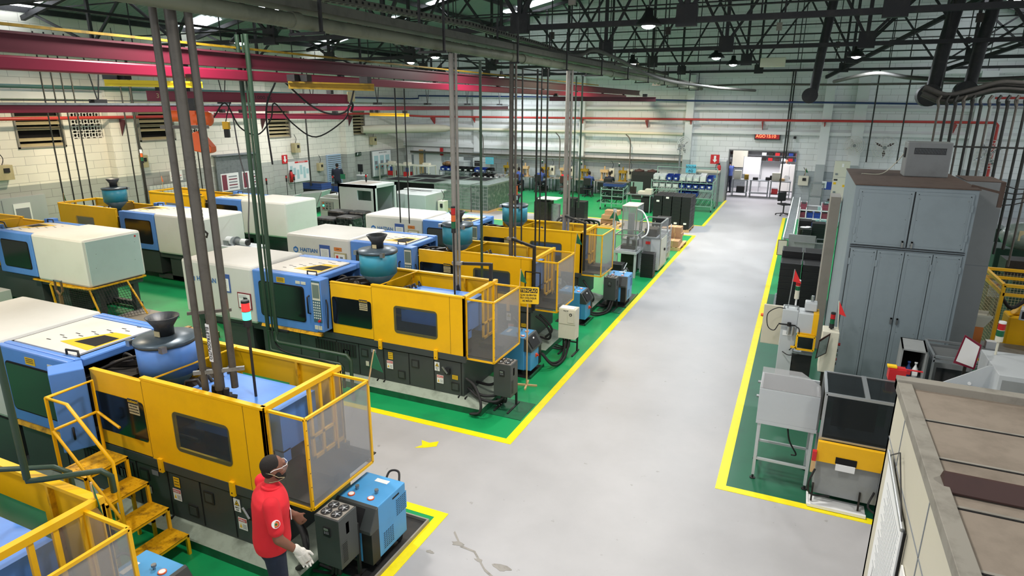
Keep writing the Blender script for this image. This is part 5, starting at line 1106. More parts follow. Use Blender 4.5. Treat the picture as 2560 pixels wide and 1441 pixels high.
# far left doorway with white doors
d = MB('white').box(-21.95, 33.9, 0, -20.0, 34.0, 2.15).box(-21.55, 33.88, 0, -21.25, 33.9, 2.0, 'wood').box(-21.2, 33.86, 0, -21.1, 33.9, 2.0, 'galv').box(-20.05, 33.86, 1.7, -19.85, 33.9, 2.15, 'red'); struct(d, 'door_5')
one(MB('paper').box(-22.4, 33.88, 1.2, -22.1, 33.9, 1.7), 'notice', 'white sheet taped on the wall left of the far left doorway', 'notice')
# ------------------------------------------------------------ right side of the aisle
# foreground booth with panelled roof
t = thing('booth', 'beige panelled booth with a dusty flat roof in the bottom right foreground', 'booth', (0, 0, 0))
w = MB('booth_wall').box(.9, -1.5, 0, .96, 5.54, 2.44).box(.9, 5.48, 0, 6, 5.54, 2.44); w.use('ink_grey')
for y in (5.0, 3.9, 2.8, 1.7, .6): w.box(.896, y, 0, .9, y + .012, 2.44)
w.box(.896, 3.2, 2.02, .9, 5.5, 2.03); w.build('wall_panels', t)
r = MB('booth_roof').box(.96, -1.5, 2.44, 6, 5.48, 2.48); r.use('slot_black')
for k in range(9): r.box(.97, 4.88 - .56 * k, 2.48, 6, 4.895 - .56 * k, 2.484); r.box(.97, 4.895 - .56 * k, 2.48, 6, 4.92 - .56 * k, 2.482, 'booth_trim'); r.use('slot_black')
r.build('roof', t)
MB('booth_trim').box(.88, -1.5, 2.44, .98, 5.56, 2.52).build('roof_edge_trim', t, .004); MB('booth_trim').box(.88, 5.46, 2.44, 6, 5.56, 2.54).build('roof_edge_trim', t, .004)
MB('brown_steel').prism([(3.9, 2.49), (4.05, 2.49), (4.05, 2.5), (3.99, 2.58), (3.97, 2.58), (3.9, 2.5)], 'x', .95, 6).build('purlin', t)
t = thing('notice_board', 'white rolled-down chart hanging on the booth wall from a silver rod', 'chart', (.87, 4.7, 0))
MB('alu').cyl((0, -.42, 1.95), (0, .5, 2.04), .016, n=10).build('rod', t); MB('black_metal').tube([(0, -.35, 1.97), (0, .1, 2.24), (0, .45, 2.03)], .005, 6).build('cord', t)
s = MB('white').add([(0, -.4, 1.94), (0, .46, 2.02), (0, .44, .9), (0, -.42, .85), (.012, -.4, 1.94), (.012, .46, 2.02), (.012, .44, .9), (.012, -.42, .85)], [(0, 1, 2, 3), (7, 6, 5, 4), (0, 4, 5, 1), (1, 5, 6, 2), (2, 6, 7, 3), (3, 7, 4, 0)]); s.use('ink_grey')
for k in range(24): s.box(-.002, -.35 + .01 * (k % 3), 1.85 - .035 * k, -.001, .35 - .05 * (k % 4), 1.853 - .035 * k)
s.box(-.003, -.4, 1.2, 0.0, .42, 1.28, 'sign_yellow') if 0 else None
s.build('sheet', t); MB('slot_black').box(.005, -.45, .85, .02, -.43, 1.95).build('edge', t)
one(MB('paper').box(.885, 3.95, 1.35, .895, 4.2, 1.75), 'notice', 'small white sheet taped on the booth wall near the bottom edge', 'notice')
one(MB('black_rubber').curve([(.88, 5.0, 1.25), (.87, 4.95, .8), (.86, 4.7, .3), (.84, 4.5, .02)], .008), 'cane', 'thin dark stick leaning on the booth wall', 'stick')
# inspection box on a leg frame
t = thing('inspection_table', 'grey box with clear sloping lid standing on a tall leg frame at the aisle corner', 'table', (0, 0, 0))
for x in (-.14, .47):
    for y in (7.83, 8.33): MB('grey_light').box(x, y, .06, x + .035, y + .035, .8).build('leg', t); MB('black_metal').cyl((x + .017, y + .017, .01), (x + .017, y + .017, .07), .012, n=8).cyl((x + .017, y + .017, 0), (x + .017, y + .017, .015), .035, n=12).build('levelling_foot', t)
f = MB('grey_light')
for z in (.28,): f.box(-.12, 7.835, z, .48, 7.86, z + .03).box(-.12, 8.335, z, .48, 8.36, z + .03).box(-.135, 7.85, z, -.11, 8.34, z + .03).box(.475, 7.85, z, .5, 8.34, z + .03)
f.box(-.12, 8.34, .55, .48, 8.36, .58).build('stretcher', t)
MB('grey_light').box(-.16, 7.8, .8, .53, 8.38, .85).build('table_top', t, .004)
b_ = MB('grey_light').box(-.16, 7.8, .85, .52, 7.83, 1.27).box(-.16, 8.33, .85, .52, 8.36, 1.27).box(-.16, 7.83, .85, -.13, 8.33, 1.27).box(.49, 7.83, .85, .52, 8.33, 1.2); b_.build('box_housing', t, .003)
MB('acrylic_hazy').add([(-.16, 7.8, 1.28), (.52, 7.8, 1.28), (.52, 8.1, 1.3), (.3, 8.36, 1.34), (-.16, 8.36, 1.34), (-.16, 7.8, 1.285), (.52, 7.8, 1.285), (.52, 8.1, 1.305), (.3, 8.36, 1.345), (-.16, 8.36, 1.345)], [(0, 1, 2, 3, 4), (9, 8, 7, 6, 5), (0, 5, 6, 1), (1, 6, 7, 2), (2, 7, 8, 3), (3, 8, 9, 4), (4, 9, 5, 0)]).build('clear_lid', t)
MB('galv').box(-.1, 7.86, 1.0, .45, 8.3, 1.05).cyl((.1, 8.0, 1.05), (.1, 8.0, 1.2), .03, n=12).build('fixture', t)
for z in (.95, 1.15): MB('steel').cyl((-.2, 8.3, z), (-.16, 8.3, z), .02, n=12).build('knob', t)
MB('black_rubber').curve([(.2, 8.0, .8), (.25, 8.0, .55), (.35, 8.05, .35), (.3, 8.1, .3)], .01).build('cable', t)
# press cell with glass guard
t = thing('glass_guarded_press', 'aluminium-framed machine with glass guard and orange-yellow front panel beside the booth', 'machine', (0, 0, 0))
f = MB('alu'); x0, x1, y0, y1 = .56, 1.36, 7.62, 8.3
for (x, y) in ((x0, y0), (x1, y0), (x0, y1), (x1, y1)): f.bar((x, y, .6), (x, y + (.0 if y == y0 else 0), 1.42), .03)
for z in (1.42,): f.bar((x0, y0, z), (x1, y0, z), .03).bar((x0, y1, z), (x1, y1, z), .03).bar((x0, y0, z), (x0, y1, z), .03).bar((x1, y0, z), (x1, y1, z), .03).bar((.98, y0, z), (.98, y1, z), .05)
f.bar((x0, y0, .86), (x1, y0, .86), .025).build('frame', t)
MB('acrylic_smoke').box(x0 + .01, y0 - .01, .86, x1 - .01, y0 - .004, 1.4).build('front_glass', t); MB('acrylic_smoke').box(x0 + .02, y0 + .02, 1.42, .955, y1 - .02, 1.426).build('top_glass', t); MB('acrylic_smoke').box(1.005, y0 + .02, 1.42, x1 - .02, y1 - .02, 1.426).build('top_glass', t)
MB('window_dark').box(.66, 7.8, .95, 1.12, 7.82, 1.3).build('inner_screen', t); MB('galv').box(.6, 7.75, .62, 1.3, 8.25, .84).cyl((.8, 8.0, .84), (.8, 8.0, 1.2), .04, n=12).build('mechanism', t)
MB('yellow').box(.545, 7.55, .58, 1.4, 7.6, .84).build('front_panel', t, .006); MB('white').box(.76, 7.53, .52, .96, 7.56, .6).box(.75, 7.54, .6, .97, 7.56, .68, 'slot_black').build('chute', t)
MB('grey_mid').box(.56, 7.62, .12, 1.38, 8.28, .6).build('base_cabinet', t, .008)
MB('galv').box(1.22, 7.5, .28, 1.32, 7.6, .62).build('valve_manifold', t)
for z in (.36, .52): MB('red').cyl((1.27, 7.5, z), (1.27, 7.45, z), .035, n=14).build('round_button', t)
MB('red').box(.5, 7.5, .6, .545, 7.56, .72).box(.5, 7.5, .45, .545, 7.56, .6, 'wood').build('wall_plug', t)
f = MB('white').box(.52, 7.48, .01, 1.14, 7.72, .025).bar((.52, 7.48, .03), (1.14, 7.48, .03), .035).bar((.52, 7.48, .03), (.52, 7.75, .03), .02); f.build('floor_tray', t)
for x in (.56, 1.06): MB('machinery').bar((x, 7.56, .04), (x, 7.6, .26), .02).build('tray_bracket', t)
MB('black_rubber').curve([(.55, 7.5, .5), (.5, 7.48, .3), (.55, 7.52, .15), (.75, 7.6, .12)], .012).build('cable', t); MB('black_rubber').curve([(1.2, 7.6, .3), (1.15, 7.5, .15), (1.3, 7.5, .08), (1.35, 7.7, .1)], .012).build('cable', t)
one(MB('red').box(-.09, -.06, 0, .09, .08, .14).box(-.08, -.03, .14, .26, .0, .15), 'red_box', 'small red tray box with a yellow tag behind the glass-guarded machine', 'box', (1.33, 8.4, 1.43))
one(MB('sign_yellow').box(-.05, -.04, 0, .05, .04, .02), 'sponge', 'yellow tag lying on the corner of the small red tray box', 'tag', (1.27, 8.4, 1.58))
# press behind
t = thing('pneumatic_press', 'grey press with yellow guard window and a beige back panel beside the aisle line', 'press', (0, 0, 0))
MB('booth_wall').box(-.32, 11.25, .65, .0, 11.3, 1.35).build('side_panel', t, .01)
MB('orange').cyl((-.34, 11.28, 1.15), (-.32, 11.28, 1.15), .03, n=12).cyl((-.36, 11.28, 1.15), (-.34, 11.28, 1.15), .025, n=12).build('push_button', t)
MB('grey_light').box(-.02, 10.85, .15, .22, 11.15, 1.42).build('column', t, .01); MB('grey_light').box(.22, 10.8, 1.05, .46, 11.15, 1.40).build('head', t, .01)
MB('yellow').box(.44, 10.78, 1.05, .52, 11.1, 1.42).box(.24, 10.77, 1.02, .5, 10.8, 1.08).build('guard_plate', t, .004)
f = MB('yellow').bar((.24, 10.72, .82), (.5, 10.72, .82), .03).bar((.24, 10.72, 1.05), (.5, 10.72, 1.05), .03).bar((.24, 10.72, .82), (.24, 10.72, 1.05), .03).bar((.5, 10.72, .82), (.5, 10.72, 1.05), .03).bar((.16, 10.72, .84), (.24, 10.72, .84), .03); F = f.build('guard_frame', t); MB('window_dark').box(.26, 10.72, .84, .48, 10.725, 1.03).build('pane', F)
MB('grey_light').box(.3, 10.9, 1.42, .48, 11.1, 1.56).cyl((.4, 11.0, 1.56), (.4, 11.0, 1.66), .025, n=12, m='chrome').build('top_motor', t, .015)
MB('galv').tube([(-.0, 10.9, 1.42), (-.0, 10.9, 1.48), (.2, 10.9, 1.48), (.2, 10.9, 1.42)], .012, 8).build('carry_handle', t)
MB('white').box(.02, 10.84, .98, .16, 10.85, 1.06).build('label_plate', t)
f = MB('alu').cyl((.1, 10.8, 1.02), (.1, 10.8, 1.16), .025, n=12).cyl((.16, 10.8, 1.02), (.16, 10.8, 1.16), .022, n=12).cyl((.1, 10.8, 1.16), (.1, 10.8, 1.22), .03, n=12, m='black_plastic').bar((-.06, 10.8, 1.18), (.2, 10.8, 1.18), .02, m='black_plastic'); f.build('air_regulator', t)
MB('black_rubber').curve([(-.06, 10.82, 1.16), (-.12, 10.82, 1.05), (-.22, 10.85, 1.1), (-.24, 10.9, 1.3), (-.1, 10.9, 1.42), (.02, 10.88, 1.42)], .008).curve([(.2, 10.8, 1.17), (.26, 10.78, 1.12), (.24, 10.76, .9), (.15, 10.8, .75)], .008).curve([(.05, 10.82, .7), (.15, 10.75, .68), (.3, 10.75, .72)], .008).build('air_hoses', t)
MB('black_metal').box(.2, 10.85, .3, .5, 11.1, .75).box(.2, 10.75, .72, .5, 11.1, .76, 'galv').box(.34, 10.78, .76, .5, 10.95, .88, 'grey_light').build('worktable', t)
MB('galv').box(-.02, 10.8, .0, .5, 11.2, .15).build('base', t)
tower('signal tower with red, green and white lenses on the grey press', .16, 11.0, 1.42, 1.58, ['beige_box', 'lamp_green', 'lamp_red'], .07, .035, 'white', 'beige_box')
flag('small red flag standing up from the grey press', .05, 10.95, 1.42, 2.08, 'red_flag', (.03, 0), 'alu')
t = thing('control_box', 'beige control box with a clipboard, standing before the tall grey cupboard', 'control box', (0, 0, 0))
MB('beige_box').box(.56, 9.95, .78, .78, 10.25, 1.42).build('housing', t, .008); MB('machinery').box(.62, 10.05, 0, .72, 10.15, .78).box(.5, 9.95, 0, .84, 10.25, .03).build('post', t)
for k, c in enumerate(('red', 'black_plastic', 'lamp_green', 'red', 'black_plastic')): MB(c).cyl((.78, 10.1, 1.2 - .07 * k - (.03 if k else 0)), (.82 if k == 0 else .8, 10.1, 1.2 - .07 * k - (.03 if k else 0)), .022, n=12).build('push_button', t)
for k in range(3): MB('galv').cyl((.6 + .05 * k, 10.1, .72), (.6 + .05 * k, 10.1, .78), .012, n=8).build('cable_gland', t)
f = MB('brown_steel').add([(.5, 9.82, 1.02), (.64, 9.9, 1.1), (.66, 9.9, 1.42), (.52, 9.82, 1.32), (.5, 9.835, 1.02), (.64, 9.915, 1.1), (.66, 9.915, 1.42), (.52, 9.835, 1.32)], [(0, 1, 2, 3), (7, 6, 5, 4), (0, 4, 5, 1), (1, 5, 6, 2), (2, 6, 7, 3), (3, 7, 4, 0)]); f.add([(.515, 9.81, 1.05), (.63, 9.875, 1.12), (.645, 9.875, 1.39), (.53, 9.81, 1.3)], [(0, 1, 2, 3)]) ; f.use('bag_clear').add([(.513, 9.80, 1.05), (.628, 9.865, 1.12), (.643, 9.865, 1.39), (.528, 9.80, 1.3)], [(0, 1, 2, 3)]); f.build('clipboard', t, label='clipboard in a brown frame with crinkled plastic')
tower('signal tower with red over green lenses on the beige control box', .67, 10.1, 1.42, 1.44, ['lamp_green', 'lamp_red'], .07, .033, 'black_metal', grp='signal towers on poles')
flag('larger red flag leaning from the beige control box toward the grey cupboard', .76, 10.12, 1.42, 1.86, 'red_flag', (-.04, 0), 'beige_box', 1)
# tall steel cupboard
t = thing('steel_cupboard', 'very tall blue-grey steel cupboard with two upper and four lower doors', 'cupboard', (.75, 10.7, 0))
MB('grey_cab').box(0, .02, 0, 1.53, 2.7, 3.5).build('body', t, .01); MB('rust_dust').box(-.01, 0, 3.5, 1.54, 2.7, 3.515).build('dusty_top', t)
def door(x0, x1, z0, z1, hx, hz, lab=None):
    d = MB('grey_cab').box(x0, -.0, z0, x1, .02, z1); d.use('grey_cab').box(x0 + .03, -.004, z0 + .03, x0 + .045, 0, z1 - .03).box(x1 - .045, -.004, z0 + .03, x1 - .03, 0, z1 - .03).box(x0 + .03, -.004, z0 + .03, x1 - .03, 0, z0 + .045).box(x0 + .03, -.004, z1 - .045, x1 - .03, 0, z1 - .03)
    for z in (z0 + .2, z1 - .2): d.box(x0 - .01 if hx > x0 + .1 else x1 - .02, -.008, z - .05, x0 + .02 if hx > x0 + .1 else x1 + .01, 0, z + .05)
    for x in (x0 + .06, x1 - .06):
        for z in (z0 + .1, z1 - .1, (z0 + z1) / 2): d.sphere((x, -.002, z), .006, n=6, k=4, m='galv')
    D = d.build('door', t, .002)
    if hz: MB('steel').box(hx - .012, -.03, hz - .06, hx + .012, -.004, hz + .04).cyl((hx, -.02, hz + .03), (hx, -.03, hz + .03), .014, n=10).build('handle', D)
door(.06, .76, 2.62, 3.44, .71, 2.68); door(.78, 1.48, 2.62, 3.44, .83, 2.68)
for k in range(4): door(.06 + .357 * k, .41 + .357 * k, .08, 2.55, (.38, .74, .82, 1.2)[k] if k in (1, 2) else (.38 if k == 0 else 1.2), 1.5 if k in (1, 2) else 0)
s = MB('slot_black').box(.04, -.001, 2.575, 1.5, .018, 2.581).box(.04, -.001, 2.605, 1.5, .018, 2.61).box(.768, -.001, 2.62, .772, .018, 3.44)
for k in range(5): s.box(.049 + .357 * k, -.001, .08, .0515 + .357 * k, .018, 2.55)
s.build('door_gaps', t)
t = thing('steel_cupboard', 'taupe steel cupboard standing behind the right side of the blue-grey one', 'cupboard', (2.36, 12.0, 0)); MB('grey_cab2').box(0, 0, 0, .5, .9, 3.5).box(-.002, -.002, 2.18, .5, 0, 2.19, 'ink_grey').build('body', t, .01); MB('rust_dust').box(0, 0, 3.5, .5, .9, 3.51).build('dusty_top', t)
t = thing('air_conditioner', 'grey air conditioner box with a black grille, standing on the tall cupboard', 'air conditioner', (1.52, 12.25, 3.515), 0)
MB('grey_mid').box(0, 0, 0, .62, .45, .55).build('housing', t, .015); g = MB('black_metal').box(.1, -.006, .36, .54, 0, .46); g.use('galv')
for k in range(22): g.bar((.11 + .02 * k, -.008, .37), (.12 + .02 * k, -.008, .45), .004)
g.build('grille', t); MB('black_plastic').box(.0, .1, .3, -.02, .25, .45).build('side_vent', t); MB('beige_box').curve([(-.02, .2, .35), (-.12, .15, .2), (-.3, .1, .02), (-.6, .05, .01)], .008).build('power_cord', t)
t = thing('cable_support', 'rusty bracket with wires on the right edge of the cupboard top', 'bracket', (2.28, 10.9, 3.515), 0)
MB('rust_dust').bar((-.05, .1, .02), (.28, -.05, -.05), .03).bar((.28, -.05, -.25), (.28, -.05, .1), .05).build('bracket', t)
for k in range(4): MB('black_rubber').curve([(.3, -.05, .05 - .09 * k), (.5, .1, .0 - .07 * k), (.75, .2, .02 - .05 * k)], .008, 6).build('wire', t)
# beam by the cupboard
one(MB('taupe').box(.55, 13.2, 0, .72, 13.8, 3.0), 'steel_column', 'flaking grey column standing close to the left side of the tall cupboard', 'column')
one(MB('wood').box(0, 0, 0, .04, .3, .9).box(.045, .02, .02, .08, .28, .8), 'wood_board', 'thin wooden boards leaning on the flaking grey column', 'boards', (.62, 12.6, 2.0)) if 0 else None
# cubby, frame, desk machine
t = thing('open_locker', 'small grey open-fronted locker with spray bottles inside, near the cupboard foot', 'locker', (1.5, 9.4, 0), math.radians(-4))
MB('grey_mid').box(0, 0, 0, .02, .5, 1.5).box(.27, 0, 0, .29, .5, 1.5).box(0, .48, 0, .29, .5, 1.5).box(0, 0, 1.48, .29, .5, 1.5).box(.02, 0, 1.08, .27, .48, 1.1).box(.02, .0, 0, .27, .02, 1.08).box(.02, .46, 1.1, .27, .48, 1.48, 'slot_black').build('body', t)
for (nm, lb, x, body, cap) in (('spray_bottle', 'white spray bottle inside the small open locker', 1.7, 'white', 'white'), ('bottle', 'dark blue bottle beside the white spray bottle in the locker', 1.62, 'blue_dark', 'blue_dark')):
    one(MB(body).lathe((0, 0, 0), [(.035, 0), (.036, .1), (.012, .16), (.012, .19), (.02, .19), (.02, .21), (0, .21)], 14).box(-.03, -.037, .03, .03, -.03, .08, 'red' if body == 'blue_dark' else 'paper'), nm, lb, 'bottle', (x, 9.47, 1.1))
t = thing('frame_bin', 'aluminium-framed open box with grey panels right of the small locker', 'machine', (1.9, 9.55, 0), 0)
f = MB('alu')
for (x, y) in ((0, 0), (.6, 0), (0, .7), (.6, .7)): f.bar((x, y, 0), (x, y, 1.4), .03)
for z in (1.4, 1.34): f.bar((0, 0, z), (.6, 0, z), .03).bar((0, .7, z), (.6, .7, z), .03).bar((0, 0, z), (0, .7, z), .03).bar((.6, 0, z), (.6, .7, z), .03)
f.build('frame', t); MB('grey_mid').box(.0, .0, .3, .01, .7, 1.34).box(0, .69, .3, .6, .7, 1.34).box(.0, .0, .3, .6, .7, .32).build('panels', t); MB('window_dark').box(.05, -.005, .5, .55, 0, 1.25).build('front_pane', t)
t = thing('sloped_test_bench', 'light grey machine housing with a triangular side wing above a blue cloth', 'machine', (2.38, 8.6, 0), 0)
MB('grey_light').box(0, 0, 0, 1.3, .9, 1.6).build('housing', t, .008); MB('grey_mid').box(.04, -.006, .3, 1.26, 0, 1.54).build('front_door', t)
MB('grey_light').prism([(-.62, 1.2), (0, 1.2), (0, 1.6), (-.04, 1.6)], 'y', .27, .29).cyl((-.2, .26, 1.34), (-.2, .27, 1.34), .02, n=12, m='white').build('side_wing', t); MB('grey_light').box(-.26, -.12, .9, -.01, .12, 1.3).build('small_box', t, .006)
MB('grey_light').box(-.62, -.2, 1.0, 0, .26, 1.04).box(-.6, -.15, 0, -.55, -.1, 1.0).box(-.6, .2, 0, -.55, .25, 1.0).build('side_shelf', t)
one(MB('towel_blue').box(-.2, -.1, 0, .2, .1, .03).box(-.14, -.06, .03, .1, .05, .045).cyl((-.08, 0, .05), (.12, 0, .05), .012, n=8, m='steel'), 'blue_cloth', 'blue folded cloth with a tool on it under the triangular wing', 'cloth', (1.95, 8.75, 1.041), .1)
one(MB('grey_light').box(-.12, -.1, 0, .12, .1, 1.32), 'slim_cabinet', 'pale grey narrow cabinet top showing just above the booth roof edge', 'cabinet', (1.58, 8.6, 0), 0)
t = thing('red_framed_sheet', 'white sheet in a dark red frame leaning on the triangular wing', 'sheet', (2.14, 8.98, .12), 0)
MB('maroon').add([(-.14, 0, 1.42), (.1, .05, 1.35), (.12, .05, 1.68), (-.08, 0, 1.8), (-.14, .015, 1.42), (.1, .065, 1.35), (.12, .065, 1.68), (-.08, .015, 1.8)], [(0, 1, 2, 3), (7, 6, 5, 4), (0, 4, 5, 1), (1, 5, 6, 2), (2, 6, 7, 3), (3, 7, 4, 0)]).build('frame', t)
MB('paper').add([(-.12, -.004, 1.45), (.08, .04, 1.38), (.1, .04, 1.66), (-.07, -.004, 1.77)], [(0, 1, 2, 3)]).build('sheet', t); MB('machinery').bar((.0, .06, .0), (.0, .06, 1.5), .03).build('post', t)
tower('signal tower with red over green lenses on a white base, on the light grey housing', 2.5, 9.35, 1.6, 1.78, ['lamp_green', 'lamp_red'], .08, .04, 'beige_box', 'beige_box')
# robot cage and grey bench behind
t = thing('robot_cell', 'yellow-framed robot cell with wire mesh behind the tall cupboards', 'robot cell', (3.3, 12.7, 0), 0)
f = MB('yellow')
for (x, y) in ((0, 0), (0, 1.3), (1.6, 0), (1.6, 1.3), (.5, 0)): f.bar((x, y, 0), (x, y, 1.75), .05)
for z in (1.75, 1.6, .2): f.bar((0, 0, z), (1.6, 0, z), .05).bar((0, 1.3, z), (1.6, 1.3, z), .05).bar((0, 0, z), (0, 1.3, z), .05).bar((1.6, 0, z), (1.6, 1.3, z), .05)
f.build('frame', t); g = MB('beige_old')
for k in range(30): g.bar((.05 * k + .05, 1.3, .2), (.05 * k + .05, 1.3, 1.7), .005); g.bar((0, 1.3, .2 + .05 * k), (1.6, 1.3, .2 + .05 * k), .005)
for k in range(24): g.bar((0, .05 * k + .05, .2), (0, .05 * k + .05, 1.7), .005); g.bar((0, 0, .2 + .06 * k), (0, 1.3, .2 + .06 * k), .005)
g.build('wire_mesh', t); MB('yellow').box(.25, .3, .5, .6, .7, 1.15).prism([(.3, 1.15), (.6, 1.15), (.5, 1.4)], 'y', .4, .6).build('robot_body', t, .03); MB('machinery').box(.7, .3, .4, 1.3, .9, 1.0).build('tooling', t); MB('black_rubber').curve([(.05, .2, 1.5), (.25, .3, 1.3), (.5, .4, 1.45), (.8, .5, 1.3)], .03).build('hose', t)
t = thing('controller_box', 'grey slanted control box with a dark face on the yellow robot cell', 'control box', (3.75, 12.5, 1.25), -.3); MB('grey_light').box(-.2, -.12, 0, .2, .2, .18).build('housing', t, .01); MB('black_plastic').box(-.17, -.125, .03, .17, -.12, .15).build('face', t)
t = thing('steel_table', 'long grey steel table with a funnel and a white box, beside the robot cell', 'table', (2.95, 11.85, 0), 0); MB('galv').box(0, 0, .72, 1.8, .8, .76).box(0, 0, .76, 1.8, .02, .8).box(0, 0, .76, .02, .8, .8).build('top', t)
for x in (.03, 1.74):
    for y in (.03, .74): MB('galv').box(x, y, 0, x + .04, y + .04, .72).build('leg', t)
t = thing('sheet_metal_hopper', 'beige square sheet-metal hopper on the steel table', 'hopper', (3.0, 12.5, .76), 0); MB('beige_box').add([(-.16, -.16, .5), (.16, -.16, .5), (.16, .16, .5), (-.16, .16, .5), (-.08, -.08, .3), (.08, -.08, .3), (.08, .08, .3), (-.08, .08, .3)], [(0, 4, 5, 1), (1, 5, 6, 2), (2, 6, 7, 3), (3, 7, 4, 0)]).box(-.16, -.16, .5, .16, -.15, .53).box(-.16, .15, .5, .16, .16, .53).box(-.08, -.08, .0, .08, .08, .3, 'orange_label').build('funnel', t)
one(MB('white').box(-.08, -.06, 0, .08, .06, .12), 'small_box', 'small white box on the steel table', 'box', (3.2, 12.3, .76))
t = thing('electrical_cabinet', 'light grey panel with yellow and red warning stickers at the right edge', 'control box', (3.75, 11.2, 0), 0); MB('grey_light').box(0, 0, 0, .5, .4, 1.2).build('housing', t, .01); s = MB('paper').box(.06, -.004, .75, .3, 0, 1.12).prism([(.08, .98), (.28, .98), (.18, 1.1)], 'y', -.007, -.004, 'sign_yellow').box(.07, -.006, .8, .29, -.004, .84, 'ink').box(.06, -.004, .6, .3, 0, .72, 'sticker_red'); s.build('warning_stickers', t); MB('yellow').cyl((-.04, .1, .95), (0, .1, .95), .03, n=10).cyl((-.07, .1, .95), (-.04, .1, .95), .03, n=10, m='red').build('stop_button', t)
flag('green flag by the warning panel at the right edge', 3.6, 11.1, 1.0, 1.75, 'green_flag', (-.02, 0), 'wood', -1)
# green machines far right
for k, (x, y, w_, d, h, wh) in enumerate(((4.0, 16.5, 1.0, .8, 1.7, 'nearest of those by the right edge'), (5.6, 18.5, 1.2, 1, 1.9, 'behind the robot cell at the right edge'), (4.2, 20.6, 1.0, .8, 1.5, 'below the far right wall fan'))):
    t = thing('green_machine', 'dark green machine with a white control box, ' + wh, 'machine', (x, y, 0), 0, None)
    MB('green_dark').box(0, 0, 0, w_, d, h).box(.1, -.3, 0, w_ - .1, 0, h * .55).bar((-.2, -.3, .9), (w_ + .3, -.3, .9), .05).cyl((w_ * .5, d * .4, h), (w_ * .5, d * .4, h + .4), .18, n=14, m='machinery').build('body', t, .02); MB('white').box(-.05, -.35, .7, .2, -.31, 1.05).cyl((.08, -.36, .98), (.08, -.39, .98), .025, n=10, m='red').build('control_box', t)
t = thing('bagged_motor', 'machine head wrapped in crumpled clear plastic at the right edge', 'machine', (3.9, 15.2, 0), 0); b_ = MB('bag_clear'); b_.sphere((.3, .3, 2.15), (.45, .35, .28), n=14, k=9).sphere((.65, .2, 1.85), (.3, .3, .35), n=12, k=8).box(0, 0, 1.4, .8, .5, 1.7, 'machinery').box(.2, .1, 0, .6, .4, 1.4, 'green_dark').box(.1, -.01, 2.1, .4, -.0, 2.3, 'beige_old'); b_.build('body', t)
# crates, racks further along the right line
t = thing('steel_partition', 'grey steel panel frame with a sheet-covered back, behind the big black crate stacks', 'partition', (0, 18.35, 0), 0)
MB('grey_mid').box(-.12, 0, .62, .02, .15, 1.32).box(.02, 0, .62, .54, .03, 1.32).box(.02, -.02, .92, .9, 0, .95).box(.02, -.02, 1.12, .9, 0, 1.15).build('panel', t); MB('galv').bar((.56, 0, .5), (.56, 0, 1.25), .02).bar((.88, 0, .3), (.88, 0, 1.25), .03).bar((.56, 0, 1.25), (.88, 0, 1.25), .02).box(.56, .01, .8, .86, .02, 1.1).bar((-.1, 0, 0), (-.1, 0, .7), .04).bar((.88, 0, 0), (.88, 0, .4), .03).build('frame', t)
one(MB('brown_steel').box(0, -.01, 0, .24, .01, .42).box(.015, -.014, .015, .225, -.01, .405, 'beige_box'), 'framed_sheet', 'brown-framed blank sheet hung at the left of the steel panel frame', 'sheet', (-.37, 18.3, .74))
gb = 'big black crates stacked by the right yellow line'
for (x, y, n, wh) in ((.02, 15.9, 7, 'left front stack before the steel panel'), (.5, 15.9, 7, 'right front stack before the steel panel'), (.02, 16.55, 8, 'left back stack before the steel panel'), (.5, 16.55, 8, 'right back stack before the steel panel')):
    for k in range(n): crate('large black crate, %s, %s' % (wh, 'topmost' if k == n - 1 else ord_[k]), x, y, .05 + k * .155, .46, .6, .155, 'crate', gb)
one(MB('galv').box(-.26, 15.5, .01, .78, 16.9, .05), 'dolly', 'flat steel dolly under the big black crates by the right yellow line', 'dolly')
for (x, y, n, wh) in ((.3, 22.8, 5, 'in front of the small blue trolley'), (.72, 23.2, 6, 'right of the stack before the blue trolley'), (.3, 23.6, 6, 'between the blue trolley and the front stack'), (.72, 24.0, 5, 'behind on the right before the blue trolley')):
    for k in range(n): crate('black crate %s, %s' % (wh, 'topmost' if k == n - 1 else ord_[k]), x, y, .02 + k * .15, .4, .5, .15, 'crate', 'black crates before the blue trolley')
one(MB('paper').sphere((0, 0, 0), (.16, .1, .03), n=10, k=5).sphere((.1, .05, .01), (.1, .08, .03), n=8, k=4), 'paper_scraps', 'crumpled white scraps in the topmost crate before the blue trolley', 'scraps', (.3, 22.8, .79))
t = thing('crate_trolley', 'white-framed trolley with blue and maroon bins near the end of the right side', 'trolley', (.55, 25.6, 0), 0); f = MB('white')
for x in (-.25, .25, -.45, .5):
    f.bar((x, -.3, 0), (x, -.3, 1.1), .025).bar((x, .3, 0), (x, .3, 1.25), .025)
for z in (.35, .7, 1.0): f.bar((-.45, -.3, z), (.5, -.3, z), .025).bar((-.45, .3, z + .1), (.5, .3, z + .1), .025)
f.build('frame', t)
for k, (x, z, m_) in enumerate(((-.11, .72, 'crate_blue'), (.13, .72, 'crate_blue'), (0, .37, 'crate_blue'), (-.35, 1.02, 'magenta_tote'), (.37, 1.02, 'magenta_tote'), (-.35, .72, 'magenta_tote'), (.37, .72, 'magenta_tote'))):
    crate('%s bin on the white-framed trolley, %s' % ('blue' if m_ == 'crate_blue' else 'maroon', ['middle left', 'middle right', 'lower centre', 'upper left', 'upper right', 'lower left', 'lower right'][k]), .55 + x, 25.6, z, .22, .5, .2, m_, 'bins on the white-framed trolley')
t = thing('office_chair', 'black swivel chair standing at the end of the right yellow line', 'chair', (-.55, 30.3, 0), .6)
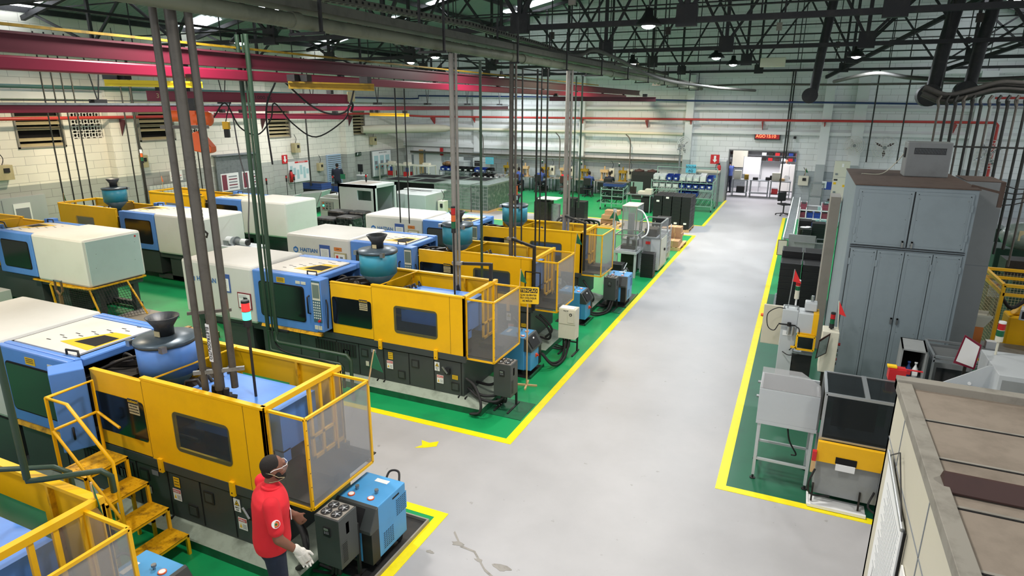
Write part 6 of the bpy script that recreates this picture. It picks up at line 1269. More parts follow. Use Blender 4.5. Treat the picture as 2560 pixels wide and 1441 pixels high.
def chair_parts(t, m='black_plastic', z=0.0):
    MB(m).box(-.22, -.22, .46 - z, .22, .22, .53 - z).build('seat', t, .04); MB(m).box(-.2, .2, .6, .2, .26, 1.0).build('backrest', t, .05)
    MB('black_metal').bar((0, .22, .48), (0, .25, .7), .04).cyl((0, 0, .1), (0, 0, .46 - z), .03, n=10).build('column', t); f = MB('black_metal')
    for k in range(5): a = k * 2 * PI / 5; f.bar((0, 0, .1), (.3 * math.cos(a), .3 * math.sin(a), .06), .035).sphere((.3 * math.cos(a), .3 * math.sin(a), .035), .035, n=8, k=5)
    f.build('star_base', t)
chair_parts(t)
t = thing('roller_conveyor', 'narrow white-edged inclined conveyor along the right yellow line', 'conveyor', (0, 0, 0), 0)
MB('white').bar((-.27, 19.4, 1.0), (-.2, 27.8, 1.12), .03, .06).bar((-.02, 19.4, 1.0), (.05, 27.8, 1.12), .03, .06).build('side_rail', t); MB('galv').bar((-.15, 19.4, 1.0), (-.08, 27.8, 1.12), .2, .02).build('belt', t)
for y in (20, 22.5, 25, 27.5): MB('grey_mid').bar((-.24, y, 0), (-.24, y, 1.02), .04).bar((.0, y, 0), (.0, y, 1.02), .04).build('leg', t)
t = thing('small_lathe', 'black and green bench machine between conveyor and black crates', 'machine', (.2, 21.2, 0), 0); MB('green_dark').box(-.12, -.3, 0, .06, .5, .7).cyl((-.03, 0, .7), (-.03, 0, 1.0), .06, n=12, m='machinery').box(-.1, .1, .7, .04, .4, .9, 'machinery').build('body', t)
t = thing('tool_cabinet', 'pale cyan cabinet with cluttered top by the beige electrical cabinet', 'cabinet', (1.0, 28.0, 0), 0); MB('cyan_cab').box(0, 0, .05, .55, .7, 1.0).box(-.25, .05, .05, 0, .5, .75).build('body', t, .01); MB('galv').box(-.02, -.02, 1.0, .57, .72, 1.03).build('top', t)
for k in range(4): MB(['machinery', 'wood_dark', 'black_metal', 'galv'][k]).box(.05 + .12 * k, .1 + .1 * (k % 2), 1.03, .13 + .12 * k, .25, 1.1 + .03 * k).build('tool', t)
t = thing('glass_cabinet', 'tall grey frame with clear panes beside the doorway', 'cabinet', (.4, 30.0, 0), 0); MB('galv').bar((0, 0, 0), (0, 0, 1.5), .03).bar((.5, 0, 0), (.5, 0, 1.5), .03).bar((0, .4, 0), (0, .4, 1.5), .03).bar((.5, .4, 0), (.5, .4, 1.5), .03).box(-.02, -.02, 1.48, .52, .42, 1.52).box(-.02, -.02, .9, .52, .42, .93).build('frame', t); MB('acrylic').box(.0, -.005, .93, .5, 0, 1.48).build('pane', t)
t = thing('bin', 'blue and clear bag-lined bin hung at the top of the glass cabinet', 'bin', (1.05, 30.2, 1.25), 0); MB('crate_blue').box(-.2, -.15, 0, .15, .15, .3).box(-.22, -.16, .05, -.05, .1, .32, 'crate_white').build('body', t)
flag('green flag beside the doorway', .15, 33.3, 1.5, 1.85, 'green_flag', (.0, 0), 'wood')
# ------------------------------------------------------------ people
def cap(mb, p, q, r1, r2, n=14):
    """tapered limb with rounded ends"""
    p = Vector(p); q = Vector(q); mb.tube([p, q], [r1, r2], n); mb.sphere(p, r1, n=n, k=8); mb.sphere(q, r2, n=n, k=8)
def loft(mb, rings, n=24):
    """rings of (x, y, z, half width, half depth)"""
    vs = []
    for (x, y, z, a, b2) in rings:
        for j in range(n): an = 2 * PI * j / n; vs.append((x + a * math.copysign(abs(math.cos(an)) ** .85, math.cos(an)), y + b2 * math.copysign(abs(math.sin(an)) ** .9, math.sin(an)), z))
    k = len(rings); fs = [(i * n + j, i * n + (j + 1) % n, (i + 1) * n + (j + 1) % n, (i + 1) * n + j) for i in range(k - 1) for j in range(n)]
    up = rings[-1][2] > rings[0][2]; fs.append(tuple(range(n))[::-1]); fs.append(tuple(range((k - 1) * n, k * n)))
    if not up: fs = [f[::-1] for f in fs]
    mb.add(vs, fs, True)
def fuse(o, vox, sm=6):
    r = o.modifiers.new('fuse', 'REMESH'); r.mode = 'VOXEL'; r.voxel_size = vox; r.use_smooth_shade = True
    s = o.modifiers.new('soft', 'SMOOTH'); s.factor = .5; s.iterations = sm
def hand(mb, w, d, side, s=1.0, curl=.5, m=None):
    """palm and five fingers; w wrist, d direction of the fingers, side = +1 right hand"""
    if m: mb.use(m)
    w = Vector(w); d = Vector(d).normalized(); a = Vector((0, 1, 0)) - d * d.y; a.normalize(); b2 = d.cross(a) * side  # a: towards the thumb, b2: palm side
    c = w + d * .05 * s
    for k in range(-1, 2): cap(mb, w + a * (k * .02 * s), w + d * .085 * s + a * (k * .026 * s), .019 * s, .015 * s, 10)
    for k, (ln, off) in enumerate(((.068, .033), (.078, .012), (.072, -.010), (.056, -.031))):
        p0 = w + d * .085 * s + a * off * s; d1 = (d + b2 * curl * .5 + a * (off * 2)).normalized(); d2 = (d + b2 * curl * 1.6).normalized()
        p1 = p0 + d1 * ln * .5 * s; p2 = p1 + d2 * ln * .5 * s; cap(mb, p0, p1, .0098 * s, .009 * s, 8); cap(mb, p1, p2, .009 * s, .0078 * s, 8)
    t0 = w + d * .025 * s + a * .028 * s; t1 = t0 + (d * .6 + a * .7 + b2 * .2).normalized() * .04 * s; t2 = t1 + (d * .9 + a * .2 + b2 * .3).normalized() * .032 * s
    cap(mb, t0, t1, .013 * s, .0105 * s, 8); cap(mb, t1, t2, .0105 * s, .009 * s, 8)
def headm(mb, c, yaw=0, pitch=0, n=18):
    """head with jaw, nose, ears; c = centre, facing +Y before yaw"""
    old = mb.xf; X = Matrix.Translation(c) @ Matrix.Rotation(yaw, 4, 'Z') @ Matrix.Rotation(pitch, 4, 'X'); mb.xf = X if old is None else old @ X
    mb.sphere((0, -.01, .025), (.076, .093, .092), n=n, k=12); mb.sphere((0, .025, -.045), (.06, .066, .07), n=n, k=10); mb.sphere((0, .06, -.085), (.034, .03, .026), n=12, k=8)
    mb.tube([(0, .088, .03), (0, .108, -.012), (0, .098, -.028)], [.008, .015, .013], 8); mb.sphere((0, .108, -.016), .012, n=8, k=6)
    mb.sphere((0, .089, -.05), (.026, .011, .009), n=10, k=6); mb.sphere((0, .084, .04), (.05, .016, .012), n=10, k=6)
    for s in (-1, 1): mb.sphere((s * .077, -.012, -.003), (.011, .022, .033), n=10, k=8); mb.sphere((s * .055, .055, -.02), (.022, .026, .024), n=10, k=6)
    mb.xf = old; return X
BODY = {}
def make_person(label, loc, rz, pose, top, bottom, skin='skin', vox=.03, hair='hair', bald=False, sleeve='long', name_group=None):
    t = thing('person', label, 'person', loc, rz, name_group); s = vox
    b_ = MB(skin)
    P = pose; j = P['j']
    hc = j['head']; headm(b_, hc); cap(b_, j['neck'], (hc[0], hc[1] - .02, hc[2] - .06), .056, .05)
    def torso(mb, g=0.0):
        px, py, pz = j['pelvis']; nx, ny, nz = j['neck']
        def L(a): return px + (nx - px) * a, py + (ny - py) * a, pz + (nz - pz) * a
        rg = [(-.12, .10, .08), (-.05, .155, .115), (.08, .165, .125), (.3, .158, .12), (.5, .165, .12), (.68, .185, .12), (.82, .19, .112), (.92, .15, .09), (1.0, .07, .06)]
        loft(mb, [(*L(a), w_ * P.get('wide', 1) + g, d * P.get('deep', 1) + g) for a, w_, d in rg])
    torso(b_, -.012)
    for sd, k in ((1, 'r'), (-1, 'l')):
        cap(b_, j['sh' + k], j['el' + k], .053, .044); cap(b_, j['el' + k], j['wr' + k], .045, .029); hand(b_, j['wr' + k], Vector(j['hd' + k]), sd, (.84 if k == 'r' else 1.0) if vox < .02 else 1.25)
        cap(b_, j['hip' + k], j['kn' + k], .08, .055); cap(b_, j['kn' + k], j['an' + k], .055, .038); a = Vector(j['an' + k]); fd = Vector(P.get('foot', (0, 1, 0))); cap(b_, a + Vector((0, 0, -.03)), a + fd * .15 + Vector((0, 0, -.045)), .038, .03)
    o = b_.build('body', t); fuse(o, vox * .8 if vox > .02 else vox, 3 if vox > .02 else 5)
    c = MB(top); torso(c, .008)
    for k in ('r', 'l'):
        e = Vector(j['sh' + k]).lerp(Vector(j['el' + k]), .72 if sleeve == 'short' else 1); cap(c, j['sh' + k], e, .068, .066 if sleeve == 'short' else .05)
        if sleeve == 'long': cap(c, j['el' + k], Vector(j['el' + k]).lerp(Vector(j['wr' + k]), .9), .05, .036)
    nk = Vector(j['neck']); cap(c, nk + Vector((0, -.0, -.03)), nk + Vector((0, .01, .012)), .075, .068)
    o = c.build('shirt', t); fuse(o, vox, 3 if vox > .02 else 4)
    c = MB(bottom); px, py, pz = j['pelvis']; loft(c, [(px, py, pz - .12, .12, .1), (px, py, pz - .04, .168, .128), (px, py, pz + .06, .166, .128), (px, py, pz + .1, .16, .12)])
    for k in ('r', 'l'): cap(c, j['hip' + k], j['kn' + k], .095, .07); cap(c, j['kn' + k], j['an' + k], .07, .055)
    o = c.build('trousers', t); fuse(o, vox, 3)
    for k in ('r', 'l'):
        c = MB('shoe'); a = Vector(j['an' + k]); fd = Vector(P.get('foot', (0, 1, 0))); cap(c, a + Vector((0, 0, -.035)) - fd * .04, a + fd * .17 + Vector((0, 0, -.045)), .05, .042); o = c.build('shoe', t); fuse(o, vox, 2)
    if not bald:
        h = MB(hair); h.xf = Matrix.Translation(hc); h.sphere((0, -.022, .038), (.0795, .092, .084), n=20, k=12); h.sphere((0, -.045, -.01), (.072, .06, .07), n=16, k=10); o = h.build('hair', t); fuse(o, .009 if vox < .02 else .02, 2)
    return t
stand = dict(j=dict(pelvis=(0, 0, .93), neck=(0, .03, 1.47), head=(0, .08, 1.635), shr=(.205, 0, 1.42), elr=(.28, .02, 1.13), wrr=(.275, .18, .94), hdr=(-.1, .35, -.9), shl=(-.205, 0, 1.42), ell=(-.27, .06, 1.13), wrl=(-.22, .24, .98), hdl=(.1, .5, -.8),
    hipr=(.09, 0, .88), knr=(.11, .02, .49), anr=(.12, -.02, .09), hipl=(-.09, 0, .88), knl=(-.12, .03, .49), anl=(-.13, .0, .09)), wide=1.16, deep=1.2)
# the man in red: facing along the machine, seen from behind his right shoulder
TM = make_person('man in red polo shirt, jeans and safety glasses standing in the foreground, back turned', (-3.84, 3.45, 0), math.radians(-36), stand, 'polo_red', 'jeans', vox=.0115, sleeve='short')
hx_, hy_, hz_ = stand['j']['head']
g = MB('white'); g.xf = Matrix.Translation((hx_, hy_, hz_))
for s in (-1, 1): g.use('acrylic_clear').add([(s * .008, .112, .028), (s * .06, .095, .03), (s * .075, .06, .03), (s * .072, .062, -.008), (s * .055, .098, -.018), (s * .01, .114, -.012)], [(0, 1, 4, 5), (1, 2, 3, 4)]); g.use('white').tube([(s * .076, .06, .024), (s * .082, -.01, .022), (s * .082, -.04, .01)], .0028, 6); g.tube([(s * .008, .112, .03), (s * .06, .097, .032), (s * .076, .06, .031)], .0025, 6)
g.build('safety_glasses', TM)
g = MB('beige_old'); g.xf = Matrix.Translation((hx_, hy_, hz_)); g.tube([(.05, .07, -.085), (.076, .02, -.06), (.082, -.02, -.02), (.06, -.07, .0), (0, -.1, .01)], .003, 6).tube([(.05, .07, -.09), (.064, .01, -.1), (.05, -.05, -.1), (0, -.075, -.095)], .003, 6).tube([(-.05, .07, -.085), (-.076, .02, -.06), (-.082, -.02, -.02), (-.06, -.07, .0), (0, -.1, .01)], .003, 6); g.build('mask_strap', TM)
g = MB('hair'); g.xf = Matrix.Translation((hx_, hy_, hz_)); g.sphere((0, .035, -.07), (.058, .06, .042), n=14, k=8); g.sphere((0, .06, -.088), (.04, .036, .03), n=12, k=8)
for s in (-1, 1): g.sphere((s * .06, .02, -.045), (.016, .03, .036), n=10, k=6)
fuse(g.build('beard', TM), .008, 2)
g = MB('white_glove'); gw, gd = Vector(stand['j']['wrr']), Vector(stand['j']['hdr']).normalized(); hand(g, gw - gd * .01, gd, 1, 1.14, .5); cap(g, gw - Vector((0, .035, -.05)), gw, .038, .036); ga = (Vector((0, 1, 0)) - gd * gd.y).normalized()
for k in (-1.1, 0, 1.1): cap(g, gw + ga * .02 * k, gw + gd * .088 + ga * .024 * k, .028, .023)
gb = gd.cross(ga)
for k in (-1, 0, 1):
    for q in (-1, 1): cap(g, gw + gd * .02 + ga * .022 * k + gb * .014 * q, gw + gd * .1 + ga * .026 * k + gb * .014 * q, .024, .022)
cap(g, gw + gd * .03 + ga * .03, gw + gd * .05 + ga * .055, .018, .015); fuse(g.build('glove', TM, label='white knitted glove'), .0055, 1)
g = MB('polo_red'); nk = Vector(stand['j']['neck']); g.tube([nk + Vector((.075 * math.cos(a), .01 + .07 * math.sin(a), .005 + .016 * math.sin(a) * -1)) for a in [PI / 2 + k * PI / 8 for k in range(17)]], .014, 8); g.build('collar', TM)
sl = Vector(stand['j']['shr']).lerp(Vector(stand['j']['elr']), .5)
g = MB('paper'); g.cyl(sl + Vector((.055, .0, .02)), sl + Vector((.0705, .002, .024)), .034, n=24).cyl(sl + Vector((.0705, .002, .024)), sl + Vector((.0715, .002, .0243)), .028, n=24, m='red').cyl(sl + Vector((.0715, .002, .0243)), sl + Vector((.0722, .002, .0245)), .02, n=24, m='orange_label').cyl(sl + Vector((.0722, .002, .0245)), sl + Vector((.0726, .002, .0246)), .01, n=12, m='green_flag'); g.build('sleeve_badge', TM)
MB('paper').box(.06, .158, 1.17, .12, .165, 1.27).build('chest_card', TM)
MB('white').box(-.05, -.158, .83, .05, -.15, .832).build('pocket_stitch', TM) if 0 else None
# workers at the assembly tables, seen from behind
def sit(lean=.1, hz=1.22): return dict(j=dict(pelvis=(0, 0, .56), neck=(0, lean, 1.06), head=(0, lean + .07, hz), shr=(.18, lean * .8, 1.0), elr=(.23, lean + .12, .84), wrr=(.14, lean + .33, .93), hdr=(-.2, 1, .0), shl=(-.18, lean * .8, 1.0), ell=(-.23, lean + .12, .84), wrl=(-.14, lean + .33, .93), hdl=(.2, 1, 0),
    hipr=(.1, .02, .56), knr=(.14, .42, .56), anr=(.14, .42, .1), hipl=(-.1, .02, .56), knl=(-.14, .42, .56), anl=(-.14, .42, .1)))
wk = [(-14.35, 32.55, .12, 1.22, 'uniform', 'worker in dark blue seated at the far assembly tables, leftmost'), (-13.1, 32.75, .15, 1.2, 'uniform', 'worker in faded blue at the assembly tables, second from left, behind black rods'), (-11.6, 32.7, .08, 1.2, 'polo_red', 'worker in a red shirt seated at the far assembly tables'),
      (-10.15, 32.3, .1, 1.2, 'uniform', 'worker in blue seated right of the red-shirted worker, at the far tables'), (-9.15, 32.6, .14, 1.2, 'navy', 'worker in navy seated rightmost at the far assembly tables')]
for (x, y, ln, hz, c, lb) in wk:
    make_person(lb, (x, y, 0), rnd.uniform(-.15, .15), sit(ln, hz), c, 'navy', 'skin', .03)
    t = thing('work_chair', 'dark swivel work chair under the %s worker' % {-14.35: 'leftmost seated', -13.1: 'second seated', -11.6: 'red-shirted seated', -10.15: 'blue-shirted fourth', -9.15: 'rightmost seated'}[x], 'chair', (x, y - .05, 0), PI); chair_parts(t, 'brown_steel' if x in (-14.35, -11.6) else 'black_plastic', .1)
far_stand = dict(j=dict(stand['j'])); far_stand['j'].update(wrr=(.3, .3, 1.1), elr=(.27, .1, 1.15), hdr=(.2, 1, .2))
make_person('man in a navy jacket standing with his back turned before the blind door', (-21.6, 26.2, 0), .5, far_stand, 'navy', 'navy', 'skin', .028)
one(MB('green_flag').box(-.12, -.01, 0, .12, .01, .25), 'folder', 'green folder held by the man before the blind door', 'folder', (-21.1, 26.0, 1.0), .5)
make_person('woman with tied hair in blue standing behind the left workbench through the doorway', (-3.62, 37.2, 0), .9, far_stand, 'uniform', 'navy', 'skin_light', .028)
make_person('person with dark hair behind the white cabinets in the next hall, left one', (-.85, 39.95, 0), PI, stand, 'white', 'navy', 'skin_light', .028)
make_person('person with dark hair behind the white cabinets in the next hall, right one', (-.15, 39.95, 0), PI, stand, 'white', 'navy', 'skin_light', .028)
# ------------------------------------------------------------ middle distance and far end
# wrapped pallets
def wrapped(label, x0, y0, x1, y1, h, m, grp='wrapped pallets of crates'):
    t = thing('wrapped_pallet', label, 'wrapped pallet', (0, 0, 0), 0, grp)
    b_ = MB(m).box(x0, y0, .1, x1, y1, h); b_.use('bagged' if m == 'mesh_black' else 'grey_mid')
    nz = 7
    if m != 'mesh_black':
        for k in range(nz): b_.box(x0 - .01, y0 - .012, .12 + k * (h - .15) / nz, x1 + .01, y0, .14 + k * (h - .15) / nz)
        for k in range(5): b_.box(x0 + (x1 - x0) * k / 4 - .01, y0 - .012, .1, x0 + (x1 - x0) * k / 4 + .01, y0, h)
    b_.build('load', t, .04); MB('bag_clear').box(x0 - .02, y0 - .02, h - .05, x1 + .02, y0, h + .02).box(x0 - .02, y1, h - .05, x1 + .02, y1 + .02, h + .02).box(x0 - .02, y0, h - .05, x0, y1, h + .02).box(x1, y0, h - .05, x1 + .02, y1, h + .02).build('wrap_edge', t)
    MB('wood').box(x0, y0, 0, x1, y1, .1).build('pallet', t)
wrapped('black-wrapped pallet, left end of the front row of wrapped pallets', -18.3, 25.3, -16.75, 26.7, 1.18, 'mesh_black')
wrapped('black-wrapped pallet, second in the front row behind the grey machine', -16.65, 25.3, -15.3, 26.7, 1.18, 'mesh_black')
wrapped('pale grey crates wrapped in clear film, right end of the front row', -15.2, 25.1, -13.35, 26.6, 1.2, 'bag_clear')
wrapped('dark green-grey wrapped pallet at the right end beside the grey floor strip', -13.3, 25.1, -12.5, 28.3, 1.22, 'bag')
wrapped('black-topped pallet in the back row of wrapped pallets, left', -17.9, 26.9, -16.3, 28.3, 1.18, 'mesh_black')
wrapped('black-topped pallet in the back row of wrapped pallets, middle', -16.2, 26.9, -14.8, 28.3, 1.18, 'mesh_black')
wrapped('black-topped pallet in the back row of wrapped pallets, right', -14.7, 26.9, -13.4, 28.3, 1.18, 'mesh_black')
bw = 'film-wrapped black crate blocks beside the grey panel machine'
for (x0, y0, x1, y1, h, wh) in ((-15.4, 17.2, -14.5, 17.75, .82, 'front left block'), (-14.45, 17.25, -13.7, 17.8, .92, 'front right block'), (-15.3, 17.85, -14.5, 18.4, .98, 'back left block, tallest'), (-14.4, 17.9, -13.75, 18.4, 1.0, 'back right block')):
    t = thing('crate_block', 'black film-wrapped crate block beside the grey panel machine, ' + wh, 'wrapped crates', (0, 0, 0), 0, bw); MB('bagged').box(x0, y0, 0, x1, y1, h).build('load', t, .06); MB('paper').box(x1 - .15, y0 - .005, h * .55, x1 - .05, y0, h * .75).build('tag', t)
# machine with control panel
t = thing('panel_machine', 'light grey machine with green-lit push-button panel and a tall cell with an opening', 'machine', (0, 0, 0))
MB('grey_machine').box(-16.6, 19.0, .0, -15.4, 20.4, 1.22).prism([(-16.6, 1.22), (-15.4, 1.22), (-15.4, 1.34), (-16.3, 1.34)], 'y', 19.1, 20.3).build('housing', t, .02)
f = MB('grey_machine').box(-15.35, 18.6, .1, -13.75, 18.65, 1.3).box(-15.35, 18.6, 1.75, -13.75, 20.0, 1.85).box(-15.35, 19.95, .1, -13.75, 20.0, 1.85).box(-15.35, 18.6, 1.3, -14.5, 18.65, 1.85).box(-15.35, 18.6, .1, -15.3, 20, 1.85).box(-13.8, 18.6, .1, -13.75, 18.75, 1.85).box(-13.8, 19.85, .1, -13.75, 20, 1.85).box(-13.8, 18.6, .1, -13.75, 20, .85).box(-13.9, 18.6, 1.3, -13.75, 18.65, 1.85).box(-14.5, 18.6, 1.65, -13.9, 18.65, 1.85); f.build('tall_cell', t)
MB('taupe').box(-15.1, 18.8, 1.851, -14.2, 19.7, 1.856).build('top_opening', t); MB('galv').cyl((-14.2, 19.3, .9), (-14.2, 19.3, 1.4), .05, n=10).build('fixture', t)
MB('grey_mid').box(-16.5, 18.98, .75, -15.95, 19.0, 1.1).build('button_panel', t)
for r in range(3):
    for c in range(3): MB(['lamp_amber', 'galv', 'galv', 'lamp_green_on', 'galv', 'galv', 'red', 'black_plastic', 'galv'][r * 3 + c]).cyl((-16.4 + .15 * c, 18.98, 1.03 - .1 * r), (-16.4 + .15 * c, 18.95, 1.03 - .1 * r), .028, n=10).build('push_button', t)
MB('black_metal').tube([(-16.3, 19.3, 1.34), (-16.3, 19.3, 1.42), (-16.0, 19.3, 1.42), (-16.0, 19.3, 1.34)], .02, 6).build('lid_handle', t)
tower('thin signal tower with a red lens on the tall grey cell', -14.6, 19.3, 1.85, 1.9, ['black_plastic', 'lamp_red'], .08, .03)
t = thing('grey_enclosure', 'pale grey two-part machine enclosure before the wrapped pale crates', 'machine', (0, 0, 0))
MB('grey_machine').box(-14.85, 21.0, .0, -13.95, 22.3, 1.27).box(-13.9, 20.7, .0, -12.95, 22.1, 1.3).box(-14.8, 22.0, 1.27, -13.0, 22.4, 1.33).build('housing', t, .015); MB('slot_black').box(-13.93, 21.0, .2, -13.9, 22, 1.25).box(-14.3, 21.7, 1.331, -13.3, 21.8, 1.335).box(-14.85, 20.99, .55, -13.95, 21.0, .58).build('gaps', t)
t = wbox('beige box beside the pale grey two-part enclosure', -12.75, 21.5, .75, .3, .5, .3); MB('galv').box(-.05, .1, -.75, .05, .2, -.25).build('post', t)
# skips and bins by the left wall
def skip(label, x, y, rz, m='grey_machine', load='crate'):
    t = thing('parts_skip', label, 'skip', (x, y, 0), rz, 'grey sloping skips by the left wall'); MB(m).prism([(-.8, .55), (-.3, .25), (.5, .25), (.8, .95), (.75, .95), (.45, .3), (-.3, .3), (-.75, .6)], 'y', -.5, .5).prism([(-.78, .56), (-.3, .28), (.48, .28), (.78, .93), (-.5, .8)], 'y', -.5, -.47).prism([(-.78, .56), (-.3, .28), (.48, .28), (.78, .93), (-.5, .8)], 'y', .47, .5).build('tub', t)
    MB('black_metal').box(-.4, -.4, 0, .4, .4, .25).build('base', t)
skip('nearest grey sloping skip by the left wall', -20.0, 20.4, .3); skip('grey sloping skip under the blue-black crates', -19.9, 22.2, .3); skip('farthest grey sloping skip, toward the man in navy', -19.0, 24.3, .3)
for (x, y, n, wh) in ((-20.6, 23.5, 4, 'navy-topped stack behind the middle skip'), (-21.5, 20.2, 2, 'low stack beside the nearest skip'), (-21.4, 18.9, 2, 'low stack nearest the left row machine'), (-20.7, 24.9, 3, 'stack before the blind door')):
    for k in range(n): crate('dark crate in the %s, %s' % (wh, 'topmost' if k == n - 1 else ord_[k]), x, y, .0 + .28 * k, 1.1, .7, .28, 'blue_dark' if k == n - 1 and n > 2 else 'crate', 'dark crates by the left wall')
for (x, y, wh) in ((-21.2, 21.0, 'by the nearest skip'), (-21.2, 22.2, 'first of a pair behind the skips'), (-21.3, 22.8, 'second of a pair behind the skips'), (-19.4, 23.2, 'between the middle and farthest skips')): tower('thin black signal tower with a red tip, ' + wh, x, y, .0, 1.25, ['black_plastic', 'lamp_red'], .09, .035, grp='thin towers by the left wall')
t = thing('cable_cart', 'low black machine bed covered with crates beyond the third left machine', 'machine', (-18.6, 18.3, 0), 0); MB('green_dark').box(-1.6, -.5, 0, 1.4, .6, .75).box(-1.2, -.3, .75, -.4, .4, .9, 'crate').box(.0, -.3, .75, .9, .4, .95, 'crate').build('body', t, .02)
t = thing('charging_station', 'small grey stand with a black monitor near the white chart board', 'stand', (-21.6, 28.2, 0), 0); MB('grey_mid').box(-.2, -.2, 0, .2, .2, .95).box(-.25, -.15, .95, .25, .2, 1.0, 'white').box(-.2, -.05, 1.15, .1, 0, 1.55, 'black_plastic').bar((-.05, 0, 1.0), (-.05, 0, 1.2), .04, m='black_metal').build('body', t)
# desks
for (x, y, wh) in ((-21.7, 31.0, 'leftmost'), (-20.5, 30.8, 'middle'), (-19.3, 30.9, 'rightmost')):
    t = thing('workstation_desk', 'tall beige-topped workstation, %s of the three before the far left corner' % wh, 'workstation', (x, y, 0), 0, 'beige-topped workstations'); MB('beige_box').box(-.5, -.4, 1.33, .5, .4, 1.38).box(-.15, .0, 1.38, .25, .25, 1.5).build('top', t); MB('beige_box').box(-.5, -.4, 0, -.45, -.35, 1.33).box(.45, -.4, 0, .5, -.35, 1.33).box(-.5, .35, 0, -.45, .4, 1.33).box(.45, .35, 0, .5, .4, 1.33).build('frame', t); MB('galv').box(-.45, -.3, .7, .45, .3, .73).build('shelf', t)
    if wh != 'rightmost':
        one(MB('crate_blue').cyl((0, 0, .25), (0, 0, .48), .12, n=14).cyl((0, 0, .48), (0, 0, .56), .05, n=10, m='white').box(-.2, -.16, 0, .2, .16, .25, 'red'), 'glue_bottle', 'blue bottle on a red box under the %s workstation' % wh, 'bottle', (x + .2, y - .1, .735))
    else: one(MB('black_metal').box(-.25, -.15, 0, .25, .15, .18), 'black_box', 'black device under the rightmost workstation', 'device', (x, y, .735))
t = thing('grey_machine', 'grey machine head with a blue display at the back of the workstations', 'machine', (-18.2, 32.6, 0), 0); MB('grey_machine').box(-.6, -.4, 0, .7, .4, 1.55).box(-.3, -.3, 1.55, .3, .3, 1.75).build('housing', t, .02); MB('logo_blue').box(-.1, -.41, 1.3, .15, -.4, 1.5).build('display', t)
t = thing('grey_machine', 'tall beige and black machine cabinet left of the long far wall rail', 'machine', (-16.7, 32.8, 0), 0); MB('grey_machine').box(-.4, -.3, 0, .4, .3, 1.75).box(-.3, -.31, 1.3, .2, -.3, 1.6, 'black_metal').build('housing', t, .02)
# flow racks
def rack(label, x0, x1, y0, y1, zs, slope=.12, m='rack_green', grp=None, top=None):
    t = thing('flow_rack', label, 'rack', (0, 0, 0), 0, grp); f = MB(m); zt = top or zs[-1] + .35
    for x in (x0, (x0 + x1) / 2, x1):
        f.bar((x, y0, .08), (x, y0, zs[-1] + .1), .03); f.bar((x, y1, .08), (x, y1, zt), .03)
    f.bar((x0, y1, zt), (x1, y1, zt), .025); f.build('frame', t)
    for z in zs:
        s = MB(m).bar((x0, y0, z), (x1, y0, z), .03).bar((x0, y1, z + slope), (x1, y1, z + slope), .03); n = max(2, int((x1 - x0) / .12))
        for k in range(n + 1): s.bar((x0 + (x1 - x0) * k / n, y0, z + .01), (x0 + (x1 - x0) * k / n, y1, z + slope + .01), .015, m='black_metal' if k % 2 else m)
        s.build('roller_shelf', t)
    for x in (x0, x1):
        for y in (y0, y1): MB('black_rubber').cyl((x - .02, y, .05), (x + .02, y, .05), .05, n=10).build('caster', t)
    return t
def bin_(label, x, y, z, w_, d, h, m, grp, tagm='paper', tilt=.12):
    b_ = MB(m).box(-w_ / 2, -d / 2, 0, w_ / 2, d / 2, .02).box(-w_ / 2, -d / 2, 0, -w_ / 2 + .01, d / 2, h).box(w_ / 2 - .01, -d / 2, 0, w_ / 2, d / 2, h).box(-w_ / 2, d / 2 - .01, 0, w_ / 2, d / 2, h).box(-w_ / 2, -d / 2, 0, w_ / 2, -d / 2 + .01, h * .8)
    if tagm: b_.box(-w_ * .2, -d / 2 - .003, h * .25, w_ * .2, -d / 2, h * .6, tagm)
    o = one(b_, 'parts_bin', label, 'bin', (x, y, z + tilt * .5 * d + .012), 0, grp); o.rotation_euler = (math.atan(tilt), 0, 0); return o
rack('green-framed flow rack with pale and navy bins, under the cyan sign left of the doorway', -6.3, -3.55, 29.7, 30.9, [.25, .6, .95, 1.28], top=1.85)
cols = ['first', 'second', 'third', 'fourth', 'fifth', 'sixth', 'seventh', 'eighth', 'ninth']
g1 = 'bins on the rack under the cyan sign'
for r, (z, row) in enumerate(((1.3, 'wwbbwwwpb'), (.97, 'wwwwbbbbb'), (.62, '....bbb..'))):
    for k, ch in enumerate(row):
        if ch == '.': continue
        mm_, nm_ = {'w': ('crate_white', 'pale grey'), 'b': ('crate_blue', 'navy blue'), 'p': ('white', 'tall white')}[ch]
        bin_('%s bin, %s in the %s row of the rack under the cyan sign' % (nm_, cols[k], ['top', 'middle', 'lower'][r]), -6.12 + .3 * k, 30.0, z + .03, .25, .45, .22 if ch != 'p' else .3, mm_, g1)
t = thing('hanging_sign', 'cyan sign reading SOLDA AQ hung over the rack left of the doorway', 'sign', (-4.75, 30.85, 1.78), 0); s = MB('sign_cyan').box(-.23, -.01, -.16, .23, 0, .22); s.text('SOLDA', (0, -.014, .1), (1, 0, 0), (0, 0, 1), .15, 'ink', bold=.01); s.text('AQ', (0, -.014, -.07), (1, 0, 0), (0, 0, 1), .15, 'ink', bold=.01); s.build('board', t)
t = thing('hanging_sign', 'faded cyan sign hung over the left assembly tables', 'sign', (-15.6, 31.6, 1.7), 0); s = MB('sign_cyan').box(-.25, -.01, -.17, .25, 0, .2); s.text('SOLDA', (0, -.014, .08), (1, 0, 0), (0, 0, 1), .13, 'cyan_pale'); s.text('AG 17', (0, -.014, -.07), (1, 0, 0), (0, 0, 1), .1, 'cyan_pale'); s.build('board', t)
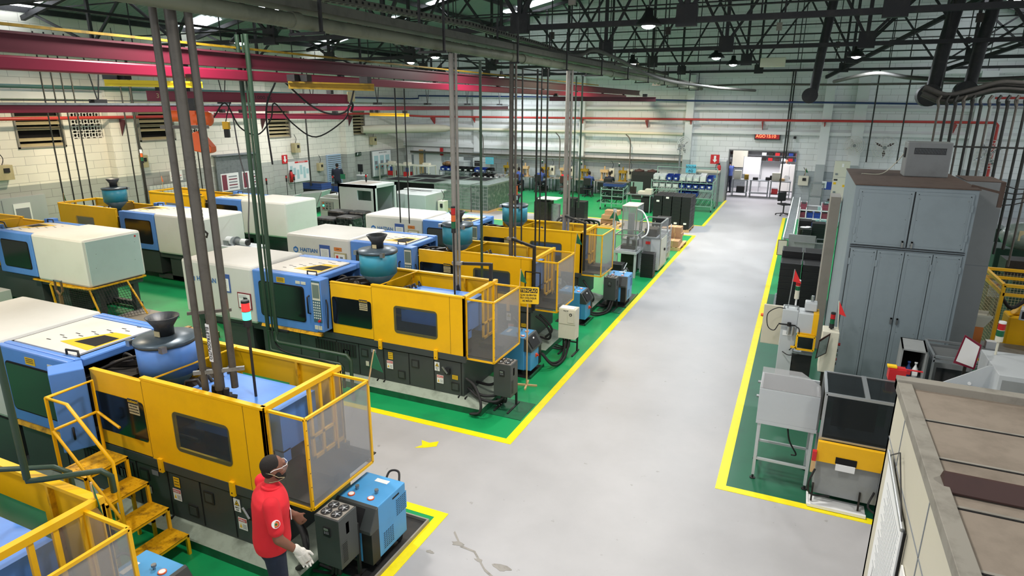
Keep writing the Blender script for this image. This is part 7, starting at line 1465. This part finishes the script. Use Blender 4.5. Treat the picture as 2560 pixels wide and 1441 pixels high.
t = thing('machine_hood', 'pale translucent hood behind the right half of the sign rack', 'hood', (-4.0, 31.3, 0), 0); MB('booth_wall').box(-.55, -.1, 1.62, .5, .5, 1.7).build('top', t); MB('acrylic_hazy').box(-.5, -.05, 1.1, .4, -.04, 1.62).build('pane', t); MB('galv').box(-.55, .45, 0, -.5, .5, 1.62).box(.45, .45, 0, .5, .5, 1.62).box(-.55, -.05, 0, -.5, 0, 1.62).box(.45, -.05, 0, .5, 0, 1.62).build('frame', t); MB('logo_blue').box(.15, -.07, 1.35, .35, -.05, 1.52).build('blue_label', t)
rack('dark-binned flow rack before the leftmost seated worker', -15.3, -13.3, 28.7, 29.7, [.3, .65, 1.0], m='galv', top=1.35)
rack('left flow rack with navy and black bins behind the wrapped pallets', -18.6, -15.4, 31.3, 32.0, [.4, .75, 1.05], m='galv', top=1.55)
g2 = 'bins on the two left flow racks'
for r, z in enumerate((.68, 1.03)):
    for k in range(6): bin_('%s bin, %s from the left in the %s row of the dark-binned rack' % ('black' if k < 4 else 'grey', cols[k], ['middle', 'top'][r]), -15.1 + .32 * k, 29.0, z + .03, .28, .4, .2, 'crate' if k < 4 else 'grey_mid', g2)
for k in range(9): bin_('%s bin, %s from the left on the top row of the left flow rack' % ('navy' if k in (0, 1, 6, 7) else 'black', cols[k]), -18.4 + .36 * k, 31.55, 1.08, .33, .4, .2, 'crate_blue' if k in (0, 1, 6, 7) else 'crate', g2)
# brown castings on top
one(MB('wood_dark').sphere((0, 0, .1), (.2, .15, .14), n=10, k=6).sphere((.2, .05, .08), (.15, .12, .12), n=10, k=6).sphere((-.2, 0, .08), (.14, .12, .1), n=10, k=6), 'brown_parts', 'heap of brown parts on the left end of the left flow rack', 'parts', (-18.2, 31.55, 1.36), 0)
# cart with crates
t = rack('green-framed trolley rack with a navy tray and black trays, before the right assembly tables', -8.35, -7.3, 28.5, 29.3, [.3, .62, .92], m='rack_green', top=1.0)
for k in range(4): crate('%s tray on the green-framed trolley rack, %s' % ('navy' if k == 3 else 'black', ['lower shelf left', 'lower shelf right', 'middle shelf', 'top'][k]), (-8.08, -7.56, -7.82, -7.82)[k], 28.9, (.45, .45, .77, 1.05)[k], .48 if k < 2 else .95, .6, .13, 'blue_dark' if k == 3 else 'crate', 'trays on the green-framed trolley rack')
t = thing('lectern_panel', 'grey-green standing panel on a frame between trolley rack and the black heater', 'panel', (-7.1, 30.2, 0), 0); MB('panel_green').box(-.27, 0, .55, .27, .03, 1.15).build('panel', t); MB('rack_green').bar((-.27, 0, 0), (-.27, 0, 1.15), .03).bar((.27, 0, 0), (.27, 0, 1.15), .03).bar((-.27, 0, .3), (.27, 0, .3), .03).bar((-.27, .3, 0), (-.27, .0, .6), .03).bar((.27, .3, 0), (.27, 0, .6), .03).build('frame', t)
t = thing('blower_cabinet', 'black cabinet with two round fans on top before the far wall', 'cabinet', (-7.25, 32.7, 0), 0); MB('black_metal').box(-.68, -.3, .1, .62, .3, 1.4).box(-.6, -.306, .5, .55, -.3, 1.25, 'black_plastic').build('body', t, .02)
for x in (-.35, .32): MB('brown_steel').lathe((x, 0, 1.4), [(.25, 0), (.26, .04), (.2, .06), (.06, .12), (0, .14)], 18).bar((x - .25, 0, 1.47), (x + .25, 0, 1.47), .03).build('fan', t)
t = thing('packing_table', 'grey table with boxes and black crates beneath, left of the sign rack', 'table', (-6.5, 28.6, 0), 0); MB('galv').box(-.6, -.35, .78, .5, .35, .82).build('top', t)
for x in (-.58, .46):
    for y in (-.33, .31): MB('rack_green').box(x, y, 0, x + .03, y + .03, .78).build('leg', t)
one(MB('beige_box').box(-.3, -.2, 0, .3, .2, .12).box(-.0, -.18, .12, .3, .18, .22), 'flat_box', 'pale flat boxes on the packing table', 'box', (-6.3, 28.6, .82)); one(MB('machinery').box(-.12, -.1, 0, .12, .1, .3).cyl((0, 0, .3), (0, 0, .5), .03, n=8), 'small_device', 'dark small device on the packing table', 'device', (-6.85, 28.5, .82))
for k in range(3): crate('black crate under the packing table, %s' % ord_[k], -6.2, 28.6, .05 + .2 * k, .5, .5, .2, 'crate', 'black crates under the packing table')
# assembly tables with small presses
for i, x in enumerate((-15.4, -14.3, -13.1, -12.0, -10.8, -9.7, -8.7)):
    wh = ['first', 'second', 'third', 'fourth', 'fifth', 'sixth', 'seventh'][i]
    t = thing('assembly_table', 'green-legged assembly table, %s from the left in the far row' % wh, 'table', (x, 33.35, 0), 0, 'far row of assembly tables'); MB('taupe').box(-.5, -.3, .74, .5, .3, .78).build('top', t)
    for xx in (-.47, .44): MB('green_dark').box(xx, -.28, 0, xx + .04, -.24, .74).box(xx, .2, 0, xx + .04, .24, .74).build('leg', t)
    t = thing('bench_press', 'small brass-coloured bench press on the %s assembly table' % wh, 'press', (x + .1, 33.3, .78), 0, 'brass-coloured bench presses'); MB('wood' if i % 2 else 'yellow_old').box(-.22, -.12, 0, .22, .15, .06).box(-.2, .0, 0, -.12, .12, .55).box(.08, .0, 0, .16, .12, .5).box(-.22, -.1, .42, .2, .14, .56).cyl((0, 0, .3), (0, 0, .75), .04, n=8).build('frame', t); MB('steel').cyl((.0, -.08, .1), (.0, -.08, .4), .03, n=8).box(-.08, -.12, .1, .08, -.04, .18).build('ram', t)
    if i in (0, 2, 3, 5, 6): wbox('beige control box behind the %s bench press' % wh, x + .42, 33.5, 1.15, .28, .5, .18)
    if i in (1, 2, 4, 6): tower('thin signal tower with green over dark lenses by the %s assembly table' % wh, x - .2, 33.6, .8, 1.5, ['lamp_green', 'white'], .07, .035, 'galv', grp='towers at the assembly tables')
    if i in (2, 4): one(MB('crate').box(-.2, -.2, 0, .2, .2, .3), 'floor_bin', 'black bin on the floor under the %s assembly table' % wh, 'bin', (x, 33.3, 0))
one(MB('paper').lathe((0, 0, 0), [(.14, 0), (.1, .15), (.03, .45), (0, .46)], 14), 'white_cone', 'white cone-shaped bag on the second assembly table', 'bag', (-13.35, 33.2, 1.15)) if 0 else None
t = thing('signal_stand', 'signal tower on a floor stand with orange over pale lenses before the tall pale conduit', 'signal light', (-10.5, 30.0, 0), 0); MB('galv').cyl((0, 0, 0), (0, 0, .8), .02, n=8).build('pole', t)
for k, m_ in enumerate(('white', 'cyan_pale', 'lamp_amber', 'lamp_red')): MB(m_).cyl((0, 0, .85 + .11 * k), (0, 0, .95 + .11 * k), .06, n=14).build('lens', t)
t = thing('work_chair', 'empty dark swivel chair between the seated workers and the trolley rack', 'chair', (-8.9, 30.8, 0), 2.6); chair_parts(t)
# crate tower by the aisle
g3 = 'tall block of black crates on a pallet by the left yellow line'
pallet('wooden pallet under the tall block of black crates', -4.35, 24.95, 0, 1.42, 1.2)
for c in range(4):
    for b2 in range(2):
        for k in range(9): crate('black crate in the tall aisle block, %s column, %s row, %s' % (cols[c], ['front', 'back'][b2], 'topmost' if k == 8 else (cols[k] + ' up')), -4.88 + .355 * c, 24.62 + .6 * b2, .125 + .135 * k, .34, .58, .135, 'crate', g3, ribs=False, lab=(b2 == 0 and (c, k) in ((0, 7), (1, 8), (0, 1), (2, 1), (3, 1))))
# pallet with cardboard boxes
pallet('wooden pallet carrying cardboard boxes at the corner of the green zone', -3.75, 21.6, 0, .75, 1.3)
g4 = 'cardboard boxes on the corner pallet'
for (x, y, z, w_, d, h, wh) in ((-3.65, 21.2, .12, .42, .42, .2, 'lowest in front'), (-3.68, 21.72, .12, .42, .4, .24, 'behind the lowest front one'), (-3.66, 21.72, .363, .44, .4, .12, 'flat one in the middle'), (-3.7, 21.75, .485, .44, .42, .2, 'topmost at the back'), (-4.0, 21.5, .12, .2, .4, .3, 'tall one at the left'), (-4.0, 21.5, .425, .2, .4, .25, 'upper one at the left')):
    one(MB('cardboard').box(-w_ / 2, -d / 2, 0, w_ / 2, d / 2, h).box(-.02, -d / 2 - .002, 0, .02, d / 2 + .002, h + .002, 'wood'), 'cardboard_box', 'brown cardboard box on the corner pallet, ' + wh, 'box', (x, y, z), 0, g4)
pallet('wooden pallet behind the aluminium cell', -6.7, 24.4, 0, .9, .9)
for (x, y, z, wh) in ((-6.8, 24.5, .122, 'bottom'), (-6.75, 24.4, .296, 'middle'), (-6.65, 24.5, .47, 'top')): one(MB('cardboard').box(-.28, -.2, 0, .28, .2, .17), 'cardboard_box', 'cardboard box behind the aluminium cell, %s one' % wh, 'box', (x, y, z), 0, 'cardboard boxes behind the aluminium cell')
for (x, y, n, wh) in ((-8.5, 25.0, 8, 'left stack on the grey floor strip'), (-8.1, 25.0, 7, 'right stack on the grey floor strip')):
    for k in range(n): crate('black crate, %s, %s' % (wh, 'topmost' if k == n - 1 else cols[k] + ' up'), x, y, .12 * k, .38, .5, .12, 'crate', 'black crates on the grey floor strip')
t = thing('scrap_machine', 'dark cluttered machine with a grey cylinder on the grey floor strip', 'machine', (-9.45, 24.6, 0), 0); MB('machinery').box(-.5, -.3, 0, .1, .4, .8).box(-.45, -.2, .8, 0, .3, .95, 'black_metal').build('body', t); MB('galv').cyl((.35, 0, 0), (.35, 0, .7), .2, n=18).box(-.3, -.4, .92, .5, .3, .96, 'white').build('drum', t)
t = thing('hose_machine', 'black bent-pipe machine lying beyond the farthest lined-up machine', 'machine', (-6.9, 20.5, 0), 0); b_ = MB('machinery').box(-.6, -.3, 0, .7, .4, .75)
for k in range(7): b_.curve([(-.6 + .15 * k, -.3, .7), (-.5 + .15 * k, -.1, .9), (-.3 + .18 * k, .1, .85), (-.1 + .15 * k, .3, .7)], .035, m='black_metal')
b_.build('body', t)
# aluminium cell beside the aisle
t = thing('aluminium_test_cell', 'aluminium-framed cell with clear panes over a grey cabinet, beyond the farthest blue controller', 'machine', (0, 0, 0))
def cage_(x0, y0, x1, y1, z0, z1, th=.03):
    f = MB('alu')
    for (x, y) in ((x0, y0), (x1, y0), (x0, y1), (x1, y1)): f.bar((x, y, z0), (x, y, z1), th)
    for z in (z0, z1): f.bar((x0, y0, z), (x1, y0, z), th).bar((x0, y1, z), (x1, y1, z), th).bar((x0, y0, z), (x0, y1, z), th).bar((x1, y0, z), (x1, y1, z), th)
    return f
cage_(-4.5, 16.95, -3.9, 17.7, .75, 1.2).build('front_frame', t); MB('acrylic').box(-4.5, 16.94, .77, -3.9, 16.945, 1.18).build('pane', t); MB('acrylic').box(-3.895, 16.95, .77, -3.89, 17.7, 1.18).build('pane', t)
MB('grey_light').box(-4.5, 16.9, .68, -3.88, 17.75, .75).build('table_plate', t); MB('machinery').box(-4.4, 17.2, .75, -4.0, 17.5, .85).cyl((-4.2, 17.2, .85), (-4.2, 17.2, 1.1), .04, n=10).cyl((-4.05, 17.3, .85), (-4.05, 17.3, 1.0), .06, n=10).build('mechanism', t)
for (x, y) in ((-4.48, 16.95), (-3.95, 16.95), (-4.48, 17.68), (-3.95, 17.68)): MB('grey_light').box(x, y, 0, x + .06, y + .06, .7).build('leg', t)
MB('machinery').box(-4.4, 17.3, .05, -4.0, 17.7, .6).build('control_cabinet', t)
cage_(-4.55, 17.85, -4.15, 18.6, .9, 1.85).build('tall_frame', t); MB('acrylic_hazy').box(-4.55, 17.84, 1.0, -4.15, 17.845, 1.85).build('pane', t); MB('acrylic_hazy').box(-4.148, 17.85, 1.0, -4.143, 18.6, 1.85).build('pane', t); MB('beige_box').box(-4.57, 17.83, 1.85, -4.13, 18.62, 1.87).build('roof', t); MB('galv').box(-4.45, 18.1, .9, -4.3, 18.3, 1.6).build('inner_column', t); MB('grey_light').box(-4.55, 17.85, 0, -4.1, 18.6, .9).build('base', t)
cage_(-4.05, 17.9, -3.45, 18.9, .98, 1.42).build('rear_frame', t); MB('acrylic').box(-4.05, 17.89, .98, -3.45, 17.895, 1.4).build('pane', t); MB('acrylic_hazy').box(-3.447, 17.9, .98, -3.442, 18.9, 1.4).build('pane', t); MB('grey_light').box(-4.05, 17.9, .05, -3.45, 18.9, .98).box(-3.44, 18.0, .15, -3.42, 18.75, .95, 'beige_box').box(-3.95, 17.885, .5, -3.7, 17.9, .95, 'grey_mid').build('grey_cabinet', t); MB('black_plastic').box(-3.42, 18.4, .55, -3.38, 18.46, .62).build('switch', t); MB('sticker_red').box(-3.85, 17.88, .8, -3.72, 17.885, .88).build('danger_sticker', t)
MB('machinery').box(-3.95, 18.1, .98, -3.6, 18.6, 1.2).build('inner_machine', t)
MB('white').curve([(-4.15, 17.9, 1.78), (-3.95, 17.8, 1.72), (-3.75, 17.6, 1.45), (-3.72, 17.4, 1.2), (-3.85, 17.3, 1.08)], .02).build('air_hose', t)
MB('grey_light').box(-4.58, 16.9, .4, -4.5, 16.95, 1.9).build('slim_post', t)
flag('green flag on the slim pale post of the aluminium cell', -4.55, 16.88, 1.5, 1.85, 'green_flag', (0, 0), 'alu', -1)
crate_stack('by the yellow line before the aluminium cell', -3.62, 17.35 - .05, 6, .36, .32, .115, 0, 'flat black crates before the aluminium cell', adj='flat black')
t = thing('small_trolley', 'small pale trolley carrying two black trays beside the farthest blue controller', 'trolley', (-4.25, 16.2, 0), 0); f = MB('grey_light')
for (x, y) in ((-.25, -.2), (.25, -.2), (-.25, .2), (.25, .2)): f.bar((x, y, 0), (x, y, .42), .025)
f.box(-.27, -.22, .36, .27, .22, .39).bar((.25, -.2, .42), (.25, .2, .55), .02); f.build('frame', t)
for k in range(2): crate('black tray on the small pale trolley, %s' % ['lower', 'upper'][k], -4.25, 16.2, .395 + .09 * k, .42, .36, .09, 'crate', 'trays on the small pale trolley')
t = thing('bagged_rack', 'narrow rack of black parts half covered in clear film, beside the corner pallet', 'rack', (-3.7, 19.5, 0), 0); f = MB('white')
for (x, y) in ((-.2, -.25), (.2, -.25), (-.2, .3), (.2, .3)): f.bar((x, y, 0), (x, y, 1.1), .025)
for k in range(6): f.box(-.2, -.25, .1 + .16 * k, .2, .3, .115 + .16 * k)
f.build('frame', t); b_ = MB('bagged')
for k in range(5): b_.box(-.18, -.24, .12 + .16 * k, .17, .28, .2 + .16 * k)
b_.build('parts_trays', t); MB('acrylic_hazy').box(.2, -.27, .1, .215, .32, 1.0).build('film', t)
for k in range(2): crate('black crate on top of the film-covered rack, %s' % ['lower', 'upper'][k], -3.7, 19.5, 1.1 + .12 * k, .4, .5, .12, 'crate', 'crates on the film-covered rack')
# next hall contents
for (x0, x1, wh) in ((-3.35, -2.55, 'left'), (-2.45, -1.5, 'middle'), (-1.45, -.45, 'right')):
    t = thing('steel_workbench', 'steel workbench seen through the doorway, %s one' % wh, 'workbench', (0, 0, 0), 0, 'steel workbenches through the doorway'); MB('galv').box(x0, 35.8, .86, x1, 36.5, .9).build('top', t); MB('galv').box(x0, 35.8, .2, x1, 36.5, .22).build('shelf', t)
    for x in (x0 + .02, x1 - .06):
        for y in (35.82, 36.42): MB('galv').box(x, y, 0, x + .04, y + .04, .86).build('leg', t)
for k, (x, z, w_, h, m_, lb) in enumerate(((-3.1, .9, .35, .45, 'beige_box', 'beige box on the left steel workbench'), (-2.65, .9, .2, .25, 'yellow_old', 'brass device on the left steel workbench'), (-2.2, .9, .25, .12, 'black_plastic', 'black tray on the middle steel workbench'), (-1.6, .9, .2, .15, 'black_plastic', 'black box right of the tray on the middle workbench'), (-1.2, .9, .4, .4, 'beige_box', 'pale machine on the right steel workbench'), (-.9, .9, .25, .12, 'wood', 'brown tray on the right steel workbench'), (-1.45, 1.3, .12, .22, 'black_plastic', 'small black monitor over the right steel workbench'), (-2.9, .22, .4, .3, 'crate', 'black crate under the left steel workbench'), (-1.2, .22, .3, .25, 'red', 'red box under the right steel workbench'))):
    if z == 1.3: z = .9; 
    one(MB(m_).box(-w_ / 2, -.15, 0, w_ / 2, .15, h), 'bench_item', lb, 'equipment', (x, 36.15 if k != 6 else 36.4, z))
one(MB('white').add([(-.12, 0, 0), (.12, 0, 0), (.2, .1, .28), (-.04, .1, .28), (-.12, .01, 0), (.12, .01, 0), (.2, .11, .28), (-.04, .11, .28)], [(0, 1, 2, 3), (7, 6, 5, 4), (0, 4, 5, 1), (1, 5, 6, 2), (2, 6, 7, 3), (3, 7, 4, 0)]), 'tilted_sheet', 'tilted white sheet on the right steel workbench', 'sheet', (-.75, 36.1, .9))
t = thing('white_cabinet', 'tall white two-door cabinet through the doorway, before two dark-haired people', 'cabinet', (-.7, 39.0, 0), 0); MB('cream').box(-.45, 0, .05, .55, .5, 1.5).box(.045, -.005, .1, .055, 0, 1.45, 'ink_grey').box(.08, -.02, .7, .1, 0, .85, 'ink').build('body', t, .01)
t = thing('whiteboard', 'white rolling board in the next hall behind the workbenches', 'whiteboard', (-2.6, 38.5, 0), 0); MB('white').box(-.45, 0, .95, .45, .03, 1.9).box(-.47, -.01, .92, -.45, .04, 1.93, 'galv').box(.45, -.01, .92, .47, .04, 1.93, 'galv').bar((-.46, .02, 0), (-.46, .02, .95), .03, m='galv').bar((.46, .02, 0), (.46, .02, .95), .03, m='galv').build('board', t)
t = thing('beige_locker', 'beige locker in the next hall left of the rolling board', 'locker', (-3.3, 39.85, 0), 0); MB('beige_box').box(-.5, 0, 1.2, .3, .5, 2.4).box(-.5, 0, 0, .3, .5, 1.15, 'galv').box(.22, -.01, 1.3, .25, 0, 1.4, 'black_plastic').build('body', t)
rk = thing('parts_shelf', 'shelf of small red and dark bins on the far wall of the next hall', 'shelf', (0, 40.7, 0), 0); f = MB('galv')
for z in (1.55, 1.85, 2.15, 2.45): f.box(-4.8, -.2, z, 0.3, .2, z + .02)
for x in (-4.8, -3.5, -2.2, -.9, .3): f.bar((x, 0, 0), (x, 0, 2.6), .03)
f.build('frame', rk)
g5 = 'small bins on the next hall shelf'
for r in range(3):
    for k in range(14):
        x = -4.65 + .36 * k
        if -3.2 < x < -2.4: continue
        m_ = ['red', 'machinery', 'white', 'brown_steel'][(k * 3 + r) % 4] if x < -.9 else ['crate_blue', 'magenta_tote', 'red'][(k + r) % 3]
        one(MB(m_).box(-.12, -.15, 0, .12, .15, .16), 'small_bin', 'one of the small coloured bins on the back shelf of the next hall', 'bin', (x, 40.65, 1.575 + .3 * r), 0, g5)
one(MB('bluebin').box(-.2, -.2, 0, .2, .2, .35), 'blue_bin', 'bright blue bin at the top right of the doorway view', 'bin', (-.3, 40.2, 2.0)) if 0 else None
